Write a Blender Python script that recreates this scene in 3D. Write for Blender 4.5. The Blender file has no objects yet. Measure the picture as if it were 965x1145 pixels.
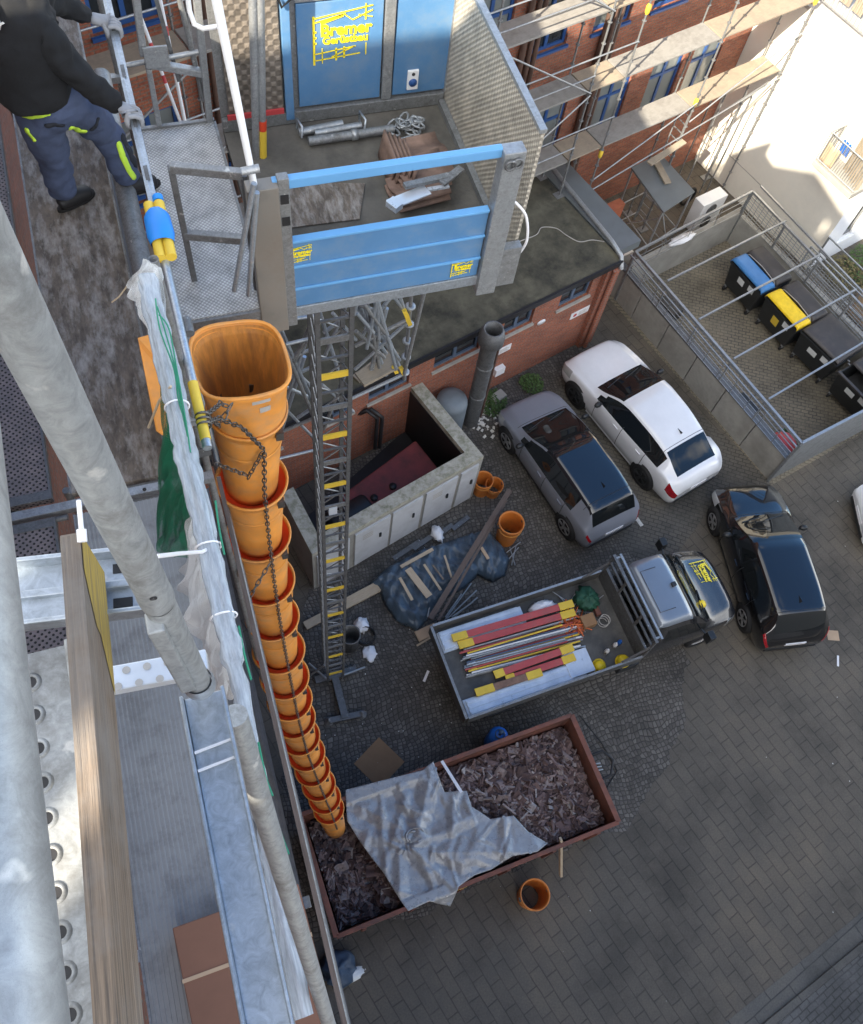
import bpy, bmesh, math, random
from math import sin, cos, pi, radians, sqrt, atan2
from mathutils import Vector, Matrix, noise
from mathutils.geometry import delaunay_2d_cdt
random.seed(7)
scene = bpy.context.scene
COL = scene.collection

# ------------------------------------------------------------------ camera model (photo is 965 x 1145, camera 20 m above the yard)
H = 20.0
FPX, PU, PV = 1000.0, 482.5, 572.5
TH, RO, BB = 0.4732, 0.2095, 0.4850
CAMR = Matrix.Rotation(-BB, 3, 'Z') @ Matrix.Rotation(TH, 3, 'X') @ Matrix.Rotation(RO, 3, 'Z')
def ray(u, v): return CAMR @ Vector(((u-PU)/FPX, -(v-PV)/FPX, -1.0))
def G(u, v, z=0.0):
    d = ray(u, v); return Vector((0, 0, H)) + d*((z-H)/d.z)
AA = radians(16.6)                       # the court's own axes a, b are turned by this from x, y
AX, BX = Vector((cos(AA), sin(AA), 0)), Vector((-sin(AA), cos(AA), 0))
def AB(a, b, z=0.0): return AX*a + BX*b + Vector((0, 0, z))
def GA(u, v, z=0.0):
    p = G(u, v, z); return p.dot(AX), p.dot(BX)
def OB(u, v, b):                         # point on the vertical plane b = const -> (a, z)
    d = ray(u, v); t = b/d.dot(BX); q = d*t; return q.dot(AX), H+q.z
def OA(u, v, a):
    d = ray(u, v); t = a/d.dot(AX); q = d*t; return q.dot(BX), H+q.z
def OY(u, v, y):
    d = ray(u, v); return Vector((0, 0, H)) + d*(y/d.y)
def OX(u, v, x):
    d = ray(u, v); return Vector((0, 0, H)) + d*(x/d.x)

# ------------------------------------------------------------------ materials
MATS = {}
WOODS = set()
def _nodes(name):
    m = bpy.data.materials.new(name); m.use_nodes = True
    nt = m.node_tree; b = nt.nodes['Principled BSDF']
    MATS[name] = m
    return m, nt, b
def N(nt, t, **kw):
    n = nt.nodes.new(t)
    for k, v in kw.items():
        if k.startswith('_'): setattr(n, k[1:], v)
        else: n.inputs[k].default_value = v
    return n
def c4(c): return (c[0], c[1], c[2], 1.0)
def ramp(nt, src, stops):
    r = nt.nodes.new('ShaderNodeValToRGB'); cr = r.color_ramp
    while len(cr.elements) < len(stops): cr.elements.new(0.5)
    for e, (p, c) in zip(cr.elements, stops):
        e.position = p; e.color = c4(c) if len(c) == 3 else c
    nt.links.new(src, r.inputs[0]); return r
def bump(nt, b, src, strength, dist=0.01):
    n = N(nt, 'ShaderNodeBump', Strength=strength, Distance=dist)
    nt.links.new(src, n.inputs['Height']); nt.links.new(n.outputs[0], b.inputs['Normal']); return n
def mix(nt, fac, c1, c2, mode='MIX'):
    n = nt.nodes.new('ShaderNodeMix'); n.data_type = 'RGBA'; n.blend_type = mode
    for s, v in ((0, fac), (6, c1), (7, c2)):
        if hasattr(v, 'is_linked') or hasattr(v, 'links'): nt.links.new(v, n.inputs[s])
        else: n.inputs[s].default_value = v if s == 0 else c4(v)
    return n.outputs[2]
def tc(nt, kind='Object', scale=None):
    t = nt.nodes.new('ShaderNodeTexCoord'); o = t.outputs[kind]
    if scale:
        mp = nt.nodes.new('ShaderNodeMapping'); mp.inputs['Scale'].default_value = scale
        nt.links.new(o, mp.inputs[0]); o = mp.outputs[0]
    return o
def mat(name, col, rough=.6, metal=0., var=.18, scale=3., bmp=0., bscale=40., coat=0., stretch=None, dirt=None, dirt_amt=.5, dirt_scale=2., spec=.5, sheen=0.):
    m, nt, b = _nodes(name)
    o = tc(nt, 'Object', stretch)
    n1 = N(nt, 'ShaderNodeTexNoise', Scale=scale, Detail=6., Roughness=.65); nt.links.new(o, n1.inputs['Vector'])
    lo = tuple(max(0, c*(1-var)) for c in col); hi = tuple(min(1, c*(1+var)) for c in col)
    out = ramp(nt, n1.outputs[0], [(.3, lo), (.7, hi)]).outputs[0]
    if dirt:
        n2 = N(nt, 'ShaderNodeTexNoise', Scale=dirt_scale, Detail=8., Roughness=.7); nt.links.new(o, n2.inputs['Vector'])
        r = ramp(nt, n2.outputs[0], [(.46, (0, 0, 0)), (.68, (dirt_amt,)*3)])
        out = mix(nt, r.outputs[0], out, dirt)
    nt.links.new(out, b.inputs['Base Color'])
    b.inputs['Roughness'].default_value = rough; b.inputs['Metallic'].default_value = metal
    b.inputs['Coat Weight'].default_value = coat; b.inputs['Coat Roughness'].default_value = .04
    b.inputs['Specular IOR Level'].default_value = spec
    if sheen: b.inputs['Sheen Weight'].default_value = sheen
    if metal > .2 or dirt:
        r2 = ramp(nt, n1.outputs[0], [(.3, (max(.02, rough-.12),)*3), (.7, (min(1, rough+.12),)*3)])
        nt.links.new(r2.outputs[0], b.inputs['Roughness'])
    if bmp:
        n3 = N(nt, 'ShaderNodeTexNoise', Scale=bscale, Detail=5.); nt.links.new(o, n3.inputs['Vector'])
        bump(nt, b, n3.outputs[0], bmp)
    return m
def galv(name, col=(.50, .53, .55), rough=.42, dirt=(.20, .19, .17), amt=.35, metal=.7):
    m, nt, b = _nodes(name); o = tc(nt)
    v = N(nt, 'ShaderNodeTexNoise', Scale=38., Detail=7., Roughness=.7, Distortion=1.2); nt.links.new(o, v.inputs['Vector'])
    r = ramp(nt, v.outputs[0], [(.28, tuple(c*.66 for c in col)), (.5, tuple(c*.95 for c in col)), (.72, tuple(min(1, c*1.22) for c in col))])
    n2 = N(nt, 'ShaderNodeTexNoise', Scale=7., Detail=8., Roughness=.75); nt.links.new(o, n2.inputs['Vector'])
    r2 = ramp(nt, n2.outputs[0], [(.5, (0, 0, 0)), (.72, (amt,)*3)])
    base_ = mix(nt, r2.outputs[0], r.outputs[0], dirt)
    # pale mortar splashes and fine scratches
    n5 = N(nt, 'ShaderNodeTexNoise', Scale=17., Detail=4., Roughness=.6); nt.links.new(o, n5.inputs['Vector'])
    r5 = ramp(nt, n5.outputs[0], [(.66, (0, 0, 0)), (.71, (.75,)*3)])
    base_ = mix(nt, r5.outputs[0], base_, (.62, .62, .60))
    w6 = N(nt, 'ShaderNodeTexVoronoi', Scale=26.); w6.feature = 'DISTANCE_TO_EDGE'; nt.links.new(n2.outputs['Color'], w6.inputs['Vector'])
    r6 = ramp(nt, w6.outputs['Distance'], [(.0, (.45,)*3), (.03, (0, 0, 0))]); base_ = mix(nt, r6.outputs[0], base_, tuple(c*.55 for c in col))
    nt.links.new(base_, b.inputs['Base Color'])
    b.inputs['Metallic'].default_value = metal
    r3 = ramp(nt, n2.outputs[0], [(.3, (rough-.08,)*3), (.7, (rough+.2,)*3)]); nt.links.new(r3.outputs[0], b.inputs['Roughness'])
    bump(nt, b, n2.outputs[0], .12, .004)
    return m
def brickmat(name, c1, c2, mortar, bw=.24, bh=.075, mw=.011, rough=.85, bmp=.5, stain=(.05, .04, .035), stain_amt=.45, squash=None, offset=.5, stain_scale=.9):
    m, nt, b = _nodes(name); o = tc(nt, 'UV')
    t = N(nt, 'ShaderNodeTexBrick', Color1=c4(c1), Color2=c4(c2), Mortar=c4(mortar), Scale=1.)
    t.inputs['Mortar Size'].default_value = mw; t.inputs['Brick Width'].default_value = bw; t.inputs['Row Height'].default_value = bh
    t.inputs['Mortar Smooth'].default_value = .2; t.inputs['Bias'].default_value = 0.
    t.offset = offset
    nt.links.new(o, t.inputs['Vector'])
    n2 = N(nt, 'ShaderNodeTexNoise', Scale=stain_scale, Detail=8., Roughness=.7); nt.links.new(o, n2.inputs['Vector'])
    r2 = ramp(nt, n2.outputs[0], [(.45, (0, 0, 0)), (.75, (stain_amt,)*3)])
    n4 = N(nt, 'ShaderNodeTexNoise', Scale=22., Detail=4.); nt.links.new(o, n4.inputs['Vector'])
    r4 = ramp(nt, n4.outputs[0], [(.3, (.7,)*3), (.7, (1.2,)*3)])
    base = mix(nt, 1., t.outputs[0], r4.outputs[0], 'MULTIPLY')
    nt.links.new(mix(nt, r2.outputs[0], base, stain), b.inputs['Base Color'])
    b.inputs['Roughness'].default_value = rough
    inv = N(nt, 'ShaderNodeMath', _operation='SUBTRACT'); inv.inputs[0].default_value = 1.; nt.links.new(t.outputs['Fac'], inv.inputs[1])
    add = N(nt, 'ShaderNodeMath', _operation='MULTIPLY_ADD'); nt.links.new(n4.outputs[0], add.inputs[0]); add.inputs[1].default_value = .5; nt.links.new(inv.outputs[0], add.inputs[2])
    bump(nt, b, add.outputs[0], bmp, .012)
    return m
def woodmat(name, c1, c2, rough=.8, grain=(1.5, 14, 14), dirt=None, amt=.4, bmp=.35):
    WOODS.add(name)
    m, nt, b = _nodes(name); o = tc(nt, 'UV', grain)
    n1 = N(nt, 'ShaderNodeTexNoise', Scale=3., Detail=9., Roughness=.7); nt.links.new(o, n1.inputs['Vector'])
    out = ramp(nt, n1.outputs[0], [(.32, c1), (.66, c2)]).outputs[0]
    if dirt:
        n2 = N(nt, 'ShaderNodeTexNoise', Scale=4., Detail=7., Roughness=.7); nt.links.new(tc(nt), n2.inputs['Vector'])
        r = ramp(nt, n2.outputs[0], [(.45, (0, 0, 0)), (.7, (amt,)*3)]); out = mix(nt, r.outputs[0], out, dirt)
    nt.links.new(out, b.inputs['Base Color']); b.inputs['Roughness'].default_value = rough
    bump(nt, b, n1.outputs[0], bmp, .004); return m
def glassmat(name, col=(.02, .025, .03), rough=.04):
    m, nt, b = _nodes(name)
    b.inputs['Base Color'].default_value = c4(col); b.inputs['Roughness'].default_value = rough
    b.inputs['Specular IOR Level'].default_value = .7
    return m
def carpaint(name, col, metal=0., rough=.25, coat=1.):
    m, nt, b = _nodes(name)
    n = N(nt, 'ShaderNodeTexNoise', Scale=2.5, Detail=8., Roughness=.7); nt.links.new(tc(nt), n.inputs['Vector'])
    r = ramp(nt, n.outputs[0], [(.35, tuple(c*.93 for c in col)), (.7, col)])
    nt.links.new(r.outputs[0], b.inputs['Base Color'])
    b.inputs['Metallic'].default_value = metal; b.inputs['Roughness'].default_value = rough
    b.inputs['Coat Weight'].default_value = coat; b.inputs['Coat Roughness'].default_value = .03
    return m
def netmat(name, col, cell=(60, 60), hole=.55, rough=.6, trans=0.):
    """cloth net: real gaps between the threads"""
    m, nt, b = _nodes(name); o = tc(nt, 'UV', (cell[0], cell[1], 1))
    sx = nt.nodes.new('ShaderNodeSeparateXYZ'); nt.links.new(o, sx.inputs[0])
    outs = []
    for k in (0, 1):
        fr = N(nt, 'ShaderNodeMath', _operation='FRACT'); nt.links.new(sx.outputs[k], fr.inputs[0])
        g = N(nt, 'ShaderNodeMath', _operation='GREATER_THAN'); nt.links.new(fr.outputs[0], g.inputs[0]); g.inputs[1].default_value = hole; outs.append(g)
    mx = N(nt, 'ShaderNodeMath', _operation='MAXIMUM'); nt.links.new(outs[0].outputs[0], mx.inputs[0]); nt.links.new(outs[1].outputs[0], mx.inputs[1])
    nt.links.new(mx.outputs[0], b.inputs['Alpha'])
    b.inputs['Base Color'].default_value = c4(col); b.inputs['Roughness'].default_value = rough
    b.inputs['Transmission Weight'].default_value = trans
    return m
def holemat(name, col, cell=.05, r=.26, metal=.6, rough=.5, dark=(.015, .015, .015), dirt=(.10, .09, .08), stagger=True):
    """steel plate with punched holes (dark dots that stay on the plate)"""
    m, nt, b = _nodes(name); o = tc(nt, 'UV', (1/cell, 1/cell, 1))
    v = N(nt, 'ShaderNodeTexVoronoi', Scale=1., Randomness=0.); v.voronoi_dimensions = '2D'
    if stagger:
        sx = nt.nodes.new('ShaderNodeMapping'); sx.inputs['Rotation'].default_value = (0, 0, pi/4); nt.links.new(o, sx.inputs[0]); o = sx.outputs[0]
    nt.links.new(o, v.inputs['Vector'])
    lt = ramp(nt, v.outputs['Distance'], [(r-.03, (1, 1, 1)), (r+.03, (0, 0, 0))])
    n2 = N(nt, 'ShaderNodeTexNoise', Scale=9., Detail=9., Roughness=.75); nt.links.new(tc(nt), n2.inputs['Vector'])
    r2 = ramp(nt, n2.outputs[0], [(.4, col), (.72, dirt)])
    nt.links.new(mix(nt, lt.outputs[0], r2.outputs[0], dark), b.inputs['Base Color'])
    inv = N(nt, 'ShaderNodeMath', _operation='MULTIPLY_ADD'); nt.links.new(lt.outputs[0], inv.inputs[0]); inv.inputs[1].default_value = -metal; inv.inputs[2].default_value = metal
    nt.links.new(inv.outputs[0], b.inputs['Metallic']); b.inputs['Roughness'].default_value = rough
    rb = ramp(nt, v.outputs['Distance'], [(r-.05, (0, 0, 0)), (r+.06, (1, 1, 1)), (r+.2, (.5, .5, .5))])
    bump(nt, b, rb.outputs[0], .6, .006)
    return m

# ------------------------------------------------------------------ mesh builder
def perp(d):
    d = d.normalized(); r = Vector((0, 0, 1)) if abs(d.z) < .9 else Vector((0, 1, 0))
    x = d.cross(r).normalized(); return x, d.cross(x).normalized()
class MB:
    def __init__(s): s.v = []; s.f = []; s.sm = []; s.uv = {}
    def add(s, pts, faces, smooth=False):
        o = len(s.v); s.v += [Vector(p) for p in pts]
        for f in faces: s.f.append([i+o for i in f]); s.sm.append(smooth)
        return s
    def poly(s, pts, smooth=False): return s.add(pts, [list(range(len(pts)))], smooth)
    def box(s, x0, x1, y0, y1, z0, z1, M=None):
        p = [Vector((x, y, z)) for z in (z0, z1) for y in (y0, y1) for x in (x0, x1)]
        if M is not None: p = [M @ q for q in p]
        return s.add(p, [(0, 2, 3, 1), (4, 5, 7, 6), (0, 1, 5, 4), (1, 3, 7, 5), (3, 2, 6, 7), (2, 0, 4, 6)])
    def bar(s, p, q, w, h, up=(0, 0, 1)):
        p, q = Vector(p), Vector(q); d = (q-p).normalized(); u = Vector(up)
        if abs(d.dot(u)) > .98: u = Vector((0, 1, 0))
        x = d.cross(u).normalized()*w/2; y = x.cross(d).normalized()*h/2
        pts = [p-x-y, p+x-y, p+x+y, p-x+y, q-x-y, q+x-y, q+x+y, q-x+y]
        return s.add(pts, [(0, 1, 2, 3), (7, 6, 5, 4), (0, 4, 5, 1), (1, 5, 6, 2), (2, 6, 7, 3), (3, 7, 4, 0)])
    def tube(s, p, q, r, n=10, r2=None, caps=True, hollow=0):
        p, q = Vector(p), Vector(q); x, y = perp(q-p); r2 = r if r2 is None else r2
        A = [p+(x*cos(2*pi*i/n)+y*sin(2*pi*i/n))*r for i in range(n)]
        B = [q+(x*cos(2*pi*i/n)+y*sin(2*pi*i/n))*r2 for i in range(n)]
        s.add(A+B, [(i, i+n, (i+1) % n+n, (i+1) % n) for i in range(n)], True)
        if caps: s.poly(A); s.poly(B[::-1])
        return s
    def path(s, pts, r, n=8, caps=True, closed=False):
        pts = [Vector(p) for p in pts]; rings = []; m = len(pts); px = None
        for i, p in enumerate(pts):
            a = pts[i-1] if (i or closed) else p; b = pts[(i+1) % m] if (i < m-1 or closed) else p
            d = (b-a).normalized()
            if px is None: x, y = perp(d)
            else:
                x = (px-d*px.dot(d)).normalized(); y = d.cross(x)
            px = x; rr = r[i] if isinstance(r, (list, tuple)) else r
            rings.append([p+(x*cos(2*pi*k/n)+y*sin(2*pi*k/n))*rr for k in range(n)])
        V_ = [q for R_ in rings for q in R_]; F = []
        for i in range(m if closed else m-1):
            j = (i+1) % m
            F += [(i*n+k, i*n+(k+1) % n, j*n+(k+1) % n, j*n+k) for k in range(n)]
        s.add(V_, F, True)
        if caps and not closed: s.poly(rings[0][::-1]); s.poly(rings[-1])
        return s
    def lathe(s, prof, n=24, c=(0, 0, 0), M=None, smooth=True):
        c = Vector(c); P = []
        for r, z in prof:
            for k in range(n):
                q = Vector((r*cos(2*pi*k/n), r*sin(2*pi*k/n), z)); P.append((M @ q if M is not None else q)+c)
        F = [(i*n+k, i*n+(k+1) % n, (i+1)*n+(k+1) % n, (i+1)*n+k) for i in range(len(prof)-1) for k in range(n)]
        return s.add(P, F, smooth)
    def disc(s, c, r, n=20, nrm=(0, 0, 1), rim=0):
        x, y = perp(Vector(nrm)); c = Vector(c)
        return s.poly([c+(x*cos(2*pi*k/n)-y*sin(2*pi*k/n))*r for k in range(n)])
    def prism(s, poly, z0, z1):
        n = len(poly); lo = [Vector((p[0], p[1], z0)) for p in poly]; hi = [Vector((p[0], p[1], z1)) for p in poly]
        ar = sum(poly[i][0]*poly[(i+1) % n][1]-poly[(i+1) % n][0]*poly[i][1] for i in range(n))
        if ar < 0: lo.reverse(); hi.reverse()
        return s.add(lo+hi, [list(range(n-1, -1, -1)), list(range(n, 2*n))]+[(i, (i+1) % n, (i+1) % n+n, i+n) for i in range(n)])
    def grid(s, fn, nu, nv, smooth=True, closed_u=False):
        P = [fn(i/(nu if closed_u else nu-1), j/(nv-1)) for j in range(nv) for i in range(nu)]
        F = []
        for j in range(nv-1):
            for i in range(nu if closed_u else nu-1):
                k = (i+1) % nu; F.append((j*nu+i, j*nu+k, (j+1)*nu+k, (j+1)*nu+i))
        return s.add(P, F, smooth)
    def ball(s, c, r, n=14, sc=(1, 1, 1), M=None):
        c = Vector(c)
        prof = [(max(1e-4, r*sin(pi*i/(n//2+1))), -r*cos(pi*i/(n//2+1))) for i in range(n//2+2)]
        Mx = Matrix.Diagonal((*sc,)); Mx = (M @ Mx) if M is not None else Mx
        return s.lathe(prof, n, c, Mx)
    def build(s, name, m, parent=None, off=None, bevel=0, solid=0, label=None, subsurf=0, uvscale=1, autosmooth=False):
        me = bpy.data.meshes.new(name)
        off = Vector(off) if off is not None else Vector((0, 0, 0))
        me.from_pydata([tuple(p-off) for p in s.v], [], s.f)
        for pl, sm in zip(me.polygons, s.sm): pl.use_smooth = sm
        if bevel or solid:
            bm = bmesh.new(); bm.from_mesh(me)
            if bevel:
                bmesh.ops.remove_doubles(bm, verts=bm.verts, dist=1e-5)
                ed = [e for e in bm.edges if len(e.link_faces) == 2 and e.calc_face_angle(0) > .6]
                bmesh.ops.bevel(bm, geom=ed, offset=bevel, segments=2, affect='EDGES', profile=.6, clamp_overlap=True)
            bm.to_mesh(me); bm.free()
        uvl = me.uv_layers.new(name='UVMap')
        grain = (m if isinstance(m, str) else '') in WOODS
        for pl in me.polygons:
            n = pl.normal
            if grain:
                cs = [me.vertices[i].co for i in pl.vertices]; es = [(cs[i]-cs[i-1]) for i in range(len(cs))]; t = max(es, key=lambda e: e.length).normalized(); w = n.cross(t)
            elif abs(n.z) > .7:
                t, w = Vector((1, 0, 0)), Vector((0, 1, 0))
            else:
                t = Vector((-n.y, n.x, 0)).normalized(); w = Vector((0, 0, 1))
            for li in pl.loop_indices:
                co = me.vertices[me.loops[li].vertex_index].co
                uvl.data[li].uv = (co.dot(t)*uvscale, co.dot(w)*uvscale)
        me.materials.append(m if not isinstance(m, str) else MATS[m])
        o = bpy.data.objects.new(name, me); COL.objects.link(o)
        if parent is not None: o.parent = parent
        if label: o['label'] = label
        if solid:
            md = o.modifiers.new('thickness', 'SOLIDIFY'); md.thickness = solid; md.offset = 0
        if subsurf:
            md = o.modifiers.new('smooth', 'SUBSURF'); md.levels = subsurf; md.render_levels = subsurf
        return o
def tag(o, label=None, cat=None, group=None, kind=None):
    if label: o['label'] = label
    if cat: o['category'] = cat
    if group: o['group'] = group
    if kind: o['kind'] = kind
    return o
def thing(name, label, cat, loc=(0, 0, 0), rotz=0, group=None):
    o = bpy.data.objects.new(name, None); COL.objects.link(o)
    o.empty_display_size = .2; o.location = loc; o.rotation_euler = (0, 0, rotz)
    return tag(o, label, cat, group)
def single(mb, name, m, label, cat, group=None, kind=None, **kw):
    """a thing that is one mesh, origin at its base centre"""
    xs = [p.x for p in mb.v]; ys = [p.y for p in mb.v]; zs = [p.z for p in mb.v]
    c = Vector(((min(xs)+max(xs))/2, (min(ys)+max(ys))/2, min(zs)))
    o = mb.build(name, m, off=c, **kw); o.location = c
    return tag(o, label, cat, group, kind)
def copy_tree(o, parent=None, loc=None, rotz=None, label=None):
    c = o.copy(); COL.objects.link(c)
    if parent is not None: c.parent = parent
    if loc is not None: c.location = loc
    if rotz is not None: c.rotation_euler = (0, 0, rotz)
    if label: c['label'] = label
    for ch in list(o.children): copy_tree(ch, c)
    return c
def structure(mb, name, m, **kw):
    o = mb.build(name, m, **kw); o['kind'] = 'structure'; return o
def text(s, size, m, parent, M, name='lettering', ext=.002, spacing=1., shear=0., bold=0.):
    cu = bpy.data.curves.new(name, 'FONT'); cu.body = s; cu.size = size; cu.extrude = ext; cu.space_character = spacing; cu.shear = shear; cu.offset = bold
    cu.align_x = 'CENTER'; cu.align_y = 'CENTER'; cu.resolution_u = 3
    t = bpy.data.objects.new(name, cu); COL.objects.link(t)
    dg = bpy.context.evaluated_depsgraph_get()
    me = bpy.data.meshes.new_from_object(t.evaluated_get(dg)); bpy.data.objects.remove(t); bpy.data.curves.remove(cu)
    me.transform(M); me.materials.clear(); me.materials.append(MATS[m])
    o = bpy.data.objects.new(name, me); COL.objects.link(o); o.parent = parent; return o
def tarpmat(name, col, rough, scale=2.4):
    m, nt, b = _nodes(name); o = tc(nt)
    nd = N(nt, 'ShaderNodeTexNoise', Scale=2.5, Detail=4.); nt.links.new(o, nd.inputs['Vector'])
    ad = N(nt, 'ShaderNodeVectorMath', _operation='MULTIPLY_ADD'); nt.links.new(nd.outputs['Color'], ad.inputs[0]); ad.inputs[1].default_value = (.45, .45, .45); nt.links.new(o, ad.inputs[2])
    hs = []
    for k, s in enumerate((scale, scale*2.7)):
        v = N(nt, 'ShaderNodeTexVoronoi', Scale=s); v.feature = 'DISTANCE_TO_EDGE'; nt.links.new(ad.outputs[0], v.inputs['Vector']); r = ramp(nt, v.outputs['Distance'], [(.0, (1, 1, 1)), (.22, (.25,)*3), (.6, (0, 0, 0))]); hs.append(r)
    x = mix(nt, .38, hs[0].outputs[0], hs[1].outputs[0]); bump(nt, b, x, .26, .03)
    n2 = N(nt, 'ShaderNodeTexNoise', Scale=6., Detail=8., Roughness=.7); nt.links.new(o, n2.inputs['Vector'])
    r2 = ramp(nt, n2.outputs[0], [(.3, tuple(c*.88 for c in col)), (.7, tuple(c*1.06 for c in col))]); nt.links.new(r2.outputs[0], b.inputs['Base Color'])
    r3 = ramp(nt, n2.outputs[0], [(.3, (rough,)*3), (.7, (rough+.18,)*3)]); nt.links.new(r3.outputs[0], b.inputs['Roughness']); return m
def nz(x, y, z=0, s=1.): return noise.noise(Vector((x*s, y*s, z)))

def spline(pts, n=6):
    """rounded run through the points"""
    P_ = [Vector(p) for p in pts]; out = []
    for i in range(len(P_)-1):
        a, b, c, d = P_[max(0, i-1)], P_[i], P_[i+1], P_[min(len(P_)-1, i+2)]
        for k in range(n):
            t = k/n; out.append(.5*((2*b)+(c-a)*t+(2*a-5*b+4*c-d)*t*t+(3*b-a-3*c+d)*t**3))
    return out+[P_[-1]]
# ------------------------------------------------------------------ the materials used
galv('galvanised', (.40, .42, .435), .45, (.15, .14, .125), .45); galv('old_galvanised', (.30, .31, .315), .55, (.12, .10, .09), .6); galv('near_galvanised', (.36, .38, .39), .5, (.13, .12, .105), .75, .6)
galv('bright_galvanised', (.46, .51, .56), .36, (.2, .2, .2), .35)
galv('dark_steel', (.17, .175, .18), .5, (.07, .06, .05), .6, .5)
mat('white_paint', (.78, .79, .80), .45, var=.05); mat('alu_white', (.66, .71, .77), .35, metal=.3, var=.12, dirt=(.42, .44, .46), dirt_amt=.4)
mat('white_plastic', (.8, .8, .82), .4, var=.04)
brickmat('red_brick', (.40, .135, .075), (.27, .080, .048), (.20, .15, .12), stain_amt=.4)
brickmat('annex_brick', (.42, .125, .062), (.29, .085, .046), (.24, .18, .15), stain_amt=.45)
brickmat('old_brick', (.20, .07, .045), (.14, .05, .035), (.12, .10, .09))
mat('terracotta_render', (.34, .105, .055), .9, var=.2, scale=5, bmp=.3)
mat('white_render', (.80, .765, .68), .9, var=.035, scale=1.2, bmp=.15, bscale=60, dirt=(.50, .49, .46), dirt_amt=.35, dirt_scale=.6)
mat('blue_white_render', (.74, .77, .82), .85, var=.05, scale=2, bmp=.1)
mat('plain_render', (.42, .40, .37), .9, var=.12, bmp=.2)
mat('roof_felt', (.105, .098, .070), .9, var=.4, scale=2.2, bmp=.6, bscale=70, dirt=(.022, .022, .018), dirt_amt=.95, dirt_scale=.9)
mat('roof_metal', (.17, .19, .20), .5, metal=.3, var=.1)
mat('window_blue', (.025, .085, .27), .45, var=.08); mat('window_blue_dull', (.09, .13, .20), .55, var=.1); mat('tank_grey', (.17, .20, .225), .55, var=.12)
mat('sill_stone', (.42, .39, .35), .8, var=.2, dirt=(.2, .19, .17))
glassmat('pane_dark', (.02, .025, .03), .05); glassmat('pane_light', (.20, .225, .23), .10); glassmat('car_glass', (.010, .012, .013), .03)
mat('concrete', (.33, .32, .29), .9, var=.14, scale=2, bmp=.25, dirt=(.17, .165, .15), dirt_amt=.6, dirt_scale=1.1)
mat('concrete_moss', (.40, .38, .32), .95, var=.2, scale=6, bmp=.5, bscale=60, dirt=(.12, .13, .06), dirt_amt=.75, dirt_scale=7)
mat('grey_door', (.50, .51, .53), .6, var=.07, dirt=(.3, .3, .3), dirt_amt=.4)
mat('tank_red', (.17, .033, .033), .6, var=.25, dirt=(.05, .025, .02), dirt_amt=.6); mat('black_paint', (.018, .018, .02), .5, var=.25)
mat('black_rubber', (.013, .013, .014), .75, var=.3); mat('black_plastic', (.020, .022, .024), .42, var=.25)
mat('chute_orange', (.74, .30, .055), .45, var=.16, scale=4, dirt=(.45, .27, .14), dirt_amt=.6, dirt_scale=5, bmp=.15, bscale=9)
mat('chute_inner', (.58, .25, .055), .6, var=.22, scale=6, stretch=(6, 6, .7), dirt=(.25, .12, .06), dirt_amt=.6)
mat('chute_red', (.92, .095, .025), .45, var=.15)
mat('bucket_orange', (.62, .20, .035), .5, var=.15, dirt=(.32, .13, .05), dirt_amt=.5)
mat('chain_steel', (.16, .15, .14), .45, metal=.85, var=.3, scale=30)
mat('hoist_blue', (.085, .205, .385), .42, var=.10, scale=2.5, dirt=(.17, .24, .32), dirt_amt=.55, dirt_scale=5, bmp=.05, bscale=8); mat('hoist_blue_light', (.13, .34, .62), .4, var=.05)
mat('sign_yellow', (.90, .74, .02), .5, var=.05); mat('tape_yellow', (.72, .50, .05), .55, var=.1); mat('tape_blue', (.02, .26, .80), .5, var=.1); mat('tape_red', (.65, .06, .02), .5)
mat('plate_floor', (.10, .093, .080), .85, var=.35, scale=5, bmp=.4, dirt=(.17, .155, .135), dirt_amt=.5, dirt_scale=3)
mat('post_steel', (.25, .235, .21), .6, metal=.35, var=.2, scale=4, dirt=(.15, .11, .08), dirt_amt=.5)
mat('roof_tile', (.205, .135, .105), .85, var=.35, scale=7, bmp=.3); mat('tile_debris_plain', (.185, .125, .112), .92)
def debris(name):
    m, nt, b = _nodes(name); ge = nt.nodes.new('ShaderNodeNewGeometry')
    r = ramp(nt, ge.outputs['Random Per Island'], [(0., (.07, .045, .042)), (.35, (.15, .095, .085)), (.7, (.24, .165, .15)), (.93, (.33, .27, .25)), (1., (.42, .38, .36))])
    n2 = N(nt, 'ShaderNodeTexNoise', Scale=14., Detail=6., Roughness=.7); nt.links.new(tc(nt), n2.inputs['Vector'])
    r2 = ramp(nt, n2.outputs[0], [(.3, (.6,)*3), (.7, (1.25,)*3)])
    nt.links.new(mix(nt, 1., r.outputs[0], r2.outputs[0], 'MULTIPLY'), b.inputs['Base Color']); b.inputs['Roughness'].default_value = .9
    bump(nt, b, n2.outputs[0], .4); return m
debris('tile_debris')
mat('skip_rust', (.20, .075, .050), .75, var=.3, scale=5, dirt=(.10, .06, .05), dirt_amt=.7, bmp=.2)
tarpmat('tarp_grey', (.35, .35, .352), .2); tarpmat('tarp_blue', (.070, .105, .145), .24, 3.)
woodmat('timber_old', (.26, .20, .15), (.13, .10, .08), dirt=(.30, .26, .22)); woodmat('timber_new', (.52, .42, .30), (.40, .31, .21)); woodmat('timber_dark', (.085, .062, .05), (.16, .12, .10))
woodmat('deck_wood', (.36, .30, .22), (.26, .22, .17), grain=(2, 30, 30), dirt=(.16, .14, .12), amt=.5)
woodmat('deck_wood_grey', (.30, .29, .27), (.22, .215, .20), grain=(2, 30, 30), dirt=(.12, .11, .10), amt=.5)
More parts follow.
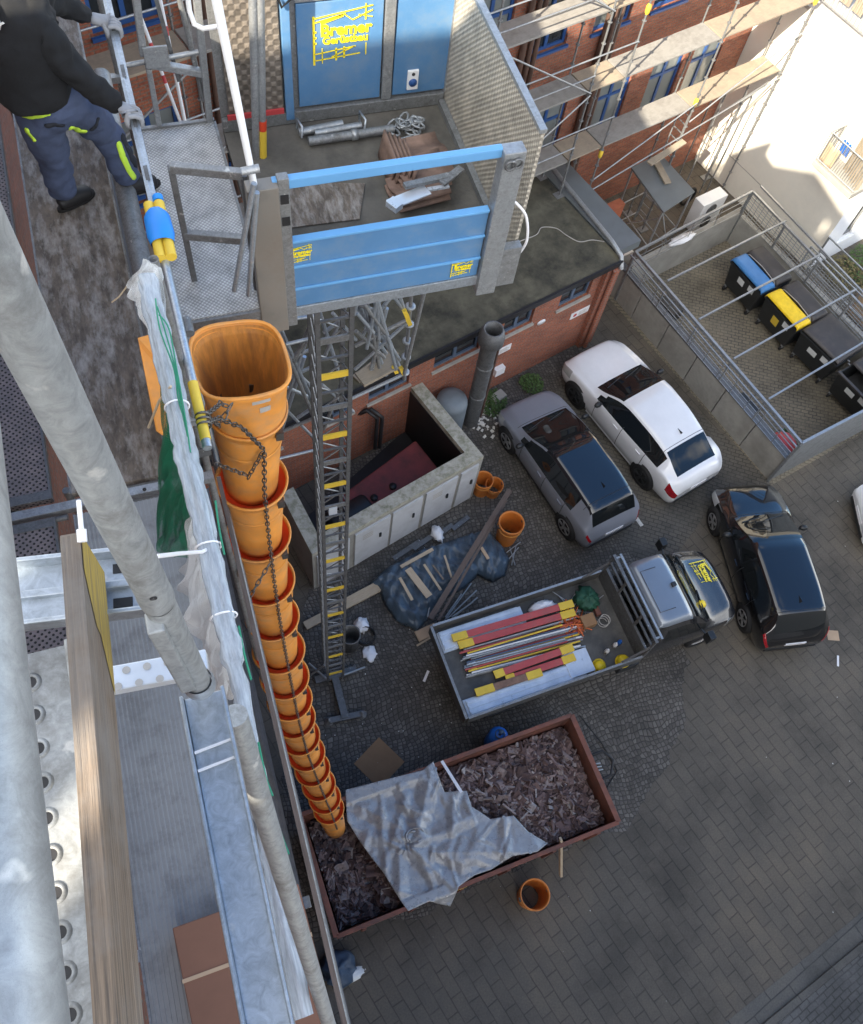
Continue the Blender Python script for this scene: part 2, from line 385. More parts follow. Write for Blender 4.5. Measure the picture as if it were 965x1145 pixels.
mat('worn_ply', (.135, .110, .088), .85, var=.6, scale=11, stretch=(1.7, .6, 1), bmp=.4, bscale=25, dirt=(.38, .355, .325), dirt_amt=.9, dirt_scale=8.5)
mat('ribbed_alu', (.36, .36, .35), .55, metal=.35, var=.15, dirt=(.09, .085, .08), dirt_amt=.5, dirt_scale=6)
mat('cardboard', (.30, .175, .09), .85, var=.1); mat('box_brown', (.20, .095, .058), .7, var=.1)
mat('plastic_sheet', (.56, .62, .68), .22, var=.30, scale=9, stretch=(9, 1., 9), spec=.7, bmp=.35, bscale=14)
netmat('green_net', (.012, .17, .09), (240, 60), .62)
mat('green_cord', (.012, .20, .11), .6)
mat('red_plastic', (.48, .055, .06), .5, var=.12); mat('red_board', (.46, .075, .075), .55, var=.15, dirt=(.34, .14, .12), dirt_amt=.5); mat('brown_board', (.22, .13, .09), .7, var=.3, scale=8)
mat('yellow_plastic', (.85, .62, .02), .4, var=.06); mat('bin_yellow', (.85, .58, .02), .45, var=.12, scale=8); mat('bin_blue', (.055, .20, .46), .45, var=.12)
mat('bin_dark', (.05, .047, .048), .5, var=.2, dirt=(.10, .085, .075), dirt_amt=.5); mat('label_white', (.7, .72, .72), .5, var=.1)
mat('bag_blue', (.015, .12, .48), .5, var=.15); mat('bag_dark_blue', (.045, .08, .13), .5, var=.4, scale=6)
mat('gas_blue', (.02, .15, .55), .4)
mat('hoodie_black', (.007, .008, .010), .95, var=.3, scale=10, bmp=.3); mat('trousers_blue', (.060, .082, .150), .9, var=.2, scale=12, bmp=.25)
mat('trousers_dark', (.020, .024, .034), .9, var=.2); mat('neon_yellow', (.62, .92, .08), .6, var=.05); mat('glove_grey', (.26, .27, .29), .85, var=.2)
mat('boot_black', (.016, .016, .017), .6, var=.3); mat('skin', (.45, .27, .19), .6, var=.06); mat('hair_brown', (.05, .03, .02), .8)
carpaint('paint_white', (.80, .81, .83), 0, .2); carpaint('paint_grey', (.23, .245, .285), .1, .35, .35); carpaint('paint_black', (.008, .008, .009), 0, .12); carpaint('paint_truck', (.035, .036, .040), .3, .25)
carpaint('roof_black_glass', (.010, .012, .016), 0, .05); carpaint('roof_sky_reflect', (.22, .25, .29), .35, .3)  # truck cab roof: sky reflection on the dark cab put into the colour
mat('tail_red', (.32, .006, .012), .15, coat=1.); mat('head_lamp', (.55, .57, .58), .12, coat=1., metal=.3); mat('rim_silver', (.42, .42, .43), .35, metal=.8)
mat('bed_grey', (.075, .073, .068), .6, var=.25, dirt=(.18, .17, .16), dirt_amt=.5); mat('strap_orange', (.65, .16, .05), .6); mat('bag_green', (.02, .09, .055), .7, var=.4)
mat('leaf_green', (.06, .11, .028), .7, var=.5, scale=20); mat('leaf_dry', (.14, .12, .05), .8, var=.4, scale=20)
mat('pale_litter', (.68, .66, .62), .7); mat('asphalt_paint', (.55, .54, .50), .8, var=.3, scale=9)
mat('patch_tan', (.45, .32, .21), .8, var=.1)
mat('spout_brown', (.11, .065, .05), .6, var=.2)
# metal walkway plate with raised lozenges
def lozenge(name, col, sc=.05, metal=.6, rough=.42, bmp=.7):
    m, nt, b = _nodes(name); o = tc(nt, 'UV', (1/sc, 1/sc, 1))
    mp = nt.nodes.new('ShaderNodeMapping'); mp.inputs['Rotation'].default_value = (0, 0, pi/4); nt.links.new(o, mp.inputs[0])
    ch = N(nt, 'ShaderNodeTexVoronoi', Scale=1., Randomness=0.); ch.voronoi_dimensions = '2D'; ch.distance = 'MANHATTAN'; nt.links.new(mp.outputs[0], ch.inputs['Vector'])
    r = ramp(nt, ch.outputs['Distance'], [(.25, (1, 1, 1)), (.6, (0, 0, 0))])
    n2 = N(nt, 'ShaderNodeTexNoise', Scale=6., Detail=8., Roughness=.7); nt.links.new(tc(nt), n2.inputs['Vector'])
    r2 = ramp(nt, n2.outputs[0], [(.35, tuple(c*.6 for c in col)), (.62, col)])
    r5 = ramp(nt, r.outputs[0], [(0, (.62,)*3), (1, (1.1,)*3)])
    nt.links.new(mix(nt, 1., r2.outputs[0], r5.outputs[0], 'MULTIPLY'), b.inputs['Base Color'])
    b.inputs['Metallic'].default_value = metal; b.inputs['Roughness'].default_value = rough
    bump(nt, b, r.outputs[0], bmp, .006); return m
lozenge('tread_plate', (.66, .66, .65), .022, .45, .45, .5); lozenge('tread_plate_dark', (.26, .225, .19), .06, .2, .6, .8); lozenge('mesh_wall', (.66, .60, .50), .032, .2, .5, .9)
holemat('perforated_steel', (.46, .46, .45), .036, .30, .35, .55); holemat('console_steel', (.20, .175, .175), .028, .27, .35, .6, dirt=(.32, .26, .25))
# ground
def settmat(name, cols, scale, mortar, rnd=.55, bmp=.8):
    m, nt, b = _nodes(name); o = tc(nt, 'Object')
    # setts laid in rows that wander a little
    nd = N(nt, 'ShaderNodeTexNoise', Scale=.35, Detail=2.); nt.links.new(o, nd.inputs['Vector'])
    ad = N(nt, 'ShaderNodeVectorMath', _operation='MULTIPLY_ADD'); nt.links.new(nd.outputs['Color'], ad.inputs[0]); ad.inputs[1].default_value = (1.2, 1.2, 0); nt.links.new(o, ad.inputs[2])
    v = N(nt, 'ShaderNodeTexVoronoi', Scale=scale, Randomness=rnd); v.voronoi_dimensions = '2D'; nt.links.new(ad.outputs[0], v.inputs['Vector'])
    e = N(nt, 'ShaderNodeTexVoronoi', Scale=scale, Randomness=rnd); e.voronoi_dimensions = '2D'; e.feature = 'DISTANCE_TO_EDGE'; nt.links.new(ad.outputs[0], e.inputs['Vector'])
    sp = nt.nodes.new('ShaderNodeSeparateColor'); nt.links.new(v.outputs['Color'], sp.inputs[0])
    r = ramp(nt, sp.outputs[0], [(0., cols[0]), (.5, cols[1]), (1., cols[2])])
    ed = ramp(nt, e.outputs['Distance'], [(.05, (1, 1, 1)), (.14, (0, 0, 0))])
    n2 = N(nt, 'ShaderNodeTexNoise', Scale=.45, Detail=8., Roughness=.7); nt.links.new(o, n2.inputs['Vector'])
    r2 = ramp(nt, n2.outputs[0], [(.4, (1.15,)*3), (.68, (.55,)*3)])
    base = mix(nt, ed.outputs[0], r.outputs[0], mortar)
    nt.links.new(mix(nt, 1., base, r2.outputs[0], 'MULTIPLY'), b.inputs['Base Color'])
    b.inputs['Roughness'].default_value = .8
    rb = ramp(nt, e.outputs['Distance'], [(.02, (0, 0, 0)), (.3, (1, 1, 1))])
    bump(nt, b, rb.outputs[0], bmp, .02); return m
settmat('setts', ((.080, .071, .061), (.110, .098, .085), (.160, .145, .126)), 10.5, (.046, .041, .035), .42, .5)
def slabmat(name, c1, c2, mortar, bw, bh, rot, rough=.82):
    m, nt, b = _nodes(name); o = tc(nt, 'Object')
    mp = nt.nodes.new('ShaderNodeMapping'); mp.inputs['Rotation'].default_value = (0, 0, rot)
    nd = N(nt, 'ShaderNodeTexNoise', Scale=1.2, Detail=3.); nt.links.new(o, nd.inputs['Vector'])
    ad = N(nt, 'ShaderNodeVectorMath', _operation='MULTIPLY_ADD'); nt.links.new(nd.outputs['Color'], ad.inputs[0]); ad.inputs[1].default_value = (.06, .06, 0); nt.links.new(o, ad.inputs[2])
    nt.links.new(ad.outputs[0], mp.inputs[0])
    t = N(nt, 'ShaderNodeTexBrick', Color1=c4(c1), Color2=c4(c2), Mortar=c4(mortar), Scale=1.)
    t.inputs['Mortar Size'].default_value = .016; t.inputs['Brick Width'].default_value = bw; t.inputs['Row Height'].default_value = bh; t.inputs['Mortar Smooth'].default_value = .6
    nt.links.new(mp.outputs[0], t.inputs['Vector'])
    n2 = N(nt, 'ShaderNodeTexNoise', Scale=.33, Detail=9., Roughness=.68); nt.links.new(o, n2.inputs['Vector'])
    r2 = ramp(nt, n2.outputs[0], [(.34, (.50, .50, .49)), (.52, (1., .99, .97)), (.70, (1.35, 1.26, 1.14))])
    n3 = N(nt, 'ShaderNodeTexNoise', Scale=28., Detail=5., Roughness=.7); nt.links.new(o, n3.inputs['Vector'])
    r3 = ramp(nt, n3.outputs[0], [(.3, (.8,)*3), (.7, (1.2,)*3)])
    n5 = N(nt, 'ShaderNodeTexNoise', Scale=1.6, Detail=5.); nt.links.new(o, n5.inputs['Vector'])
    mo = mix(nt, ramp(nt, n5.outputs[0], [(.44, (0, 0, 0)), (.70, (.6,)*3)]).outputs[0], t.outputs[0], c1)
    x = mix(nt, 1., mo, r2.outputs[0], 'MULTIPLY'); x = mix(nt, 1., x, r3.outputs[0], 'MULTIPLY')
    nt.links.new(x, b.inputs['Base Color']); b.inputs['Roughness'].default_value = rough
    sb = N(nt, 'ShaderNodeMath', _operation='SUBTRACT'); nt.links.new(n3.outputs[0], sb.inputs[0]); nt.links.new(t.outputs['Fac'], sb.inputs[1])
    bump(nt, b, sb.outputs[0], .45, .012); return m
slabmat('slabs', (.118, .103, .083), (.101, .089, .073), (.060, .053, .046), .52, .26, pi/2-AA)
slabmat('parking_pavers', (.112, .103, .088), (.096, .089, .077), (.045, .043, .04), .22, .11, .6)
slabmat('bin_yard_pavers', (.205, .178, .132), (.175, .152, .115), (.075, .068, .055), .22, .11, -AA+pi/4)
slabmat('kerb_stone', (.115, .11, .10), (.10, .097, .09), (.05, .05, .05), 1., .5, -AA)
slabmat('footway', (.13, .128, .125), (.11, .108, .105), (.06, .058, .055), .25, .12, -AA)

MATS['plastic_sheet'].node_tree.nodes['Principled BSDF'].inputs['Transmission Weight'].default_value = .5
MATS['plastic_sheet'].node_tree.nodes['Principled BSDF'].inputs['IOR'].default_value = 1.12
for n_, a_ in (('tarp_grey', .14),): MATS[n_].node_tree.nodes['Principled BSDF'].inputs['Metallic'].default_value = a_
# ================================================================== GROUND
def sheet(pts, z, n=0):
    mb = MB(); mb.poly([(p[0], p[1], z) for p in pts]); return mb
structure(sheet([(-90, -90), (120, -90), (120, 120), (-90, 120)], 0), 'ground', 'slabs')
sett_px = [(300, 1000), (355, 560), (450, 470), (560, 400), (655, 385), (640, 412), (600, 470), (650, 560), (690, 600), (735, 650), (770, 740), (757, 830), (735, 875), (700, 925), (610, 955), (480, 1020)]
_sp = [G(u, v) for u, v in sett_px]+[Vector((-1.4, .6, 0))]; _rg = []
for i, p in enumerate(_sp):                      # the setts end raggedly against the slabs
    q = _sp[(i+1) % len(_sp)]; n = max(2, int((q-p).length/.12)); nn = Vector((-(q-p).y, (q-p).x, 0)).normalized()
    for k in range(n): e = p.lerp(q, k/n); _rg.append(e+nn*(.10*nz(e.x*5, e.y*5)+.22*nz(e.x*1.1, e.y*1.1, 3)))
_t = delaunay_2d_cdt([Vector((p.x, p.y)) for p in _rg], [(i, (i+1) % len(_rg)) for i in range(len(_rg))], [list(range(len(_rg)))], 1, 1e-5)
_m = MB(); _m.v = [Vector((p.x, p.y, .004)) for p in _t[0]]; _m.f = [list(f) for f in _t[2]]; _m.sm = [False]*len(_m.f)
structure(_m, 'cobbled_yard', 'setts')
structure(sheet([G(u, v) for u, v in [(640, 412), (655, 385), (700, 390), (869, 540), (800, 560), (735, 650), (690, 600), (650, 560), (600, 470)]], .008), 'parking_bay', 'parking_pavers')
structure(sheet([AB(15.4, 3.3), AB(20.4, 3.1), AB(20.4, 10.5), AB(15.5, 10.5)], .012), 'bin_yard', 'bin_yard_pavers')
# kerb, gutter and footway at the lower right
k0, k1 = G(860, 1145), G(965, 1058); kd = (k1-k0).normalized(); kn = Vector((kd.y, -kd.x, 0))
def strip(o0, o1, z0, z1, ext=9):
    p = [k0-kd*ext+kn*o0, k1+kd*ext+kn*o0, k1+kd*ext+kn*o1, k0-kd*ext+kn*o1]
    return MB().prism([(q.x, q.y) for q in p], z0, z1)
structure(strip(-.50, -.085, -.02, .006), 'gutter', 'kerb_stone'); structure(strip(-.08, .06, 0, .07), 'kerb', 'kerb_stone', bevel=.012)
structure(strip(.064, 7, 0, .06), 'footway', 'footway')
# worn white bay marks
mk = MB()
for a, b_ in (((642, 412), (662, 404)), ((705, 570), (718, 588)), ((786, 516), (792, 525))):
    p, q = G(*a, .016), G(*b_, .016); d = (q-p).normalized(); n_ = Vector((-d.y, d.x, 0))*.05
    mk.poly([p-n_, q-n_, q+n_, p+n_])
structure(mk, 'parking_marking', 'asphalt_paint')

# ================================================================== walls with openings
def facade(mb, f, u0, u1, z0, z1, holes, depth):
    """wall sheet split around openings; f(u, z, d) gives the point at depth d behind the face"""
    us = sorted(set([u0, u1]+[h[0] for h in holes]+[h[1] for h in holes])); zs = sorted(set([z0, z1]+[h[2] for h in holes]+[h[3] for h in holes]))
    for i in range(len(us)-1):
        for j in range(len(zs)-1):
            cu, cz = (us[i]+us[i+1])/2, (zs[j]+zs[j+1])/2
            if any(h[0] < cu < h[1] and h[2] < cz < h[3] for h in holes): continue
            mb.poly([f(us[i], zs[j], 0), f(us[i+1], zs[j], 0), f(us[i+1], zs[j+1], 0), f(us[i], zs[j+1], 0)])
    for a, b_, c, d in holes:
        for p, q in (((a, c), (b_, c)), ((b_, c), (b_, d)), ((b_, d), (a, d)), ((a, d), (a, c))):
            mb.poly([f(*p, 0), f(*p, depth), f(*q, depth), f(*q, 0)])
def window_ab(parent, off, f, a0, a1, z0, z1, frame_m, pane_m, sill_m=None, depth=.12, fr=.07, mull=1, rail=None):
    """frame and pane standing in an opening; f as above"""
    fm = MB()
    def bx(ua, ub, za, zb, d0, d1):
        P = [f(ua, za, d0), f(ub, za, d0), f(ub, zb, d0), f(ua, zb, d0), f(ua, za, d1), f(ub, za, d1), f(ub, zb, d1), f(ua, zb, d1)]
        fm.add(P, [(0, 1, 2, 3), (7, 6, 5, 4), (0, 4, 5, 1), (1, 5, 6, 2), (2, 6, 7, 3), (3, 7, 4, 0)])
    e = .003
    bx(a0+e, a0+fr, z0+e, z1-e, depth-.07, depth-.004); bx(a1-fr, a1-e, z0+e, z1-e, depth-.07, depth-.004)
    bx(a0+fr, a1-fr, z0+e, z0+fr, depth-.068, depth-.006); bx(a0+fr, a1-fr, z1-fr, z1-e, depth-.068, depth-.006)
    for k in range(mull):
        c = a0+(a1-a0)*(k+1)/(mull+1); bx(c-.045, c+.045, z0+fr, z1-fr, depth-.066, depth-.008)
    if rail: bx(a0+fr, a1-fr, z0+(z1-z0)*rail-.04, z0+(z1-z0)*rail+.04, depth-.064, depth-.010)
    w = fm.build('window', frame_m, parent, off)
    pm = MB().poly([f(a0+fr/2, z0+fr/2, depth-.03), f(a1-fr/2, z0+fr/2, depth-.03), f(a1-fr/2, z1-fr/2, depth-.03), f(a0+fr/2, z1-fr/2, depth-.03)])
    pm.build('pane', pane_m, w, off)
    if sill_m:
        fm = MB()
        P = []
        for d in (-.06, depth-.08):
            P += [f(a0-.05, z0-.07, d), f(a1+.05, z0-.07, d), f(a1+.05, z0-.004, d), f(a0-.05, z0-.004, d)]
        fm.add(P, [(0, 1, 2, 3), (7, 6, 5, 4), (0, 4, 5, 1), (1, 5, 6, 2), (2, 6, 7, 3), (3, 7, 4, 0)]); fm.build('sill', sill_m, w, off)
    return w

# ================================================================== RED BRICK BUILDING across the court (faces -b)
FB = 13.6
rb = thing('brick_building', 'tall red brick building with blue window frames behind the long grey scaffold', 'building', AB(8, FB, 0), AA)
off = (8, FB, 0)
def f_red(u, z, d): return Vector((u, FB+d, z))
wins = []
for z0, z1, cs in ((2.85, 4.75, (-2.6, -.2, 2.0, 4.2, 6.4, 8.6, 10.6, 12.4, 14.45, 16.65, 18.55, 20.05)), (6.45, 8.35, (-2.6, -.2, 2.0, 4.2, 6.1, 8.0, 10.0, 12.05, 13.85, 15.8, 17.7, 19.6)), (10.05, 11.95, (-2.6, -.2, 2, 4.2, 7.2, 9.4, 11.6, 13.8, 16, 18.2, 20.2))):
    for c in cs: wins.append((c-.58, c+.58, z0, z1))
mb = MB(); facade(mb, f_red, -6, 21.68, 0, 15, wins, .16)
mb.poly([(-6, 20, 0), (-6, FB, 0), (-6, FB, 15), (-6, 20, 15)])
mb.build('wall', 'red_brick', rb, off)
MB().box(-6.2, 21.66, FB-.25, 20, 15.004, 15.3).build('roof', 'roof_felt', rb, off)
for i, h in enumerate(wins):
    window_ab(rb, off, f_red, *h, 'window_blue', 'pane_light' if random.random() < .6 else 'pane_dark', 'window_blue', .14, .08, 1, .7)
MB().box(-5.9, 21.6, 19.6, 19.7, .01, 14.9).build('back_wall', 'plain_render', rb, off)
for a in (15.55, 13.0, 5.3):
    mb = MB()
    for k, r in ((0, .075), (.22, .06), (.40, .06)): mb.tube((a+k, FB-.10, .1), (a+k, FB-.10, 14.9), r, 10)
    mb.build('drainpipe', 'spout_brown', rb, off)

# ================================================================== LONG SCAFFOLD in front of it
sc = thing('facade_scaffold', 'long tube scaffold with timber decks along the red brick facade', 'scaffold', AB(12, 12.4, 0), AA)
off = (12, 12.4, 0); BO, BI = 12.05, 12.78
cols = [21.45, 18.15, 15.04, 13.95, 10.85, 7.75, 4.65, 1.55, -1.5]
lev = [4.35, 6.35, 8.35, 10.35, 12.35]
for i, a in enumerate(cols):
    z0 = 3.32 if a < 14.9 else 0.02
    for b_ in (BO, BI):
        top = 13.6 if b_ == BO else 12.4
        mb = MB().tube((a, b_, z0), (a, b_, top), .024, 8)
        for k in range(int((top-z0)/.5)): mb.tube((a, b_, z0+.3+k*.5), (a, b_, z0+.31+k*.5), .055, 8)
        mb.build('standard', 'old_galvanised', sc, off)
        MB().box(a-.16, a+.16, b_-.11, b_+.11, z0-.02, z0+.01).build('base_plate', 'old_galvanised', sc, off)
    for z in lev:
        MB().bar((a, BO+.03, z-.05), (a, BI-.03, z-.05), .045, .05).build('transom', 'old_galvanised', sc, off)
dm = ['deck_wood', 'deck_wood_grey']
random.seed(3)
for z in lev:
    for i in range(len(cols)-1):
        a1, a0 = cols[i]-.02, cols[i+1]+.02
        mb = MB(); bw = (BI-BO-.06)/2
        mb.box(a0, a1, BO+.03, BO+.03+2*bw+.0, z, z+.05)
        mb.build('deck', dm[(i+int(z)) % 2] if i else 'deck_wood', sc, off, bevel=.006)
    # guard rails
    for k, hgt in enumerate((.5, 1.0)):
        mb = MB(); s, e = (cols[-1], cols[2]) if hgt > .6 else (cols[4], cols[3])
        mb.tube((s, BO-.03, z+hgt), (e, BO-.03, z+hgt), .019, 8); mb.build('guard_rail', 'galvanised', sc, off)
for (a0, z0, a1, z1) in ((10.85, 8.5, 13.95, 6.4), (10.85, 4.4, 13.95, 6.35), (10.85, 10.4, 13.95, 8.4), (7.75, 6.4, 10.85, 8.3), (15.04, 3.4, 18.15, 4.6), (18.15, 4.0, 21.45, 5.55), (15.04, 3.0, 21.45, 4.2), (4.65, 8.4, 7.75, 10.3), (1.55, 8.4, 4.65, 10.3)):
    MB().tube((a0, BO-.05, z0), (a1, BO-.05, z1), .021, 8).build('diagonal_brace', 'galvanised', sc, off)
for a, z in ((21.45, 6.42), (15.04, 8.1), (15.04, 4.2), (18.15, 4.6)):
    mb = MB().lathe([(.03, -.13), (.055, -.08), (.06, .05), (.03, .12)], 10, (a, BO, z)); mb.build('coupler_cap', 'tape_yellow', sc, off)
mb = MB()
for k in range(2): mb.tube((18.15+.1, BO+.1+.35*k, .1), (18.15+.1, BO+.1+.35*k, 4.2), .02, 8)
for k in range(14): mb.bar((18.25, BO+.1, .4+.28*k), (18.25, BO+.45, .4+.28*k), .025, .025)
mb.build('ladder', 'galvanised', sc, off)
mb = MB()
for (p, q) in (((19.9, 12.4, 0), (19.9, 12.4, 4.3)), ((19.2, 12.1, 3.6), (21.2, 12.1, 4.1)), ((19.9, 12.75, 0), (19.9, 12.75, 4.3)), ((20.7, 12.1, .1), (20.7, 12.1, 3.8)), ((20.7, 12.3, .1), (20.7, 12.3, 3.8))):
    mb.tube(p, q, .022, 8)
mb.build('support_tube', 'old_galvanised', sc, off)

# ================================================================== WHITE BUILDING on the right (west wall a = 21.7)
wb = thing('white_building', 'cream white rendered building with a roof terrace at the right end of the court', 'building', AB(24, 12, 0), AA)
off = (24, 12, 0); WA, WT, B0 = 21.7, 5.95, 8.3
mb = MB()
mb.poly([(WA, 21, 0), (WA, B0, 0), (WA, B0, WT), (WA, 21, WT)])
mb.build('wall', 'white_render', wb, off)
MB().box(WA-.006, WA+.01, B0+2.4, 13.55, 1.02, 1.05).build('wall_seam', 'plain_render', wb, off)
MB().box(WA-.004, WA+.01, 9.52, 9.53, 3.4, WT-.02).build('wall_seam', 'plain_render', wb, off)
def f_sw(u, z, d): return Vector((u, B0+d, z))
sw = [(a, a+.62, .75, 2.55) for a in (22.55, 23.6, 24.65, 25.7)]
mb = MB(); facade(mb, f_sw, WA, 34, 0, 3.6, sw, .14); mb.build('annexe_wall', 'blue_white_render', wb, off)
for h in sw: window_ab(wb, off, f_sw, *h, 'white_paint', 'pane_dark', 'white_paint', .12, .05, 0)
mb = MB().poly([(WA, B0, WT), (34, B0, WT), (34, 21, WT), (WA, 21, WT)]); mb.build('terrace_floor', 'plain_render', wb, off)
mb = MB().poly([(WA, B0, 3.6), (34, B0, 3.6), (34, B0, WT), (WA, B0, WT)]); mb.build('upper_wall', 'white_render', wb, off)
MB().box(WA-.03, WA+.32, B0-.02, 21, WT+.004, WT+.10).build('coping', 'plain_render', wb, off, bevel=.01)
mb = MB(); tz = WT+.12
mb.tube((WA+.36, B0, tz+.95), (WA+.36, 21, tz+.95), .025); mb.tube((WA+.36, B0, tz+.05), (WA+.36, 21, tz+.05), .02)
for k in range(95): mb.tube((WA+.36, B0+.1+k*.135, tz+.05), (WA+.36, B0+.1+k*.135, tz+.95), .008, 5, caps=False)
mb.build('terrace_railing', 'old_galvanised', wb, off)
mb = MB()
for k in range(26): mb.box(WA+.9, WA+.94, B0+.3+k*.45, B0+.3+k*.45+.34, tz, tz+1.5)
mb.build('terrace_screen', 'deck_wood', wb, off)
# balcony on the west wall
bal = thing('balcony', 'small grey balcony with vertical bars on the cream wall above the bins', 'balcony', AB(21.3, 8.9, 3.3), AA)
off = (21.3, 8.9, 3.3); b0, b1, a0, a1, bz = 8.15, 9.62, 20.95, 21.694, 3.3
MB().box(a0, a1, b0, b1, bz, bz+.16).build('floor_slab', 'concrete', bal, off, bevel=.01)
mb = MB()
for (p, q) in (((a0+.04, b0, bz+1.1), (a0+.04, b1, bz+1.1)), ((a0+.04, b1-.02, bz+1.1), (a1, b1-.02, bz+1.1)), ((a0+.04, b0+.02, bz+1.1), (a1, b0+.02, bz+1.1)), ((a0+.04, b0, bz+.24), (a0+.04, b1, bz+.24))): mb.tube(p, q, .022)
for k in range(20): mb.tube((a0+.04, b0+.04+k*.074, bz+.17), (a0+.04, b0+.04+k*.074, bz+1.1), .009, 5, caps=False)
for k in range(8): mb.tube((a0+.08+k*.085, b1-.02, bz+.17), (a0+.08+k*.085, b1-.02, bz+1.1), .009, 5, caps=False)
mb.build('railing', 'galvanised', bal, off)
mb = MB().box(21.05, 21.12, 9.18, 9.52, 3.5, 4.15); single_off = None
o = MB().grid(lambda u, v: AB(21.03+.03*sin(9*u), 9.1+.42*u, 3.5+.6*v), 14, 6).build('towel', 'patch_tan', None, solid=.01)
tag(o, 'tan orange cloth hung inside the bars of the small balcony', 'towel')
mb = MB()
for k in range(3): mb.add([AB(21.10, 8.93+k*.10, 4.05), AB(21.10, 9.0+k*.10, 4.05), AB(21.04, 9.0+k*.10, 4.45), AB(21.04, 8.93+k*.10, 4.45)], [(0, 1, 2, 3)])
o = mb.build('chair_back', 'bag_blue', None, solid=.015); tag(o, 'blue slatted chair back beside the tan cloth on the balcony', 'chair')
mb = MB()
for k in range(7): mb.bar(AB(21.15+.05*k, 8.2+.12*k, 3.5), AB(21.2+.06*k, 8.28+.12*k, 5.0), .10, .025)
single(mb, 'slatted_screen', 'deck_wood', 'tan wooden slats leaning on the balcony at the right edge', 'screen')

# ================================================================== LOW BRICK ANNEX with the dark flat roof
AF, AZ, AE = 9.62, 3.2, 13.9
an = thing('brick_annex', 'low red brick outbuilding with dark felt flat roof and narrow blue windows', 'building', AB(8, AF, 0), AA)
off = (8, AF, 0)
def f_an(u, z, d): return Vector((u, AF+d, z))
aw = []
for (p, q) in (((486, 403), (538, 376)), ((563, 367), (598, 347)), ((628, 331), (664, 312)), ((412, 445), (458, 418))):
    a0 = OB(*p, AF)[0]; a1 = OB(*q, AF)[0]; aw.append((a0, a1, 2.30, 3.0))
aw += [(5.2, 6.2, 2.3, 3.0), (3.2, 4.3, 2.3, 3.0)]
mb = MB(); facade(mb, f_an, 1.2, AE-.02, 0, AZ, aw, .16)
mb.poly([(AE+.7, AF+.3, 0), (AE+.7, FB-.02, 0), (AE+.7, FB-.02, AZ), (AE+.7, AF+.3, AZ)]); mb.build('wall', 'annex_brick', an, off)
for h in aw: window_ab(an, off, f_an, *h, 'window_blue_dull', 'pane_dark', 'sill_stone', .15, .07, 1)
MB().box(AE-.30, AE+.16, AF-.14, AF+.3, 0, AZ+.05).build('corner_pier', 'annex_brick', an, off)
mb = MB().box(1.2, AE+.1, AF-.10, FB-.03, AZ+.004, AZ+.12); mb.build('roof', 'roof_felt', an, off)
MB().box(1.2, AE+.1, AF-.17, AF-.11, AZ-.02, AZ+.15).build('roof_edging', 'black_paint', an, off)
MB().box(1.2, AE-.3, AF-.06, AF-.004, AZ-.16, AZ-.03).build('eave_board', 'timber_old', an, off)
MB().box(AE+.14, AE+.95, AF+.15, FB-.05, AZ-.1, AZ+.14).build('roof_strip', 'roof_metal', an, off)
mb = MB().path([(AE+.30, FB-.6, AZ+.33), (AE+.22, FB-2, AZ+.30), (AE+.14, AF+.45, AZ+.27), (AE+.10, AF-.05, AZ+.2), (AE+.08, AF-.2, AZ-.1)], .065, 12); mb.build('drain_pipe', 'galvanised', an, off)
mb = MB().tube((AE-.13, AF-.21, .05), (AE-.13, AF-.21, AZ-.05), .06, 12); mb.build('downpipe', 'annex_brick', an, off)
# plates on the wall
for (u, v, w, h, lab, red) in ((648, 349, .62, .24, 'white notice plate with a red mark beside the brick corner pier', 1), (605, 360, .26, .17, 'small oval white plate between the two notices on the brick wall', 0), (560, 392, .62, .24, 'white notice plate with a red mark right of the flue pipe', 1), (556, 412, .3, .26, 'white meter box low on the brick wall right of the flue pipe', 2)):
    a, z = OB(u, v, AF)
    t = thing('wall_plate' if red < 2 else 'meter_box', lab, 'sign' if red < 2 else 'box', AB(a, AF-.002, z-h/2), AA)
    d = .02 if red < 2 else .14
    if red == 0: MB().lathe([(1e-3, d), (w/2, d), (w/2, 0)], 20, (0, 0, 0), Matrix.Rotation(radians(90), 3, 'X') @ Matrix.Diagonal((1, .62, 1))).build('board', 'white_plastic', t, (0, 0, -h/2))
    else: MB().box(-w/2, w/2, -d, 0, 0, h).build('board' if red == 1 else 'casing', 'white_plastic', t, bevel=.004)
    if red == 1:
        MB().disc((-w*.28, -d-.003, h*.5), h*.26, 16, (0, 1, 0)).build('red_mark', 'red_plastic', t)
        mb = MB()
        for k in range(4): mb.box(-w*.08, w*.40-.07*(k % 2), -d-.003, -d-.001, h*(.2+.17*k), h*(.26+.17*k))
        mb.build('printed_lines', 'label_white' if False else 'plain_render', t)
# cable and base plates on the felt roof
pts = [GA(u, v, 3.34) for u, v in ((606, 150), (595, 200), (578, 250), (568, 262))]
mb = MB().path(spline([AB(*GA(u, v, 3.35), 3.34) for u, v in ((566, 276), (585, 268), (600, 262), (606, 254), (622, 255), (634, 263), (648, 270), (662, 268), (676, 270))]), .012, 6)
single(mb, 'roof_cable', 'plain_render', 'thin pale cable snaking across the dark felt roof', 'cable')
p = G(432, 402, 3.40); q = G(404, 420, 3.4)
single(MB().bar(G(398, 424, 3.42), G(442, 392, 3.42), .24, .05), 'scaffold_board', 'deck_wood', 'pale scaffold board lying at the eave of the felt roof', 'board', bevel=.004)
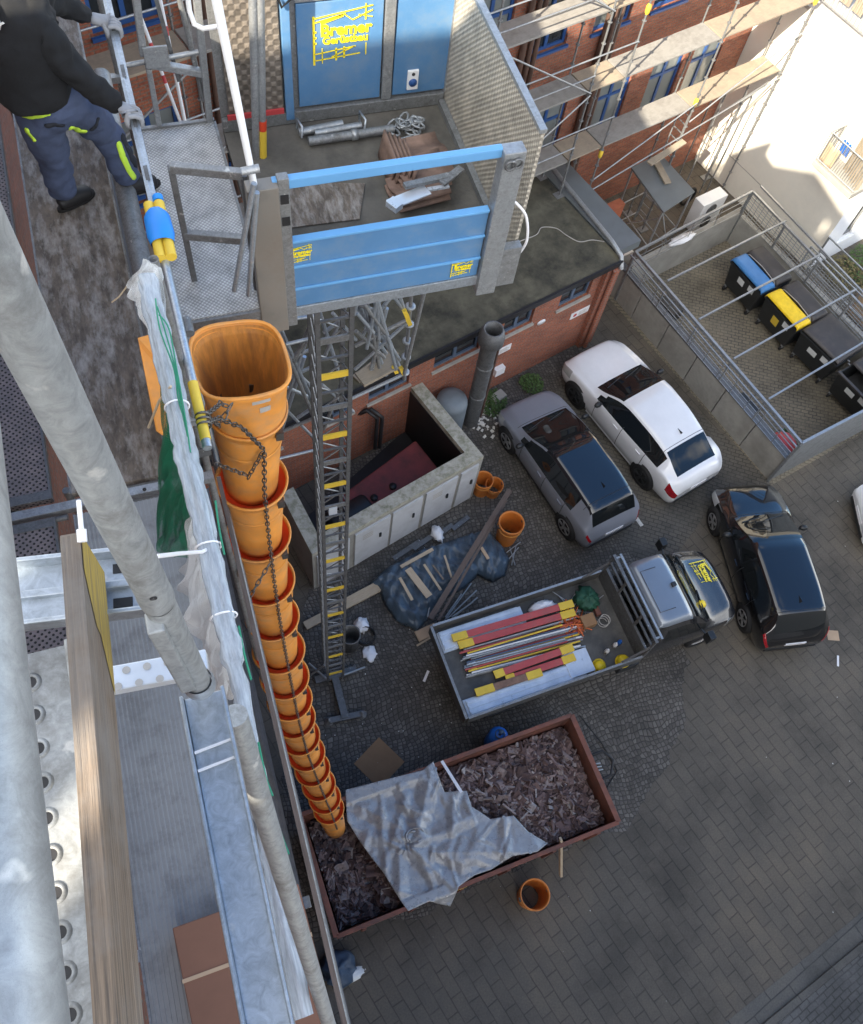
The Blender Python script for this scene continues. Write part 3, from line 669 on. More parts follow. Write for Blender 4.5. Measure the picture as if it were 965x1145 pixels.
# flue pipe
fp = thing('flue_pipe', 'tall dark grey steel flue pipe with a conical cap beside the brick wall', 'flue', G(526, 472))
x = fp.location
MB().lathe([(.20, 0), (.20, 3.35)], 20).build('pipe', 'dark_steel', fp)
mb = MB()
for z in (1.3, 2.55): mb.lathe([(.201, z), (.212, z), (.212, z+.05), (.201, z+.05)], 20)
mb.build('joint_band', 'old_galvanised', fp)
MB().lathe([(.20, 3.35), (.31, 3.5), (.31, 3.72), (.24, 3.95), (.20, 3.95), (.20, 3.5)], 20).build('cap', 'dark_steel', fp)
mb = MB().tube((.30, .06, .05), (.30, .06, 3.4), .03, 8); mb.build('side_pipe', 'spout_brown', fp)
# grey round tank top beside the flue
single(MB().lathe([(.40, 0), (.40, 1.35), (.38, 1.46), (.2, 1.54), (1e-3, 1.56)], 26, Vector((G(506, 446, 1.5).x, G(506, 446, 1.5).y, 0))), 'round_tank', 'tank_grey', 'grey blue round tank with a domed lid beside the flue pipe', 'tank')
# weeds and rubble at the foot of the wall
def weed(center, r, n, h, label, m='leaf_green', name='weed_clump'):
    mb = MB()
    for i in range(n):
        a = random.random()*2*pi; rr = r*sqrt(random.random()); b = Vector((center.x+rr*cos(a), center.y+rr*sin(a), .01)); z = h*random.uniform(.2, 1)*(1-.6*rr/r)
        d = Vector((cos(a*3+i), sin(a*3+i), 0)); s = random.uniform(.03, .075); e = d.cross(Vector((0, 0, 1)))
        t = b+Vector((0, 0, z)); mb.poly([t-e*s*.5, t+d*s, t+e*s*.5, t-d*s*.6+Vector((0, 0, -.03))])
    return single(mb, name, m, label, 'weeds')
weed(G(549, 452), .42, 420, .35, 'green weed clump growing at the foot of the flue pipe')
weed(G(594, 430), .33, 260, .22, 'low green weed patch on the setts in front of the brick wall')
mb = MB()
for i in range(70):
    p = G(540+random.gauss(0, 9), 468+random.gauss(0, 9)); s = random.uniform(.02, .06); M = Matrix.Rotation(random.random()*3, 3, 'Z')
    mb.add([M @ Vector(q)*s+p+Vector((0, 0, s*.4)) for q in ((-1, -.7, -.4), (1, -.6, -.4), (.8, .7, -.4), (-.9, .8, -.4), (-.6, -.5, .5), (.7, -.4, .4), (.5, .5, .6), (-.6, .5, .4))], [(4, 5, 6, 7), (0, 1, 5, 4), (1, 2, 6, 5), (2, 3, 7, 6), (3, 0, 4, 7)])
o = single(mb, 'rubble_bits', 'pale_litter', 'scatter of pale mortar bits beside the flue pipe', 'rubble', kind='stuff')
single(MB().box(-.2, .2, -.13, .13, 0, .22, Matrix.Translation(G(556, 447)) @ Matrix.Rotation(.4, 4, 'Z')), 'stone_block', 'concrete', 'pale stone block on the setts right of the flue pipe', 'block', bevel=.02)

# ================================================================== CONCRETE TANK ENCLOSURE
bt = thing('tank_enclosure', 'roofless concrete enclosure with mossy rim and grey doors around the red tank', 'enclosure', G(440, 560))
off = bt.location
zt = 2.05
FR, FL, BR_, BL = G(541, 510, zt), G(349, 620, zt), G(471, 426, zt), G(314, 552, zt)
def inset(p, *ds):
    for d in ds: p = p+d
    return p
ef = (FR-FL).normalized(); er = (BR_-FR).normalized(); el = (BL-FL).normalized(); w = .32
fi0 = FL+(el*w)+ef*w; fi1 = FR+er*w-ef*w
def slab(p, q, r, s, z0, z1): return MB().prism([(p.x, p.y), (q.x, q.y), (r.x, r.y), (s.x, s.y)], z0, z1)
brI = BR_-ef*w; blI = BL+ef*w
mb = slab(FL, FR, fi1, fi0, 0, zt-.14); m2 = slab(FR, BR_, brI, fi1, 0, zt-.14); m3 = slab(BL, FL, fi0, blI, 0, zt-.14)
for o_ in (m2, m3): mb.add(o_.v, o_.f)
mb.build('wall', 'concrete', bt, off)
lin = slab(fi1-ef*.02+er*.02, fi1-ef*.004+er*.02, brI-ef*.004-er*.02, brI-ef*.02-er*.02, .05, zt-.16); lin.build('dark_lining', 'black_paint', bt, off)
e = .02
mb = MB()
for quad in ((FL, FR, fi1, fi0), (FR, BR_, brI, fi1), (BL, FL, fi0, blI)):
    n = slab(*quad, zt-.137, zt); mb.add(n.v, n.f)
mb.build('rim', 'concrete_moss', bt, off)
nrm = Vector((ef.y, -ef.x, 0)); Lf = (FR-FL).length
for s0, s1 in ((.10, .95), (1.10, 2.05), (2.12, 2.95), (3.05, 3.95), (4.05, Lf-.12)):
    s1 = min(s1, Lf-.12)
    if s1-s0 < .2: continue
    def P(s, d, z): return FL+ef*s+nrm*d+Vector((0, 0, z-zt))
    mb = MB(); mb.add([P(s0, .002, .12), P(s1, .002, .12), P(s1, .002, zt-.22), P(s0, .002, zt-.22), P(s0, .045, .12), P(s1, .045, .12), P(s1, .045, zt-.22), P(s0, .045, zt-.22)], [(4, 5, 6, 7), (0, 1, 5, 4), (1, 2, 6, 5), (2, 3, 7, 6), (3, 0, 4, 7)])
    d_ = mb.build('door', 'grey_door', bt, off, bevel=.006)
    mb = MB().bar(P(s0+.72*(s1-s0), .06, 1.05), P(s0+.72*(s1-s0), .06, 1.22), .05, .04); mb.build('handle', 'black_plastic', d_, off)
    if s0 in (1.10, 3.05):
        mb = MB()
        for k in range(3): mb.add([P(s0+.2, .048, 1.35+.09*k), P(s0+.48, .048, 1.35+.09*k), P(s0+.48, .048, 1.40+.09*k), P(s0+.2, .048, 1.40+.09*k)], [(0, 1, 2, 3)])
        mb.build('notice', 'black_plastic' if False else 'plain_render', d_, off)
single(MB().prism([(p.x, p.y) for p in (fi0+ef*.02, fi1-ef*.02, brI-ef*.02, blI+ef*.02)], .006, .03), 'enclosure_floor', 'black_paint', 'dark floor inside the concrete tank enclosure', 'floor', kind='structure')  # floor is plain black all over
ct = (fi0+fi1+brI+blI)/4
tk = thing('oil_tank', 'large rust red steel tank inside the concrete enclosure', 'tank', (ct.x, ct.y, 0))
T4 = [fi0+ef*.7+er*.20, fi1-ef*.35+er*.20, brI-ef*.35-er*.85, blI+ef*1.1-er*.3]
mb = MB().prism([(p.x, p.y) for p in T4], .15, 1.05); mb.build('body', 'tank_red', tk, tk.location, bevel=.05)
mb = MB()
for s in (.35, .55): c = T4[0].lerp(T4[1], s).lerp(T4[3].lerp(T4[2], s), .35); mb.lathe([(.09, 1.05), (.09, 1.10), (1e-3, 1.10)], 14, (c.x, c.y, 0))
mb.build('filler_cap', 'black_paint', tk, tk.location)
c0 = fi0+ef*.55+er*.5; c0.z = .75
single(MB().lathe([(1e-3, 0), (.38, 0), (.42, .06), (.42, 1.0), (.38, 1.06), (1e-3, 1.06)], 22, c0+ef*.1, Matrix((ef, er, Vector((0, 0, 1)))).transposed() @ Matrix.Rotation(radians(90), 3, 'Y')), 'steel_drum', 'black_paint', 'black drum lying beside the red tank inside the enclosure', 'drum')
mb = MB(); q = BR_-ef*1.9+er*.1
for k in range(2): mb.path([(q.x+.12*k, q.y, .3), (q.x+.12*k, q.y, 1.9), (q.x+.3+.12*k, q.y-.1, 2.2), (q.x+.55+.12*k, q.y-.2, 1.9), (q.x+.55+.12*k, q.y-.2, .5)], .05, 8)
single(mb, 'bent_pipes', 'black_paint', 'black bent pipes behind the red tank against the brick wall', 'pipe')
# brown ladder-like wall unit behind
q = BR_-ef*2.8
single(MB().box(-.28, .28, -.05, .05, .1, 2.5, Matrix.Translation((q.x, q.y+.1, 0)) @ Matrix.Rotation(AA, 4, 'Z')), 'steel_door_leaf', 'black_paint', 'black steel door leaf standing against the brick wall behind the tank', 'door')

# ================================================================== CANOPY, AC UNIT and wall by the far corner
cn = thing('entrance_canopy', 'flat grey sheet metal canopy on a tube frame beside the far scaffold', 'canopy', AB(17.5, 11.6, 0), AA)
off = (17.5, 11.6, 0); zc = 2.5
quad = [GA(706, 187, zc), GA(742, 237, zc), GA(777, 214, zc), GA(738, 171, zc)]
MB().prism(quad, zc-.06, zc).build('roof_sheet', 'roof_metal', cn, off, bevel=.008)
c_ = [(Vector((*p, 0))*.94+Vector((17.5, 11.7, 0))*.06) for p in quad]
for p in c_: MB().tube((p.x, p.y, .01), (p.x, p.y, zc-.063), .03, 8).build('leg', 'galvanised', cn, off)
mb = MB()
for i in range(4):
    p, q = c_[i], c_[(i+1) % 4]
    mb.tube((p.x, p.y, 1.1), (q.x, q.y, 1.1), .02, 8); mb.tube((p.x, p.y, .3), (q.x, q.y, .3), .02, 8)
    if i % 2 == 0: mb.tube((p.x, p.y, .3), (q.x, q.y, 2.2), .02, 8)
mb.build('cross_rail', 'galvanised', cn, off)
single(MB().bar(G(731, 176, 2.56), G(747, 205, 2.56), .20, .05), 'timber_plank', 'deck_wood', 'tan timber plank lying on top of the grey canopy', 'plank', bevel=.004)
single(MB().bar(G(726, 183, 3.3), G(765, 158, 3.35), .18, .05), 'scaffold_plank', 'deck_wood', 'short tan plank bridging the scaffold just behind the canopy', 'plank', bevel=.004)
mb = MB().box(15.2, 16.75, 12.0, 12.25, 0, 1.7)
o = MB().box(14.9, 16.75, 12.0, 12.25, 0, 1.75).build('brick_wall', 'terracotta_render', None); o.location = (0, 0, 0); o.rotation_euler = (0, 0, AA)
tag(o, 'short terracotta red wall left of the grey canopy', 'wall')
o = MB().box(16.0, 16.9, 11.2, 11.9, 0, .5).build('plinth', 'white_render', None); o.rotation_euler = (0, 0, AA)
tag(o, 'low pale plinth under the grey canopy', 'plinth')
a_, b_ = GA(788, 236, .55)
ac = thing('air_conditioner', 'beige air conditioning unit with two fans beside the canopy', 'air conditioner', AB(a_, b_, 0), AA)
MB().box(-.5, .5, -.2, .2, .05, 1.15).build('casing', 'white_paint', ac, bevel=.02)
for x_ in (.32, .82):
    MB().lathe([(.20, 0), (.20, .02), (.17, .02), (.06, .0), (1e-3, .03)], 20, (0, 0, 0), Matrix.Translation((-.05, -.205, x_)).to_3x3() @ Matrix.Rotation(radians(90), 3, 'X')).build('fan_grille', 'dark_steel', ac, (.05, .205, -x_))
MB().box(-.45, -.35, -.18, .18, 0, .048).build('foot', 'black_plastic', ac); MB().box(.35, .45, -.18, .18, 0, .048).build('foot', 'black_plastic', ac)
a_, b_ = GA(770, 222, .3)
mb = MB().path([AB(a_+.28*cos(t), b_+.05, .35+.28*sin(t)) for t in [2*pi*k/20 for k in range(20)]], .05, 8, closed=True)
single(mb, 'old_tyre', 'black_rubber', 'black tyre ring leaning by the white wall behind the canopy', 'tyre')

# ================================================================== BIN ENCLOSURE
zc = 2.0
P0, P1 = GA(711, 281, zc), GA(897, 495, zc)             # long west rail
P2 = GA(842, 213, zc); P3 = (P2[0]-.35, 3.15)
cw = thing('bin_yard_wall', 'low grey concrete panel wall around the bin yard beside the white car', 'wall', AB(15.4, 7, 0), AA)
off = (15.4, 7, 0)
W0, W1 = GA(690, 293, 1.15), GA(881, 514, 1.15)
wdir = (Vector((*W1, 0))-Vector((*W0, 0))); n_p = 6
for k in range(n_p):
    p = Vector((*W0, 0))+wdir*(k/n_p); q = Vector((*W0, 0))+wdir*((k+1)/n_p-.004); nn = Vector((-wdir.y, wdir.x, 0)).normalized()*.16
    MB().prism([(p.x, p.y), (q.x, q.y), (q.x+nn.x, q.y+nn.y), (p.x+nn.x, p.y+nn.y)], 0, 1.10).build('wall_panel', 'concrete', cw, off, bevel=.012)
nn = Vector((-wdir.y, wdir.x, 0)).normalized(); p = Vector((*W0, 0))-nn*.01; q = Vector((*W1, 0))-nn*.01
MB().prism([(p.x, p.y), (q.x, q.y), (q.x+nn.x*.2, q.y+nn.y*.2), (p.x+nn.x*.2, p.y+nn.y*.2)], 1.103, 1.16).build('coping', 'dark_steel', cw, off)
MB().box(P0[0]+.3, P2[0]+.1, P2[1]-.02, P2[1]+.14, 0, 1.15).build('back_panel', 'concrete', cw, off, bevel=.012)
MB().box(P2[0]-.02, P2[0]+.14, 3.2, P2[1]-.05, 0, 1.05).build('side_panel', 'concrete', cw, off, bevel=.012)
cg = thing('bin_cage', 'galvanised mesh cage with open cross bars standing over the bin yard', 'cage', AB(17.8, 7, 0), AA)
off = (17.8, 7, 0)
V3 = lambda p, z: Vector((p[0], p[1], z))
def rail(p, q, z, r=.03, nm='top_rail'): MB().bar(V3(p, z), V3(q, z), r*2, r*2).build(nm, 'galvanised', cg, off)
rail(P0, P1, zc-.03, .035); rail(P0, P2, zc-.03, .03); rail(P2, P3, zc-.03, .03); rail(P1, P3, zc-.03, .035)
nrm2 = Vector((1, .03, 0))*.16
rail((P0[0]-.16, P0[1]), (P1[0]-.16, P1[1]), zc-.06, .018, 'side_rail'); rail((P2[0]+.3, P2[1]), (P3[0]+.3, P3[1]), zc+.03, .025, 'side_rail')
for (u0, v0, u1, v1) in ((746, 315, 878, 248), (781, 358, 914, 287), (820, 402, 954, 326), (859, 447, 966, 383)):
    p, q = GA(u0, v0, zc), GA(u1, v1, zc); q = (p[0]+(P2[0]-p[0])*1.0, p[1]+(q[1]-p[1])*(P2[0]-p[0])/(q[0]-p[0]))
    MB().bar(V3(p, zc+.035), V3(q, zc+.035), .045, .05).build('cross_bar', 'galvanised', cg, off)
def meshp(p, q, z0, z1, nh, nv, r=.007):
    mb = MB(); p, q = Vector((*p, 0)), Vector((*q, 0))
    for k in range(nh): z = z0+(z1-z0)*k/(nh-1); mb.bar(p+Vector((0, 0, z)), q+Vector((0, 0, z)), r*2, r*2)
    for k in range(nv+1): b = p.lerp(q, k/nv); mb.bar(b+Vector((0, 0, z0)), b+Vector((0, 0, z1)), r*2, r*2, (1, 0, 0))
    mb.build('mesh_panel', 'galvanised', cg, off)
meshp((P0[0]-.02, P0[1]-.03), (P1[0]-.02, P1[1]+.03), 1.18, zc-.08, 6, 12, .009); meshp((P0[0]+.05, P0[1]), (P2[0]-.05, P2[1]), 1.2, zc-.08, 4, 4)
meshp((P2[0], P2[1]-.05), (P3[0], P3[1]+.05), 1.1, zc-.08, 10, 40)
for p in (P0, P1, P2, P3): MB().bar(V3(p, .01), V3(p, zc-.07), .07, .07).build('post', 'galvanised', cg, off)
for k in range(1, 5):
    p = Vector((*P0, 0)).lerp(Vector((*P1, 0)), k/5); MB().bar(V3(p, 1.165), V3(p, zc-.07), .04, .04).build('post', 'galvanised', cg, off)
    p = Vector((*P2, 0)).lerp(Vector((*P3, 0)), k/5); MB().bar(V3(p, 1.06), V3(p, zc-.07), .05, .05).build('post', 'galvanised', cg, off)
g0, g1 = Vector((P1[0]+.05, P1[1]-.02, 0)), Vector((P3[0], P3[1], 0)); gd = (g1-g0).normalized()
mb = MB(); mb.add([g0+Vector((0, 0, .15)), g1+Vector((0, 0, .15)), g1+Vector((0, 0, 1.9)), g0+Vector((0, 0, 1.9))], [(0, 1, 2, 3)]); mb.build('gate_sheet', 'galvanised', cg, off, solid=.03)
# second cage strip beyond, with stuff in it
c2 = thing('side_cage', 'narrow galvanised mesh cage behind the bin yard at the right edge', 'cage', AB(20.9, 6, 0), AA)
off = (20.9, 6, 0)
mb = MB()
for z in (.3, 1.0, 1.55): mb.bar((20.75, 3, z), (20.75, 8.2, z), .035, .035); mb.bar((21.5, 3, z), (21.5, 8.2, z), .035, .035)
mb.build('rail', 'galvanised', c2, off)
for k in range(4):
    for a in (20.75, 21.5): MB().bar((a, 3+k*1.73, .01), (a, 3+k*1.73, 1.57), .05, .05).build('post', 'galvanised', c2, off)
mb = MB()
for k in range(40): mb.bar((20.75, 3+k*.13, .3), (20.75, 3+k*.13, 1.55), .012, .012, (1, 0, 0))
mb.build('mesh_panel', 'galvanised', c2, off)
p = G(940, 350, .4)
yc = thing('yellow_rack', 'yellow wooden rack with dark slots standing behind the bin cage', 'rack', (p.x+.9, p.y-.2, 0), AA-pi/2)
MB().box(-.6, .6, -.2, .2, .02, .95).build('frame', 'patch_tan', yc, bevel=.01)
mb = MB()
for k in range(4): mb.box(-.5+.27*k, -.3+.27*k, -.14, .14, .953, .956)
mb.build('slot', 'black_paint', yc)
weed(AB(23.5, 7.2), .9, 1100, .7, 'tangled green shrub under the blue white wall at the right edge', 'leaf_green', 'garden_shrub')
weed(AB(22.6, 7.5), .7, 600, .5, 'dry yellowish plant beside the green shrub at the right edge', 'leaf_dry', 'dry_plant')
# ================================================================== CARS
def cr(pts, x):
    """smooth interpolation through key points"""
    n = len(pts)
    if x <= pts[0][0]: return pts[0][1]
    if x >= pts[-1][0]: return pts[-1][1]
    for i in range(n-1):
        if pts[i][0] <= x <= pts[i+1][0]: break
    x0, y0 = pts[i]; x1, y1 = pts[i+1]; h = x1-x0; t = (x-x0)/h
    def sl(k):
        if k <= 0 or k >= n-1: j = 0 if k <= 0 else n-2; return (pts[j+1][1]-pts[j][1])/(pts[j+1][0]-pts[j][0])
        a = (pts[k][1]-pts[k-1][1])/(pts[k][0]-pts[k-1][0]); b = (pts[k+1][1]-pts[k][1])/(pts[k+1][0]-pts[k][0])
        return 0 if a*b <= 0 else 2*a*b/(a+b)
    m0, m1 = sl(i), sl(i+1)
    return (2*t**3-3*t*t+1)*y0+(t**3-2*t*t+t)*h*m0+(-2*t**3+3*t*t)*y1+(t**3-t*t)*h*m1
def body_shell(sp):
    """rows of points; s = distance from the nose"""
    L, W = sp['L'], sp['W']/2
    S = [0, .015, .04, .08, .13]+[.19+(L-.38)*k/72 for k in range(73)]+[L-.13, L-.08, L-.04, L-.015, L]
    rows = []
    for s in S:
        e = min(s, L-s); er = sp.get('round', .16)
        sq = sqrt(max(0, 1-(1-min(1, e/er))**2)) if e < er else 1.
        w = W*cr(sp['plan'], s/L)*(.90+.10*sq)
        zt, zb = cr(sp['top'], s), cr(sp['belt'], s)
        zl = .22+.16*(1-sq)
        zt = zt-(1-sq)*.10; zb = min(zb, zt-.02)-(1-sq)*.05
        wt = w*cr(sp['roofw'], s)
        cw_ = sp.get('crown', .05); ze = zt-cw_
        if ze < zb+.005: ze = zb+.005+max(0, (zt-zb)*.3)
        k = [(w*.90, zl), (w*.965, zl+.10), (w*1.0, zl+.30*(zb-zl)+.08), (w*1.0, zl+.62*(zb-zl)), (w*.985, zb-.06), (w*.955, zb)]
        for t in (.10, .35, .65, .92): k.append((w*.945+(wt-w*.945)*t, zb+(ze-zb)*t))
        k += [(wt*.965, ze+(zt-ze)*.25), (wt*.80, ze+(zt-ze)*.62), (wt*.5, ze+(zt-ze)*.9), (0, zt)]
        rows.append((s, k))
    return rows
def make_car(name, label, loc, head, sp, paint, roof=None, group='parked cars'):
    t = thing(name, label, 'car', loc, head, group)
    L = sp['L']; R_ = body_shell(sp); nk = len(R_[0][1])
    P = []
    for s, k in R_:
        x = L/2-s
        row = [Vector((x, y, z)) for y, z in k]+[Vector((x, -y, z)) for y, z in k[-2::-1]]
        P.append(row)
    m = len(P[0]); parts = {}
    def put(n, f):
        parts.setdefault(n, []).append(f)
    wsb, wst, rwt, rwb = sp['ws'][0], sp['ws'][1], sp['rw'][0], sp['rw'][1]
    g0, g1 = sp['side']
    for i in range(len(P)-1):
        sc_ = (R_[i][0]+R_[i+1][0])/2; zt = cr(sp['top'], sc_); zb = cr(sp['belt'], sc_)
        for j in range(m-1):
            r = j if j < nk-1 else m-2-j
            n = 'body'
            if r >= 10 and wsb > sc_ > wsb and 0: pass
            if r >= 10 and wsb < sc_ < wst: n = 'windscreen'
            elif r >= 10 and rwt < sc_ < rwb: n = 'rear_window'
            elif r >= 9 and roof and wst <= sc_ <= rwt: n = 'roof'
            elif 5 <= r <= 8 and g0 < sc_ < g1 and zt-zb > .16 and not (r >= 8 and zt-zb < .3): n = 'side_window.L' if j < nk-1 else 'side_window.R'
            elif sc_ < sp['hl'] and sc_ > .05 and r in (3, 4): n = 'headlight.L' if j < nk-1 else 'headlight.R'
            elif sc_ > L-sp['tl'] and r in sp.get('tlr', (3, 4)): n = 'taillight.L' if j < nk-1 else 'taillight.R'
            elif sc_ > L-.03 and 0: n = 'x'
            put(n, (P[i][j], P[i+1][j], P[i+1][j+1], P[i][j+1]))
    mats_ = dict(body=paint, windscreen='car_glass', rear_window='car_glass', roof=roof or paint, side_window='car_glass', headlight='head_lamp', taillight='tail_red')
    made = {}
    for n, fs in parts.items():
        b = n.split('.')[0]; mb = MB(); idx = {}
        for f in fs:
            ids = []
            for p in f:
                key = (round(p.x, 5), round(p.y, 5), round(p.z, 5))
                if key not in idx: idx[key] = len(mb.v); mb.v.append(p.copy())
                ids.append(idx[key])
            ids = [q for q_i, q in enumerate(ids) if q not in ids[:q_i]]
            if len(ids) > 2: mb.f.append(ids); mb.sm.append(True)
        if b == 'body':
            for row, rev in ((P[0], False), (P[-1], True)):
                q = [p.copy() for p in row]; mb.poly(q if rev else q[::-1])
            mb.poly([P[i][0].copy() for i in range(len(P))]+[P[i][-1].copy() for i in range(len(P)-1, -1, -1)])
        made[n] = mb.build(b, mats_[b], t)
    W = sp['W']/2
    # wheels
    for sx in sp['wheels']:
        for sy in (1, -1):
            x = L/2-sx; r = sp['wr']; wy = W*cr(sp['plan'], sx/L)
            Mr = Matrix.Rotation(radians(-90*sy), 3, 'X')
            MB().lathe([(1e-3, .0), (r+.055, .0), (r+.055, -.3)], 30, (x, sy*(wy+.004), r+.01), Mr).build('wheel_arch', 'black_rubber', t)
            w_ = MB().lathe([(r*.66, .018), (r*.72, .03), (r*.93, .03), (r, .0), (r, -.18)], 30, (x, sy*(wy+.006), r), Mr).build('wheel', 'black_rubber', t)
            mb = MB().lathe([(1e-3, .030), (r*.16, .030), (r*.2, .02)], 20, (x, sy*(wy+.006), r), Mr)
            mb.lathe([(r*.58, .022), (r*.67, .03), (r*.67, .015)], 30, (x, sy*(wy+.006), r), Mr)
            for k in range(5):
                a = 2*pi*k/5
                for da in (-.12, .12):
                    p = Vector((x+r*.14*cos(a+da), sy*(wy+.028), r+r*.14*sin(a+da))); q = Vector((x+r*.63*cos(a+da), sy*(wy+.030), r+r*.63*sin(a+da))); mb.bar(p, q, r*.10, .02, (0, 1, 0))
            mb.build('rim', sp.get('rim', 'rim_silver'), w_)
    # mirrors, seams, plates, antenna
    for sy in (1, -1):
        s = wsb+.42; x = L/2-s; zb = cr(sp['belt'], s); wy = W*cr(sp['plan'], s/L)
        mb = MB().ball((x, sy*(wy+.10), zb+.07), .12, 12, (.62, .95, .62)); mb.bar((x, sy*(wy-.06), zb), (x, sy*(wy+.06), zb+.05), .05, .03)
        mb.build('mirror', sp.get('mirror', 'black_plastic'), t)
        for s in sp.get('doors', ()):
            mb = MB(); pts = []
            for i, (ss, k) in enumerate(R_):
                if abs(ss-s) < .04: pts = [Vector((L/2-s, sy*(y+.002), z)) for y, z in k[1:7]]; break
            if pts: mb.path(pts, .008, 5); mb.build('door_seam', 'black_plastic', t)
        for s in sp.get('handles', ()):
            zb = cr(sp['belt'], s); wy = W*cr(sp['plan'], s/L); mb = MB().bar((L/2-s-.09, sy*(wy*.99+.012), zb-.13), (L/2-s+.09, sy*(wy*.99+.012), zb-.13), .03, .03); mb.build('door_handle', paint, t)
    def zc_(s, y=0): return cr(sp['top'], s)
    s = sp['fin']; MB().add([(L/2-s+.10, 0, zc_(s-.1)), (L/2-s-.08, .02, zc_(s+.08)), (L/2-s-.08, -.02, zc_(s+.08)), (L/2-s-.09, 0, zc_(s+.08)+.075)], [(0, 1, 3), (0, 3, 2), (1, 2, 3)]).build('antenna_fin', 'black_plastic', t)
    for s in sp.get('seams', ()):
        pts = []
        i = min(range(len(R_)), key=lambda q: abs(R_[q][0]-s)); k = R_[i][1]; x = L/2-R_[i][0]
        half = [(y, z) for y, z in k[sp.get('seam_row', 8):]]
        pts = [Vector((x, y, z+.001)) for y, z in half]+[Vector((x, -y, z+.001)) for y, z in half[-2::-1]]
        MB().path(pts, .007, 5).build('panel_seam', 'black_plastic', t)
    zb = .42
    MB().box(-L/2-.012, -L/2+.01, -.26, .26, .62, .73).build('number_plate', 'white_plastic', t)
    MB().box(L/2-.01, L/2+.012, -.26, .26, .42, .53).build('number_plate', 'white_plastic', t)
    MB().box(-L/2-.006, -L/2+.05, -W*.72, W*.72, .30, .46).build('bumper_trim', 'black_plastic', t)
    MB().box(L/2-.05, L/2+.008, -W*.66, W*.66, .30, .41).build('grille', 'black_plastic', t)
    # wipers and sills
    s = wsb+.06
    mb = MB()
    for y0 in (.05, -.55): mb.bar((L/2-s, y0, zc_(s)-.005), (L/2-s-.12, y0+.55, zc_(s+.12)-.002), .02, .012)
    mb.build('wiper', 'black_plastic', t)
    for sy in (1, -1):
        mb = MB().bar((L/2-sp['wheels'][0]-.46, sy*(W*.90), .24), (L/2-sp['wheels'][1]+.46, sy*(W*.90), .24), .06, .09); mb.build('side_sill', sp.get('sill', 'black_plastic'), t)
    return t
plan = [(0, .84), (.04, .92), (.12, .98), (.3, 1.), (.7, 1.), (.88, .975), (.96, .93), (1, .87)]
hatch = dict(L=4.27, W=1.81, plan=plan, crown=.055, round=.20,
    top=[(0, .70), (.15, .83), (.5, .93), (1.0, 1.03), (1.12, 1.07), (1.9, 1.44), (2.2, 1.50), (2.9, 1.51), (3.6, 1.46), (3.72, 1.43), (4.02, 1.10), (4.12, .96), (4.27, .80)],
    belt=[(0, .62), (.5, .82), (1.1, .92), (2.5, .95), (3.6, 1.0), (4.0, .96), (4.27, .70)],
    roofw=[(0, .70), (.9, .78), (1.3, .80), (1.95, .725), (2.8, .715), (3.7, .70), (4.1, .78), (4.27, .78)],
    ws=(1.06, 1.90), rw=(3.74, 4.06), side=(1.28, 3.55), hl=.52, tl=.22, tlr=(4, 5), wheels=(.80, 3.40), wr=.33, doors=(1.33, 2.36, 3.2), handles=(2.15, 3.05), fin=3.45, seams=(.98, 3.68))
ev = dict(hatch); ev.update(W=1.81, L=4.26, top=[(0, .74), (.12, .88), (.45, .98), (.85, 1.08), (.95, 1.10), (1.9, 1.48), (2.25, 1.555), (2.9, 1.56), (3.7, 1.50), (3.82, 1.46), (4.06, 1.12), (4.15, .98), (4.26, .82)],
    belt=[(0, .66), (.5, .86), (1.1, .95), (2.5, .98), (3.6, 1.04), (4.0, 1.0), (4.26, .72)], ws=(.90, 1.93), rw=(3.85, 4.10), side=(1.15, 3.45), wr=.35, wheels=(.75, 3.52), fin=3.35, seams=(.84, 3.62), hl=.42, tl=.16)
suv = dict(hatch); suv.update(L=4.75, W=1.93, crown=.06, top=[(0, .80), (.15, .97), (.5, 1.06), (1.25, 1.15), (1.38, 1.19), (2.15, 1.56), (2.5, 1.62), (3.0, 1.61), (3.75, 1.49), (4.42, 1.17), (4.55, 1.13), (4.68, 1.02), (4.75, .9)],
    belt=[(0, .72), (.5, .94), (1.3, 1.03), (2.5, 1.05), (3.6, 1.10), (4.3, 1.09), (4.75, .80)], roofw=[(0, .72), (1.1, .80), (1.5, .80), (2.2, .725), (3.0, .70), (3.8, .67), (4.4, .72), (4.75, .8)],
    ws=(1.30, 2.12), rw=(3.85, 4.42), side=(1.55, 3.95), wheels=(.88, 3.74), wr=.37, doors=(1.6, 2.6, 3.5), handles=(2.4, 3.3), fin=3.55, seams=(3.80,), rim='black_plastic', mirror='black_plastic', hl=.5, tl=.30, tlr=(3, 4), sill='paint_white', round=.2)
def heading(n, t, z=.7):
    a, b = G(*n, z), G(*t, z); return atan2(a.y-b.y, a.x-b.x), (a+b)/2
h, c = heading((655, 392), (781, 541)); WHITE = make_car('white_car', 'white coupe style car with dark glass parked against the concrete panel wall', (c.x, c.y, .012), h, suv, 'paint_white')
h, c = heading((589, 452), (682, 586)); GREY = make_car('grey_car', 'grey lilac hatchback with a dark glass roof parked on the setts', (c.x, c.y, .012), h, ev, 'paint_grey', 'roof_black_glass')
h, c = heading((833, 548), (887, 712)); BLACK = make_car('black_car', 'glossy black hatchback parked on the slabs right of the flatbed truck', (c.x, c.y, .012), h, hatch, 'paint_black')
h, c = heading((957, 570), (975, 571)); p = G(956, 572, .7); d = Vector((cos(h), sin(h), 0))
c = p-d*2.13+Vector((.22, -.05, 0))
WHITE2 = make_car('white_car', 'white car whose rounded nose alone shows at the right edge', (c.x, c.y, .012), h, hatch, 'paint_white')

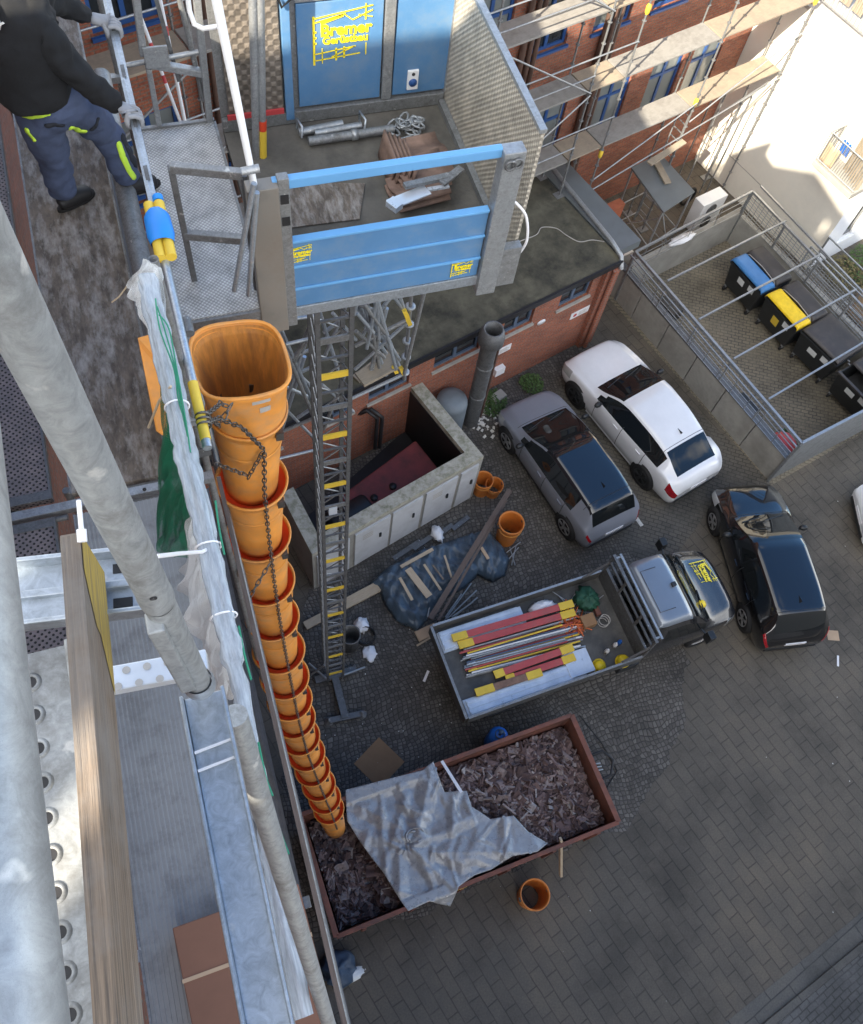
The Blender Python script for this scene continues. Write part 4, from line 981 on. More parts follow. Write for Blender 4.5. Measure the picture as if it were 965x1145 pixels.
# ================================================================== FLATBED TRUCK
TR = thing('flatbed_truck', 'dark flatbed truck with a crew cab nose and loaded open bed', 'truck', (3.70, 4.68, 0), radians(3.4))
Mi = (Matrix.Translation(TR.location) @ Matrix.Rotation(radians(3.4), 4, 'Z')).inverted()
def T(u, v, z=1.1): q = Mi @ G(u, v, z); return q
def TW(p): return Mi.inverted() @ Vector(p)
BLn, HW, FZ, SZ = 4.25, 1.08, .98, 1.36
bed = MB().box(0, BLn, -HW, HW, FZ-.10, FZ); bed.build('bed_floor', 'bed_grey', TR, bevel=.008)
for sy in (1, -1):
    mb = MB().box(.02, BLn-.05, sy*HW-.018, sy*HW+.018, FZ+.003, SZ)
    for k in range(2): mb.box(.04, BLn-.07, sy*(HW+.025)-.006, sy*(HW+.025)+.006, FZ+.06+.15*k, FZ+.12+.15*k)
    mb.build('side_board', 'bed_grey', TR, bevel=.005)
    MB().bar((.02, sy*HW, SZ+.008), (BLn-.05, sy*HW, SZ+.008), .05, .014).build('top_trim', 'galvanised' if sy > 0 else 'old_galvanised', TR)
MB().box(-.05, .012, -HW, HW, FZ-.02, SZ).build('tail_board', 'bed_grey', TR, bevel=.006)
MB().bar((-.02, -HW, SZ+.008), (-.02, HW, SZ+.008), .06, .014).build('top_trim', 'old_galvanised', TR)
mb = MB()
mb.box(BLn-.03, BLn+.03, -HW, HW, FZ+.003, FZ+.62)
for y in (-HW+.03, HW-.03, -.4, .4): mb.bar((BLn, y, FZ+.3), (BLn, y, 2.22), .05, .05)
mb.bar((BLn, -HW, 2.24), (BLn, HW, 2.24), .07, .06); mb.bar((BLn, -HW, 1.92), (BLn, HW, 1.92), .045, .045)
for y in (-HW+.03, HW-.03): mb.bar((BLn-.55, y, FZ+.38), (BLn, y, 1.9), .045, .045)
mb.build('headboard', 'dark_steel', TR)
mb = MB().bar((BLn+.13, -HW+.04, 2.28), (BLn+.13, HW-.04, 2.28), .05, .05); mb.bar((BLn+.01, -HW+.1, 2.26), (BLn+.14, -HW+.1, 2.27), .04, .04); mb.bar((BLn+.01, HW-.1, 2.26), (BLn+.14, HW-.1, 2.27), .04, .04); mb.build('ladder_rest', 'galvanised', TR)
for y in (-.35, .35): MB().box(-.0, BLn+2.0, y-.04, y+.04, .62, .87).build('chassis_rail', 'black_paint', TR)
for k in range(3): MB().bar((1.0+k*.9, -HW+.05, FZ+.01), (1.0+k*.9, HW-.05, FZ+.01), .05, .02).build('floor_bearer', 'bed_grey', TR)
# cab by the same shell idea, nose forward
cab = dict(L=2.55, W=2.0, round=.28, crown=.07, plan=[(0, .80), (.08, .90), (.2, .97), (.4, 1.), (.9, 1.), (1, .99)],
    top=[(0, 1.02), (.15, 1.16), (.55, 1.27), (.85, 1.36), (.98, 1.42), (1.62, 2.08), (1.8, 2.17), (2.2, 2.2), (2.42, 2.2), (2.55, 2.17)],
    belt=[(0, .90), (.4, 1.08), (1.0, 1.22), (2.55, 1.26)], roofw=[(0, .72), (.8, .80), (1.1, .84), (1.7, .80), (2.55, .80)],
    ws=(.93, 1.64), rw=(9, 9), side=(1.12, 2.2), hl=.42, tl=0)
R_ = body_shell(cab); nk = len(R_[0][1]); x0 = BLn+.20+2.55
P = [[Vector((x0-s, y, z+.12)) for y, z in k]+[Vector((x0-s, -y, z+.12)) for y, z in k[-2::-1]] for s, k in R_]
pr = {}
for i in range(len(P)-1):
    s = (R_[i][0]+R_[i+1][0])/2; zt, zb = cr(cab['top'], s), cr(cab['belt'], s)
    for j in range(len(P[0])-1):
        r = j if j < nk-1 else len(P[0])-2-j; n = 'cab'
        if r >= 10 and .93 < s < 1.66: n = 'windscreen'
        elif r >= 9 and s >= 1.66: n = 'cab_roof'
        elif 5 <= r <= 7 and 1.10 < s < 2.25 and zt-zb > .16: n = 'side_window.%d' % (j < nk-1)
        elif .05 < s < .42 and r in (3, 4): n = 'headlight.%d' % (j < nk-1)
        pr.setdefault(n, []).append((P[i][j], P[i+1][j], P[i+1][j+1], P[i][j+1]))
for n, fs in pr.items():
    b = n.split('.')[0]; mb = MB(); idx = {}
    for f in fs:
        ids = []
        for p in f:
            key = (round(p.x, 5), round(p.y, 5), round(p.z, 5))
            if key not in idx: idx[key] = len(mb.v); mb.v.append(p.copy())
            if idx[key] not in ids: ids.append(idx[key])
        if len(ids) > 2: mb.f.append(ids); mb.sm.append(True)
    if b == 'cab': mb.poly([p.copy() for p in P[0]][::-1]); mb.poly([p.copy() for p in P[-1]])
    mb.build(b, dict(cab='paint_truck', windscreen='car_glass', cab_roof='roof_sky_reflect', side_window='car_glass', headlight='head_lamp')[b], TR)
# panel outline pressed in the roof, roof aerial, mirrors, wipers, logo on the bonnet
zr = 2.33
for pts in ([(x0-2.2, .45), (x0-2.35, .45), (x0-2.35, -.45), (x0-2.2, -.45)],):
    MB().path([(a, b, zr-.006) for a, b in [(x0-2.02, .5), (x0-2.40, .5), (x0-2.40, -.5), (x0-2.02, -.5)]], .008, 5).build('roof_seam', 'paint_truck', TR)
MB().box(x0-1.86, x0-1.76, -.05, .05, 2.30, 2.36).build('roof_aerial', 'black_plastic', TR, bevel=.01)
for sy in (1, -1):
    mb = MB().bar((x0-1.25, sy*.95, 1.42), (x0-1.2, sy*1.15, 1.45), .04, .04); mb.box(x0-1.28, x0-1.13, sy*1.2-.10, sy*1.2+.10, 1.36, 1.68); mb.build('mirror', 'black_plastic', TR, bevel=.015)
mb = MB()
for y in (-.1, .6): mb.bar((x0-.95, y, 1.53), (x0-1.10, y-.55, 1.66), .02, .015)
mb.build('wiper', 'black_plastic', TR)
MB().box(x0-.02, x0+.02, -.72, .72, .40, .62).build('bumper', 'black_plastic', TR, bevel=.02)
MB().box(x0-.03, x0+.004, -.45, .45, .78, .98).build('grille', 'black_plastic', TR)
MB().box(x0-.02, x0+.026, -.26, .26, .45, .56).build('number_plate', 'white_plastic', TR)
def scaff_logo(parent, M, s, m='sign_yellow', words=True):
    """drawn scaffold lines around two words, all in yellow"""
    mb = MB()
    def ln(a, b, w=.012): mb.bar(M @ Vector((a[0]*s, a[1]*s, .002)), M @ Vector((b[0]*s, b[1]*s, .002)), w*s, .003, M.to_3x3() @ Vector((0, 0, 1)))
    for a, b, w in (((-.5, -.5), (-.5, .38), .035), ((-.5, .34), (.5, .48), .018), ((-.48, .27), (.04, .38), .02), ((-.38, .25), (.0, .36), .05), ((.02, .37), (.16, .26), .018), ((.16, .26), (.5, .40), .018), ((.38, .24), (.38, .52), .022), ((.26, .34), (.5, .28), .016),
                    ((-.5, -.30), (.22, -.22), .018), ((-.5, -.42), (.30, -.36), .018), ((-.12, -.45), (-.12, -.22), .03), ((.02, -.42), (.02, -.21), .03), ((-.36, -.48), (-.36, -.20), .016), ((.40, -.40), (.40, -.18), .018), ((-.2, -.38), (.2, -.22), .018), ((-.5, .0), (-.455, .0), .03), ((-.5, -.1), (-.455, -.1), .03), ((-.5, .1), (-.455, .1), .03)): ln(a, b, w)
    o = mb.build('logo_lines', m, parent)
    if words:
        text('Bremer', .285*s, m, parent, M @ Matrix.Translation((.05*s, .105*s, .002)), bold=.010*s); text('Gerüstbau', .185*s, m, parent, M @ Matrix.Translation((.04*s, -.075*s, .002)), bold=.007*s)
    return o
bz = lambda s: cr(cab['top'], s)+.12
nx = Vector((1, 0, 0)); sl = atan2(bz(.75)-bz(.35), -.40)
Mlogo = Matrix.Translation((x0-.50, .28, bz(.50)+.012)) @ Matrix.Rotation(radians(-90), 4, 'Z') @ Matrix.Rotation(radians(-13.5), 4, 'X')
scaff_logo(TR, Mlogo, .56)
for (x, dual) in ((x0-.88, 0), (.95, 1)):
    for sy in (1, -1):
        Mr = Matrix.Rotation(radians(-90*sy), 3, 'X'); r = .36; y = sy*(1.0 if not dual else .96)
        mb = MB().lathe([(r*.6, .0), (r*.66, .02), (r*.93, .02), (r, -.02), (r, -.24 if not dual else -.42), (r*.5, -.24)], 28, (x, y, r), Mr); w_ = mb.build('wheel', 'black_rubber', TR)
        MB().lathe([(1e-3, -.02), (r*.25, .0), (r*.3, -.05), (r*.58, -.03), (r*.62, .005)], 24, (x, y, r), Mr).build('rim', 'rim_silver', w_)
        if dual: MB().box(x-.45, x+.45, sy*.98-.12, sy*.98+.12, .80, .86).build('mudguard', 'black_plastic', TR)
q = T(707, 760, .6); MB().box(q.x-.25, q.x+.25, -1.10, -.85, .45, .80).build('side_locker', 'black_plastic', TR, bevel=.02)
# ---- load: each piece a thing of its own, built in the truck's frame
def load(mb, name, m, label, cat, group=None, bevel=0, **kw):
    M = Mi.inverted(); mb.v = [M @ p for p in mb.v]
    return single(mb, name, m, label, cat, group, bevel=bevel, **kw)
def ribbed_deck(name, x0_, x1_, y0, y1, z, label, grp):
    mb = MB().box(x0_, x1_, y0, y1, z, z+.05); n = 3; w = (y1-y0)/n
    for k in range(n): mb.box(x0_+.02, x1_-.02, y0+w*k+.03, y0+w*(k+1)-.03, z+.0505, z+.07)
    return load(mb, name, 'alu_white', label, 'deck', grp, bevel=.004)
def TP(u, v, z): q = T(u, v, z); return q.x, q.y
ribbed_deck('scaffold_deck', .10, 2.15, .50, .98, .985, 'white scaffold deck lying along the far side board of the truck bed', 'white decks on the truck'); ribbed_deck('scaffold_deck', .13, 2.05, .54, .97, 1.058, 'top white scaffold deck by the far side board behind the red planks', 'white decks on the truck')
ribbed_deck('scaffold_deck', .10, 2.95, -1.04, -.62, .985, 'long white scaffold deck along the near side board of the truck bed', 'white decks on the truck')
ribbed_deck('scaffold_deck', .15, 2.60, -1.02, -.66, 1.058, 'topmost long white scaffold deck on the near side under the tan plank', 'white decks on the truck')
load(MB().box(2.55, 3.15, -.98, -.42, 1.06, 1.14), 'white_box', 'alu_white', 'flat pale blue white box at the end of the near white decks', 'box', bevel=.012)
def end_plank(p, q, z, m, label, ends=(.34, .34), grp='red planks with yellow ends', hw=.075):
    (x0_, y0), (x1_, y1) = TP(*p, z), TP(*q, z)
    t = thing('toe_board', label, 'plank', TW(((x0_+x1_)/2, (y0+y1)/2, z)), radians(3.4)+atan2(y1-y0, x1_-x0_), grp)
    Ln = sqrt((x1_-x0_)**2+(y1-y0)**2)
    MB().box(-Ln/2, Ln/2, -hw, hw, 0, .045).build('board', m, t, bevel=.004)
    for e0, e1 in ((-Ln/2-.01, -Ln/2+ends[0]), (Ln/2-ends[1], Ln/2+.01)): MB().box(e0, e1, -hw-.012, hw+.012, -.004, .052).build('end_cap', 'tape_yellow', t, bevel=.004)
end_plank((506, 714), (640, 675), 1.20, 'red_board', 'long red plank with yellow ends, the one nearest the far side board')
end_plank((513, 722), (642, 685), 1.14, 'red_board', 'long red plank with yellow ends lying just above the tube bundle')
end_plank((553, 755), (640, 724), 1.20, 'red_board', 'shorter red plank with yellow ends between the tubes and the near white decks', (.22, .3))
end_plank((566, 760), (642, 735), 1.12, 'red_board', 'short red plank half hidden under its red neighbour on the near side', (.2, .3))
end_plank((532, 775), (605, 752), 1.15, 'brown_board', 'tan brown plank with yellow ends lying on the near white decks', (.42, .35))
random.seed(5)
cols_ = ['galvanised', 'old_galvanised', 'tape_yellow', 'bright_galvanised', 'galvanised', 'red_board', 'window_blue_dull', 'white_paint']
desc = {'galvanised': 'grey', 'old_galvanised': 'dull grey', 'tape_yellow': 'yellow', 'bright_galvanised': 'bright silver', 'red_board': 'red', 'window_blue_dull': 'blue grey', 'white_paint': 'white'}
for k in range(39):
    lay = k//13; f = (k % 13)/12; m = cols_[(k*5+lay*3) % 8]
    p0, p1 = T(512+9*f, 729+28*f, 1.05), T(640+5*f, 692+34*f, 1.05); p0 = p0.lerp(p1, random.uniform(0, .08)); p1 = p0.lerp(p1, random.uniform(.86, 1.08))
    z = 1.01+.045*lay; mb = MB(); mb.tube((p0.x, p0.y, z), (p1.x, p1.y+random.uniform(-.05, .05), z+random.uniform(0, .05)), .021, 8)
    if k % 3 == 0: mb.tube((p0.x+.01, p0.y, z), (p0.x+.2, p0.y+.002, z+.002), .026, 8)
    load(mb, 'scaffold_tube', m, '%s scaffold tube in the bundle between the red planks on the truck' % desc[m], 'tube', 'scaffold tubes on the truck')
mb = MB(); random.seed(8)
for k in range(26):
    c = Vector((3.10+random.gauss(0, .17), .22+random.gauss(0, .14), 1.02+random.random()*.1)); pts = [c+Vector((random.gauss(0, .12), random.gauss(0, .12), random.random()*.08)) for _ in range(4)]; mb.path(pts, .014, 6)
load(mb, 'lashing_straps', 'strap_orange', 'tangle of orange lashing straps at the end of the tube bundle', 'straps')
load(MB().box(3.30, 3.62, -.02, .26, .985, 1.24, None), 'cardboard_box', 'cardboard', 'small tan cardboard box beside the orange straps on the truck bed', 'box', bevel=.008)
def lump(c, r, sc_, name, m, label, cat, amp=.35, fr=3., n=26):
    mb = MB().ball((0, 0, 0), 1, n, (1, 1, 1)); out = []
    for p in mb.v:
        d = p.normalized(); k = 1+amp*noise.noise(d*fr+Vector(c))+.4*amp*noise.noise(d*fr*2.7+Vector(c)); q = Vector((d.x*sc_[0], d.y*sc_[1], d.z*sc_[2]))*r*k; q.z = max(q.z, -r*sc_[2]*.75); out.append(Vector(c)+q+Vector((0, 0, r*sc_[2]*.75)))
    mb.v = out; return load(mb, name, m, label, cat)
lump((2.62, .78, .985), .24, (1.3, .6, .5), 'plastic_bag', 'white_plastic', 'crumpled white plastic bag by the far side board of the truck', 'bag')
lump((3.68, .62, .985), .30, (.9, .9, .6), 'net_bag', 'bag_green', 'dark green net bag behind the headboard of the truck', 'bag', .5, 4)
mb = MB()
for k in range(14):
    c = Vector((3.35+random.gauss(0, .18), .52+random.gauss(0, .14), .999)); a = random.random()*3; d = Vector((cos(a), sin(a), 0))*.28; mb.tube(c-d, c+d+Vector((0, 0, .05)), .012, 6)
load(mb, 'steel_ties', 'galvanised', 'scatter of thin steel ties on the truck bed beside the green bag', 'ties')
def helmet(c, label, rz=0, k=1.):
    t = thing('safety_helmet', label, 'helmet', TW(c), rz, 'yellow safety helmets')
    t.scale = (k, k, k)
    MB().lathe([(.125, 0), (.135, .05), (.125, .11), (.085, .155), (1e-3, .17)], 20).build('shell', 'yellow_plastic', t)
    MB().lathe([(.12, .012), (.16, .004), (.16, -.0+.012)], 20, (.015, 0, 0), Matrix.Diagonal((1.12, 1, 1))).build('brim', 'yellow_plastic', t)
q = T(697, 738, 1.1); helmet((q.x, q.y, .985), 'yellow helmet in the front near corner of the truck bed')
q = T(671, 744, 1.1); helmet((q.x, q.y, .985), 'yellow helmet between the white box and the bottles on the truck bed', 1)
q = T(773, 677, 1.75); helmet((x0-1.02, q.y, 1.50), 'small yellow helmet lying at the truck windscreen wipers', .5, .72)
for k, (u, v, lab) in enumerate(((687, 722, 'white bottle lying left of the yellow helmet on the truck bed'), (692, 719, 'white bottle with a blue band beside the yellow helmet'), (678, 729, 'small white canister in front of the bottles on the truck bed'))):
    q = T(u, v, 1.05); mb = MB().lathe([(1e-3, 0), (.05, 0), (.05, .17), (.02, .22), (.02, .25), (1e-3, .25)], 12, (q.x, q.y, .985)); load(mb, 'bottle', 'white_plastic' if k != 1 else 'bag_blue', lab, 'bottle')
mb = MB()
mb.path([Vector((3.82, .0, .99))+Vector((.12*cos(t), .12*sin(t), .01*k)) for k, t in enumerate([2*pi*i/12 for i in range(30)])], .012, 6)
load(mb, 'cable_coil', 'plain_render', 'pale cable coil on the truck bed near the headboard', 'cable')
load(MB().box(3.74, 3.86, .18, .72, .985, 1.12), 'red_brown_case', 'skip_rust', 'red brown case lying against the headboard of the truck', 'case', bevel=.02)

# ================================================================== WASTE BINS
def bin_(c, rz, label, front, label_y=0, open_=False):
    t = thing('waste_bin', label, 'bin', c, rz, 'large wheeled waste bins')
    # local: +x is the front
    W, D = .68, .52
    def ring(z, w, d): return [Vector((d, -w, z)), Vector((d, w, z)), Vector((-d, w, z)), Vector((-d, -w, z))]
    mb = MB(); a, b = ring(.22, W*.86, D*.78), ring(1.12, W, D)
    mb.add(a+b, [(3, 2, 1, 0), (0, 1, 5, 4), (1, 2, 6, 5), (2, 3, 7, 6), (3, 0, 4, 7)])
    if not open_: mb.poly(b)
    else:
        i = [p*1. for p in ring(1.12, W-.05, D-.05)]; lo = ring(.5, W*.8, D*.7)
        mb.add(b+i+lo, [(0, 1, 5, 4), (1, 2, 6, 5), (2, 3, 7, 6), (3, 0, 4, 7), (4, 5, 9, 8), (5, 6, 10, 9), (6, 7, 11, 10), (7, 4, 8, 11), (8, 9, 10, 11)])
    mb.build('body', 'black_plastic', t, bevel=.03)
    MB().box(-D-.02, D+.03, -W-.025, W+.025, 1.08, 1.13).build('rim', 'black_plastic', t, bevel=.012) if not open_ else MB().box(D-.03, D+.05, -W-.02, W+.02, 1.07, 1.135).build('rim', 'bin_dark', t, bevel=.012)
    def lidpart(x0_, x1_, hgt, n, m, w=W):
        def f(u, v):
            x = x0_+(x1_-x0_)*u; th = pi*v; y = -w*cos(th); s_ = min(1, (sin(th)*2.2)) ; ex = min(1, 6*min(u, 1-u)+.25)
            return Vector((x, y, 1.135+hgt*(s_**.5 if s_ > 0 else 0)*(.4+.6*min(1, ex))))
        mb = MB().grid(f, 12, 21); return mb.build(n, m, t, solid=.012)
    if open_:
        lidpart(-.60, .10, .14, 'rear_lid', 'bin_dark')
        MB().box(-.4, .42, -.5, .5, .55, .8).build('rubbish', 'black_rubber', t, bevel=.08)
    elif front:
        lidpart(.02, .56, .16, 'front_lid', front); lidpart(-.62, .0, .20, 'rear_lid', 'bin_dark')
        mb = MB().path([(.01, -W, 1.15), (.01, -W*.8, 1.28), (.01, 0, 1.33), (.01, W*.8, 1.28), (.01, W, 1.15)], .012, 6); mb.build('lid_edge', 'plain_render', t)
    else: lidpart(-.64, .54, .13, 'lid', 'bin_dark')
    for sx in (1, -1):
        for sy in (1, -1):
            w_ = MB().lathe([(1e-3, -.025), (.10, -.025), (.10, .025), (1e-3, .025)], 16, (sx*.36, sy*.52, .10), Matrix.Rotation(pi/2, 3, 'X')).build('wheel', 'black_rubber', t)
            MB().box(sx*.36-.05, sx*.36+.05, sy*.52-.045, sy*.52+.045, .15, .225).build('fork', 'old_galvanised', w_)
    # stickers on the sloped front
    n = Vector((.9, 0, -.117)).normalized()
    def st(y0, y1, z0, z1, m):
        X = lambda z: D*.78+(D-D*.78)*(z-.22)/.9+.004
        MB().add([(X(z0), y0, z0), (X(z0), y1, z0), (X(z1), y1, z1), (X(z1), y0, z1)], [(0, 1, 2, 3)]).build('sticker', m, t, solid=.002)
    st(.20, .42, .80, 1.02, 'label_white')
    if front == 'bin_blue': st(-.22, .02, .72, .95, 'label_white')
    elif front == 'bin_yellow': st(-.18, .06, .55, .85, 'tape_yellow')
    else: st(-.25, .05, .70, .9, 'label_white')
    for sy in (1, -1): MB().tube((0, sy*(W+.01), 1.02), (0, sy*(W+.09), 1.02), .025, 10).build('trunnion', 'old_galvanised', t)
    return t
rzb = AA+pi
bin_(AB(19.15, 8.45, .012), rzb+radians(-3), 'large black waste bin with a blue front lid, northmost of the row', 'bin_blue')
bin_(AB(19.15, 6.98, .012), rzb+radians(-3), 'large black waste bin with a bright yellow front lid', 'bin_yellow')
bin_(AB(19.25, 5.60, .012), rzb+radians(2), 'large black waste bin with a closed dark lid beside the yellow one', None)
bin_(AB(19.20, 4.05, .012), rzb, 'large black waste bin with its lid pushed back, at the right edge', None, open_=True)
a_, b_ = GA(878, 494, .55)
single(MB().lathe([(1e-3, .0), (.26, .01), (.34, .14), (.36, .15), (.35, .16), (.27, .04), (1e-3, .03)], 28, AB(16.05, 3.95, .85), Matrix.Rotation(radians(180), 3, 'X')), 'plastic_tub', 'red_plastic', 'upturned round red plastic tub in the corner of the bin cage', 'tub')
single(MB().box(15.85, 16.25, 3.7, 4.15, 0.013, .68, Matrix.Rotation(AA, 4, 'Z')), 'grey_crate', 'bin_dark', 'dark crate under the red tub in the cage corner', 'crate', bevel=.02)
mb = MB()
for k in range(5): mb.box(16.35, 16.85, 3.9+.11*k, 3.93+.11*k, .013, .25, Matrix.Rotation(AA, 4, 'Z'))
mb.box(16.35, 16.38, 3.9, 4.37, .02, .24, Matrix.Rotation(AA, 4, 'Z')); mb.box(16.82, 16.85, 3.9, 4.37, .02, .24, Matrix.Rotation(AA, 4, 'Z'))
single(mb, 'slatted_crate', 'leaf_green', 'small green slatted crate right of the red tub', 'crate')
for u, v, lab in ((748, 345, 'black low crate along the wall inside the bin yard, the one near the roof corner'), (833, 455, 'black low crate along the wall inside the bin yard, near the red tub')):
    q = G(u, v, .2); single(MB().box(-.2, .2, -.35, .35, 0, .35, Matrix.Translation((q.x, q.y, .013)) @ Matrix.Rotation(AA, 4, 'Z')), 'black_crate', 'black_plastic', lab, 'crate', bevel=.02)
for u, v, lab in ((762, 268, 'crumpled white plastic on the low back wall of the bin yard'),):
    q = G(u, v, 1.2); mb = MB().ball((0, 0, 0), 1, 18)
    mb.v = [Vector((p.x*.5, p.y*.14, p.z*.1))*(1+.5*noise.noise(p*3))+Vector((q.x, q.y, 1.22)) for p in mb.v]; mb.v = [Vector((q.x, q.y, 1.22))+Matrix.Rotation(AA, 3, 'Z') @ (p-Vector((q.x, q.y, 1.22))) for p in mb.v]
    single(mb, 'plastic_wrap', 'white_plastic', lab, 'plastic')
# ================================================================== SKIP with broken tiles and grey tarp
SKR = radians(3.6)
sk = thing('waste_skip', 'long rust brown open skip under the grey tarpaulin at the foot of the chute', 'skip', (3.02, 1.72, 0), SKR)
MS = Matrix.Translation(sk.location) @ Matrix.Rotation(SKR, 4, 'Z')
SL, SW, SZ2 = 3.0, 1.16, 1.30
def sring(z, l, w): return [Vector((-l, -w, z)), Vector((l, -w, z)), Vector((l, w, z)), Vector((-l, w, z))]
mb = MB(); o_ = sring(.12, SL-.02, SW-.03)+sring(SZ2, SL, SW); i_ = sring(.18, SL-.08, SW-.09)+sring(SZ2, SL-.05, SW-.05)
mb.add(o_, [(3, 2, 1, 0), (0, 1, 5, 4), (1, 2, 6, 5), (2, 3, 7, 6), (3, 0, 4, 7)]); mb.add(i_, [(0, 1, 2, 3), (4, 5, 1, 0), (5, 6, 2, 1), (6, 7, 3, 2), (7, 4, 0, 3)])
mb.build('body', 'skip_rust', sk)
mb = MB()
for p, q in zip(sring(SZ2+.03, SL, SW), sring(SZ2+.03, SL, SW)[1:]+sring(SZ2+.03, SL, SW)[:1]): mb.bar(p, q, .11 if abs(p.x-q.x) < .1 else .085, .09)
mb.build('rim', 'skip_rust', sk, bevel=.01)
for sy in (1, -1):
    for k in range(6): MB().box(-2.5+k, -2.42+k, sy*(SW+.03)-.04, sy*(SW+.03)+.04, .14, SZ2-.02).build('rib', 'skip_rust', sk)
for y in (-.5, .5): MB().bar((-SL, y, .06), (SL, y, .06), .14, .12).build('skid', 'skip_rust', sk)
mb = MB().path([(SL+.05, -.25, .75), (SL+.45, -.22, .80), (SL+.62, .05, .85), (SL+.48, .3, .85), (SL+.05, .3, .8)], .03, 8); mb.build('hook_loop', 'black_paint', sk)
mb = MB()
for k in range(3): mb.tube((SL+.06, -.03+.07*k, .95), (SL+.32, -.06+.07*k, .85), .014, 6)
mb.build('latch', 'galvanised', sk)
MB().box(-.62, -.36, -SW-.05, -SW-.045, SZ2-.02, SZ2+.06).build('tape_mark', 'tape_yellow', sk)
# broken tiles
random.seed(11); mb = MB()
def heap(x, y): return .98+.13*nz(x*.8, y*.8, 3)+.10*nz(x*2.3, y*2.3)-.10*(abs(y)/SW)**4-.12*(abs(x)/SL)**8-(.18 if x < -1.9 else 0)
def clampx(v, l): return max(-l, min(l, v))
for i in range(4200):
    x, y = random.uniform(-SL+.12, SL-.12), random.uniform(-SW+.12, SW-.12)
    w, l, h = random.uniform(.04, .19)*random.uniform(.6, 1.2), random.uniform(.07, .30)*random.uniform(.6, 1.1), random.uniform(.010, .022)
    M = Matrix.Rotation(random.random()*6.3, 3, 'Z') @ Matrix.Rotation(random.gauss(0, .75), 3, 'X') @ Matrix.Rotation(random.gauss(0, .6), 3, 'Y')
    c = Vector((x, y, heap(x, y)+random.uniform(-.05, .05)))
    k = random.uniform(-.35, .35); cv = random.uniform(0, .35)*w
    top = [(-l, -w, 0), (l*(1-k), -w*.8, 0), (l, w*(1-abs(k)), 0), (-l*(1-k*.5), w, 0)]
    pts = [M @ Vector((p[0]*.5, p[1]*.5, -h)) for p in top]+[M @ Vector((p[0]*.5, p[1]*.5, h)) for p in top]
    pts = [c+p for p in pts]
    for p in pts: p.x = clampx(p.x, SL-.09); p.y = clampx(p.y, SW-.09)
    mb.add(pts, [(3, 2, 1, 0), (0, 1, 5, 4), (1, 2, 6, 5), (2, 3, 7, 6), (3, 0, 4, 7), (4, 5, 6, 7)])
for i in range(90):                       # whole and half tiles, a few lumps
    x, y = random.uniform(-SL+.3, SL-.3), random.uniform(-SW+.3, SW-.3); c = Vector((x, y, heap(x, y)+random.uniform(.0, .07)))
    M = Matrix.Rotation(random.random()*6.3, 3, 'Z') @ Matrix.Rotation(random.gauss(0, .5), 3, 'X') @ Matrix.Rotation(random.gauss(0, .35), 3, 'Y'); w, l = random.uniform(.09, .14), random.uniform(.10, .22)
    o0 = len(mb.v); gm = MB().grid(lambda u, v: c+M @ Vector(((u-.5)*2*w, (v-.5)*2*l, .022*sin(u*2*pi))), 9, 2)
    lo = [p+M @ Vector((0, 0, -.016)) for p in gm.v]; q = gm.v+lo; n_ = len(gm.v)
    mb.add(q, gm.f+[[k_+n_ for k_ in f][::-1] for f in gm.f]+[(k_, k_+1, k_+1+n_, k_+n_) for k_ in range(8)]+[(k_+1+9, k_+9, k_+9+n_, k_+10+n_) for k_ in range(8)]+[(0, n_, n_+9, 9), (8, 17, 17+n_, 8+n_)])
mb.grid(lambda u, v: Vector(((2*u-1)*(SL-.10), (2*v-1)*(SW-.10), heap((2*u-1)*SL, (2*v-1)*SW)-.05)), 50, 24)
rb_ = mb.build('tile_rubble', 'tile_debris', None); rb_.matrix_world = MS; tag(rb_, 'heap of broken brown roof tiles filling the skip', 'rubble', kind='stuff')
# tarpaulin: cloth cut to the outline, sagging onto the heap, hanging over the near rim
Msi = MS.inverted()
ol = [(386, 884), (432, 872), (472, 862), (484, 852), (497, 886), (522, 884), (527, 902), (548, 916), (574, 912), (590, 930), (612, 943), (600, 953), (572, 958), (548, 973), (530, 979), (512, 992), (505, 1013), (480, 1008), (456, 1019), (446, 1005), (430, 978), (405, 945), (388, 918)]
poly = [(Msi @ G(u, v, 1.32)) for u, v in ol]
dense = []
for i, p in enumerate(poly):
    q = poly[(i+1) % len(poly)]; n = max(1, int((q-p).length/.05))
    for k in range(n): dense.append(p.lerp(q, k/n))
def inside(x, y, pg):
    c = False; j = len(pg)-1
    for i in range(len(pg)):
        if (pg[i].y > y) != (pg[j].y > y) and x < (pg[j].x-pg[i].x)*(y-pg[i].y)/(pg[j].y-pg[i].y)+pg[i].x: c = not c
        j = i
    return c
random.seed(2)
pts = [(p.x, p.y) for p in dense]; nb = len(pts)
xs = [p.x for p in poly]; ys = [p.y for p in poly]; st = .028
x = min(xs)
while x < max(xs):
    y = min(ys)
    while y < max(ys):
        if inside(x, y, poly) and min((x-p.x)**2+(y-p.y)**2 for p in dense) > (st*.7)**2: pts.append((x+random.uniform(-.008, .008), y+random.uniform(-.008, .008)))
        y += st
    x += st
r_ = delaunay_2d_cdt([Vector(p) for p in pts], [(i, (i+1) % nb) for i in range(nb)], [list(range(nb))], 1, 1e-5)
def ridge(t): return 1-abs(2*(t-math.floor(t))-1)
CRE = []; random.seed(70)
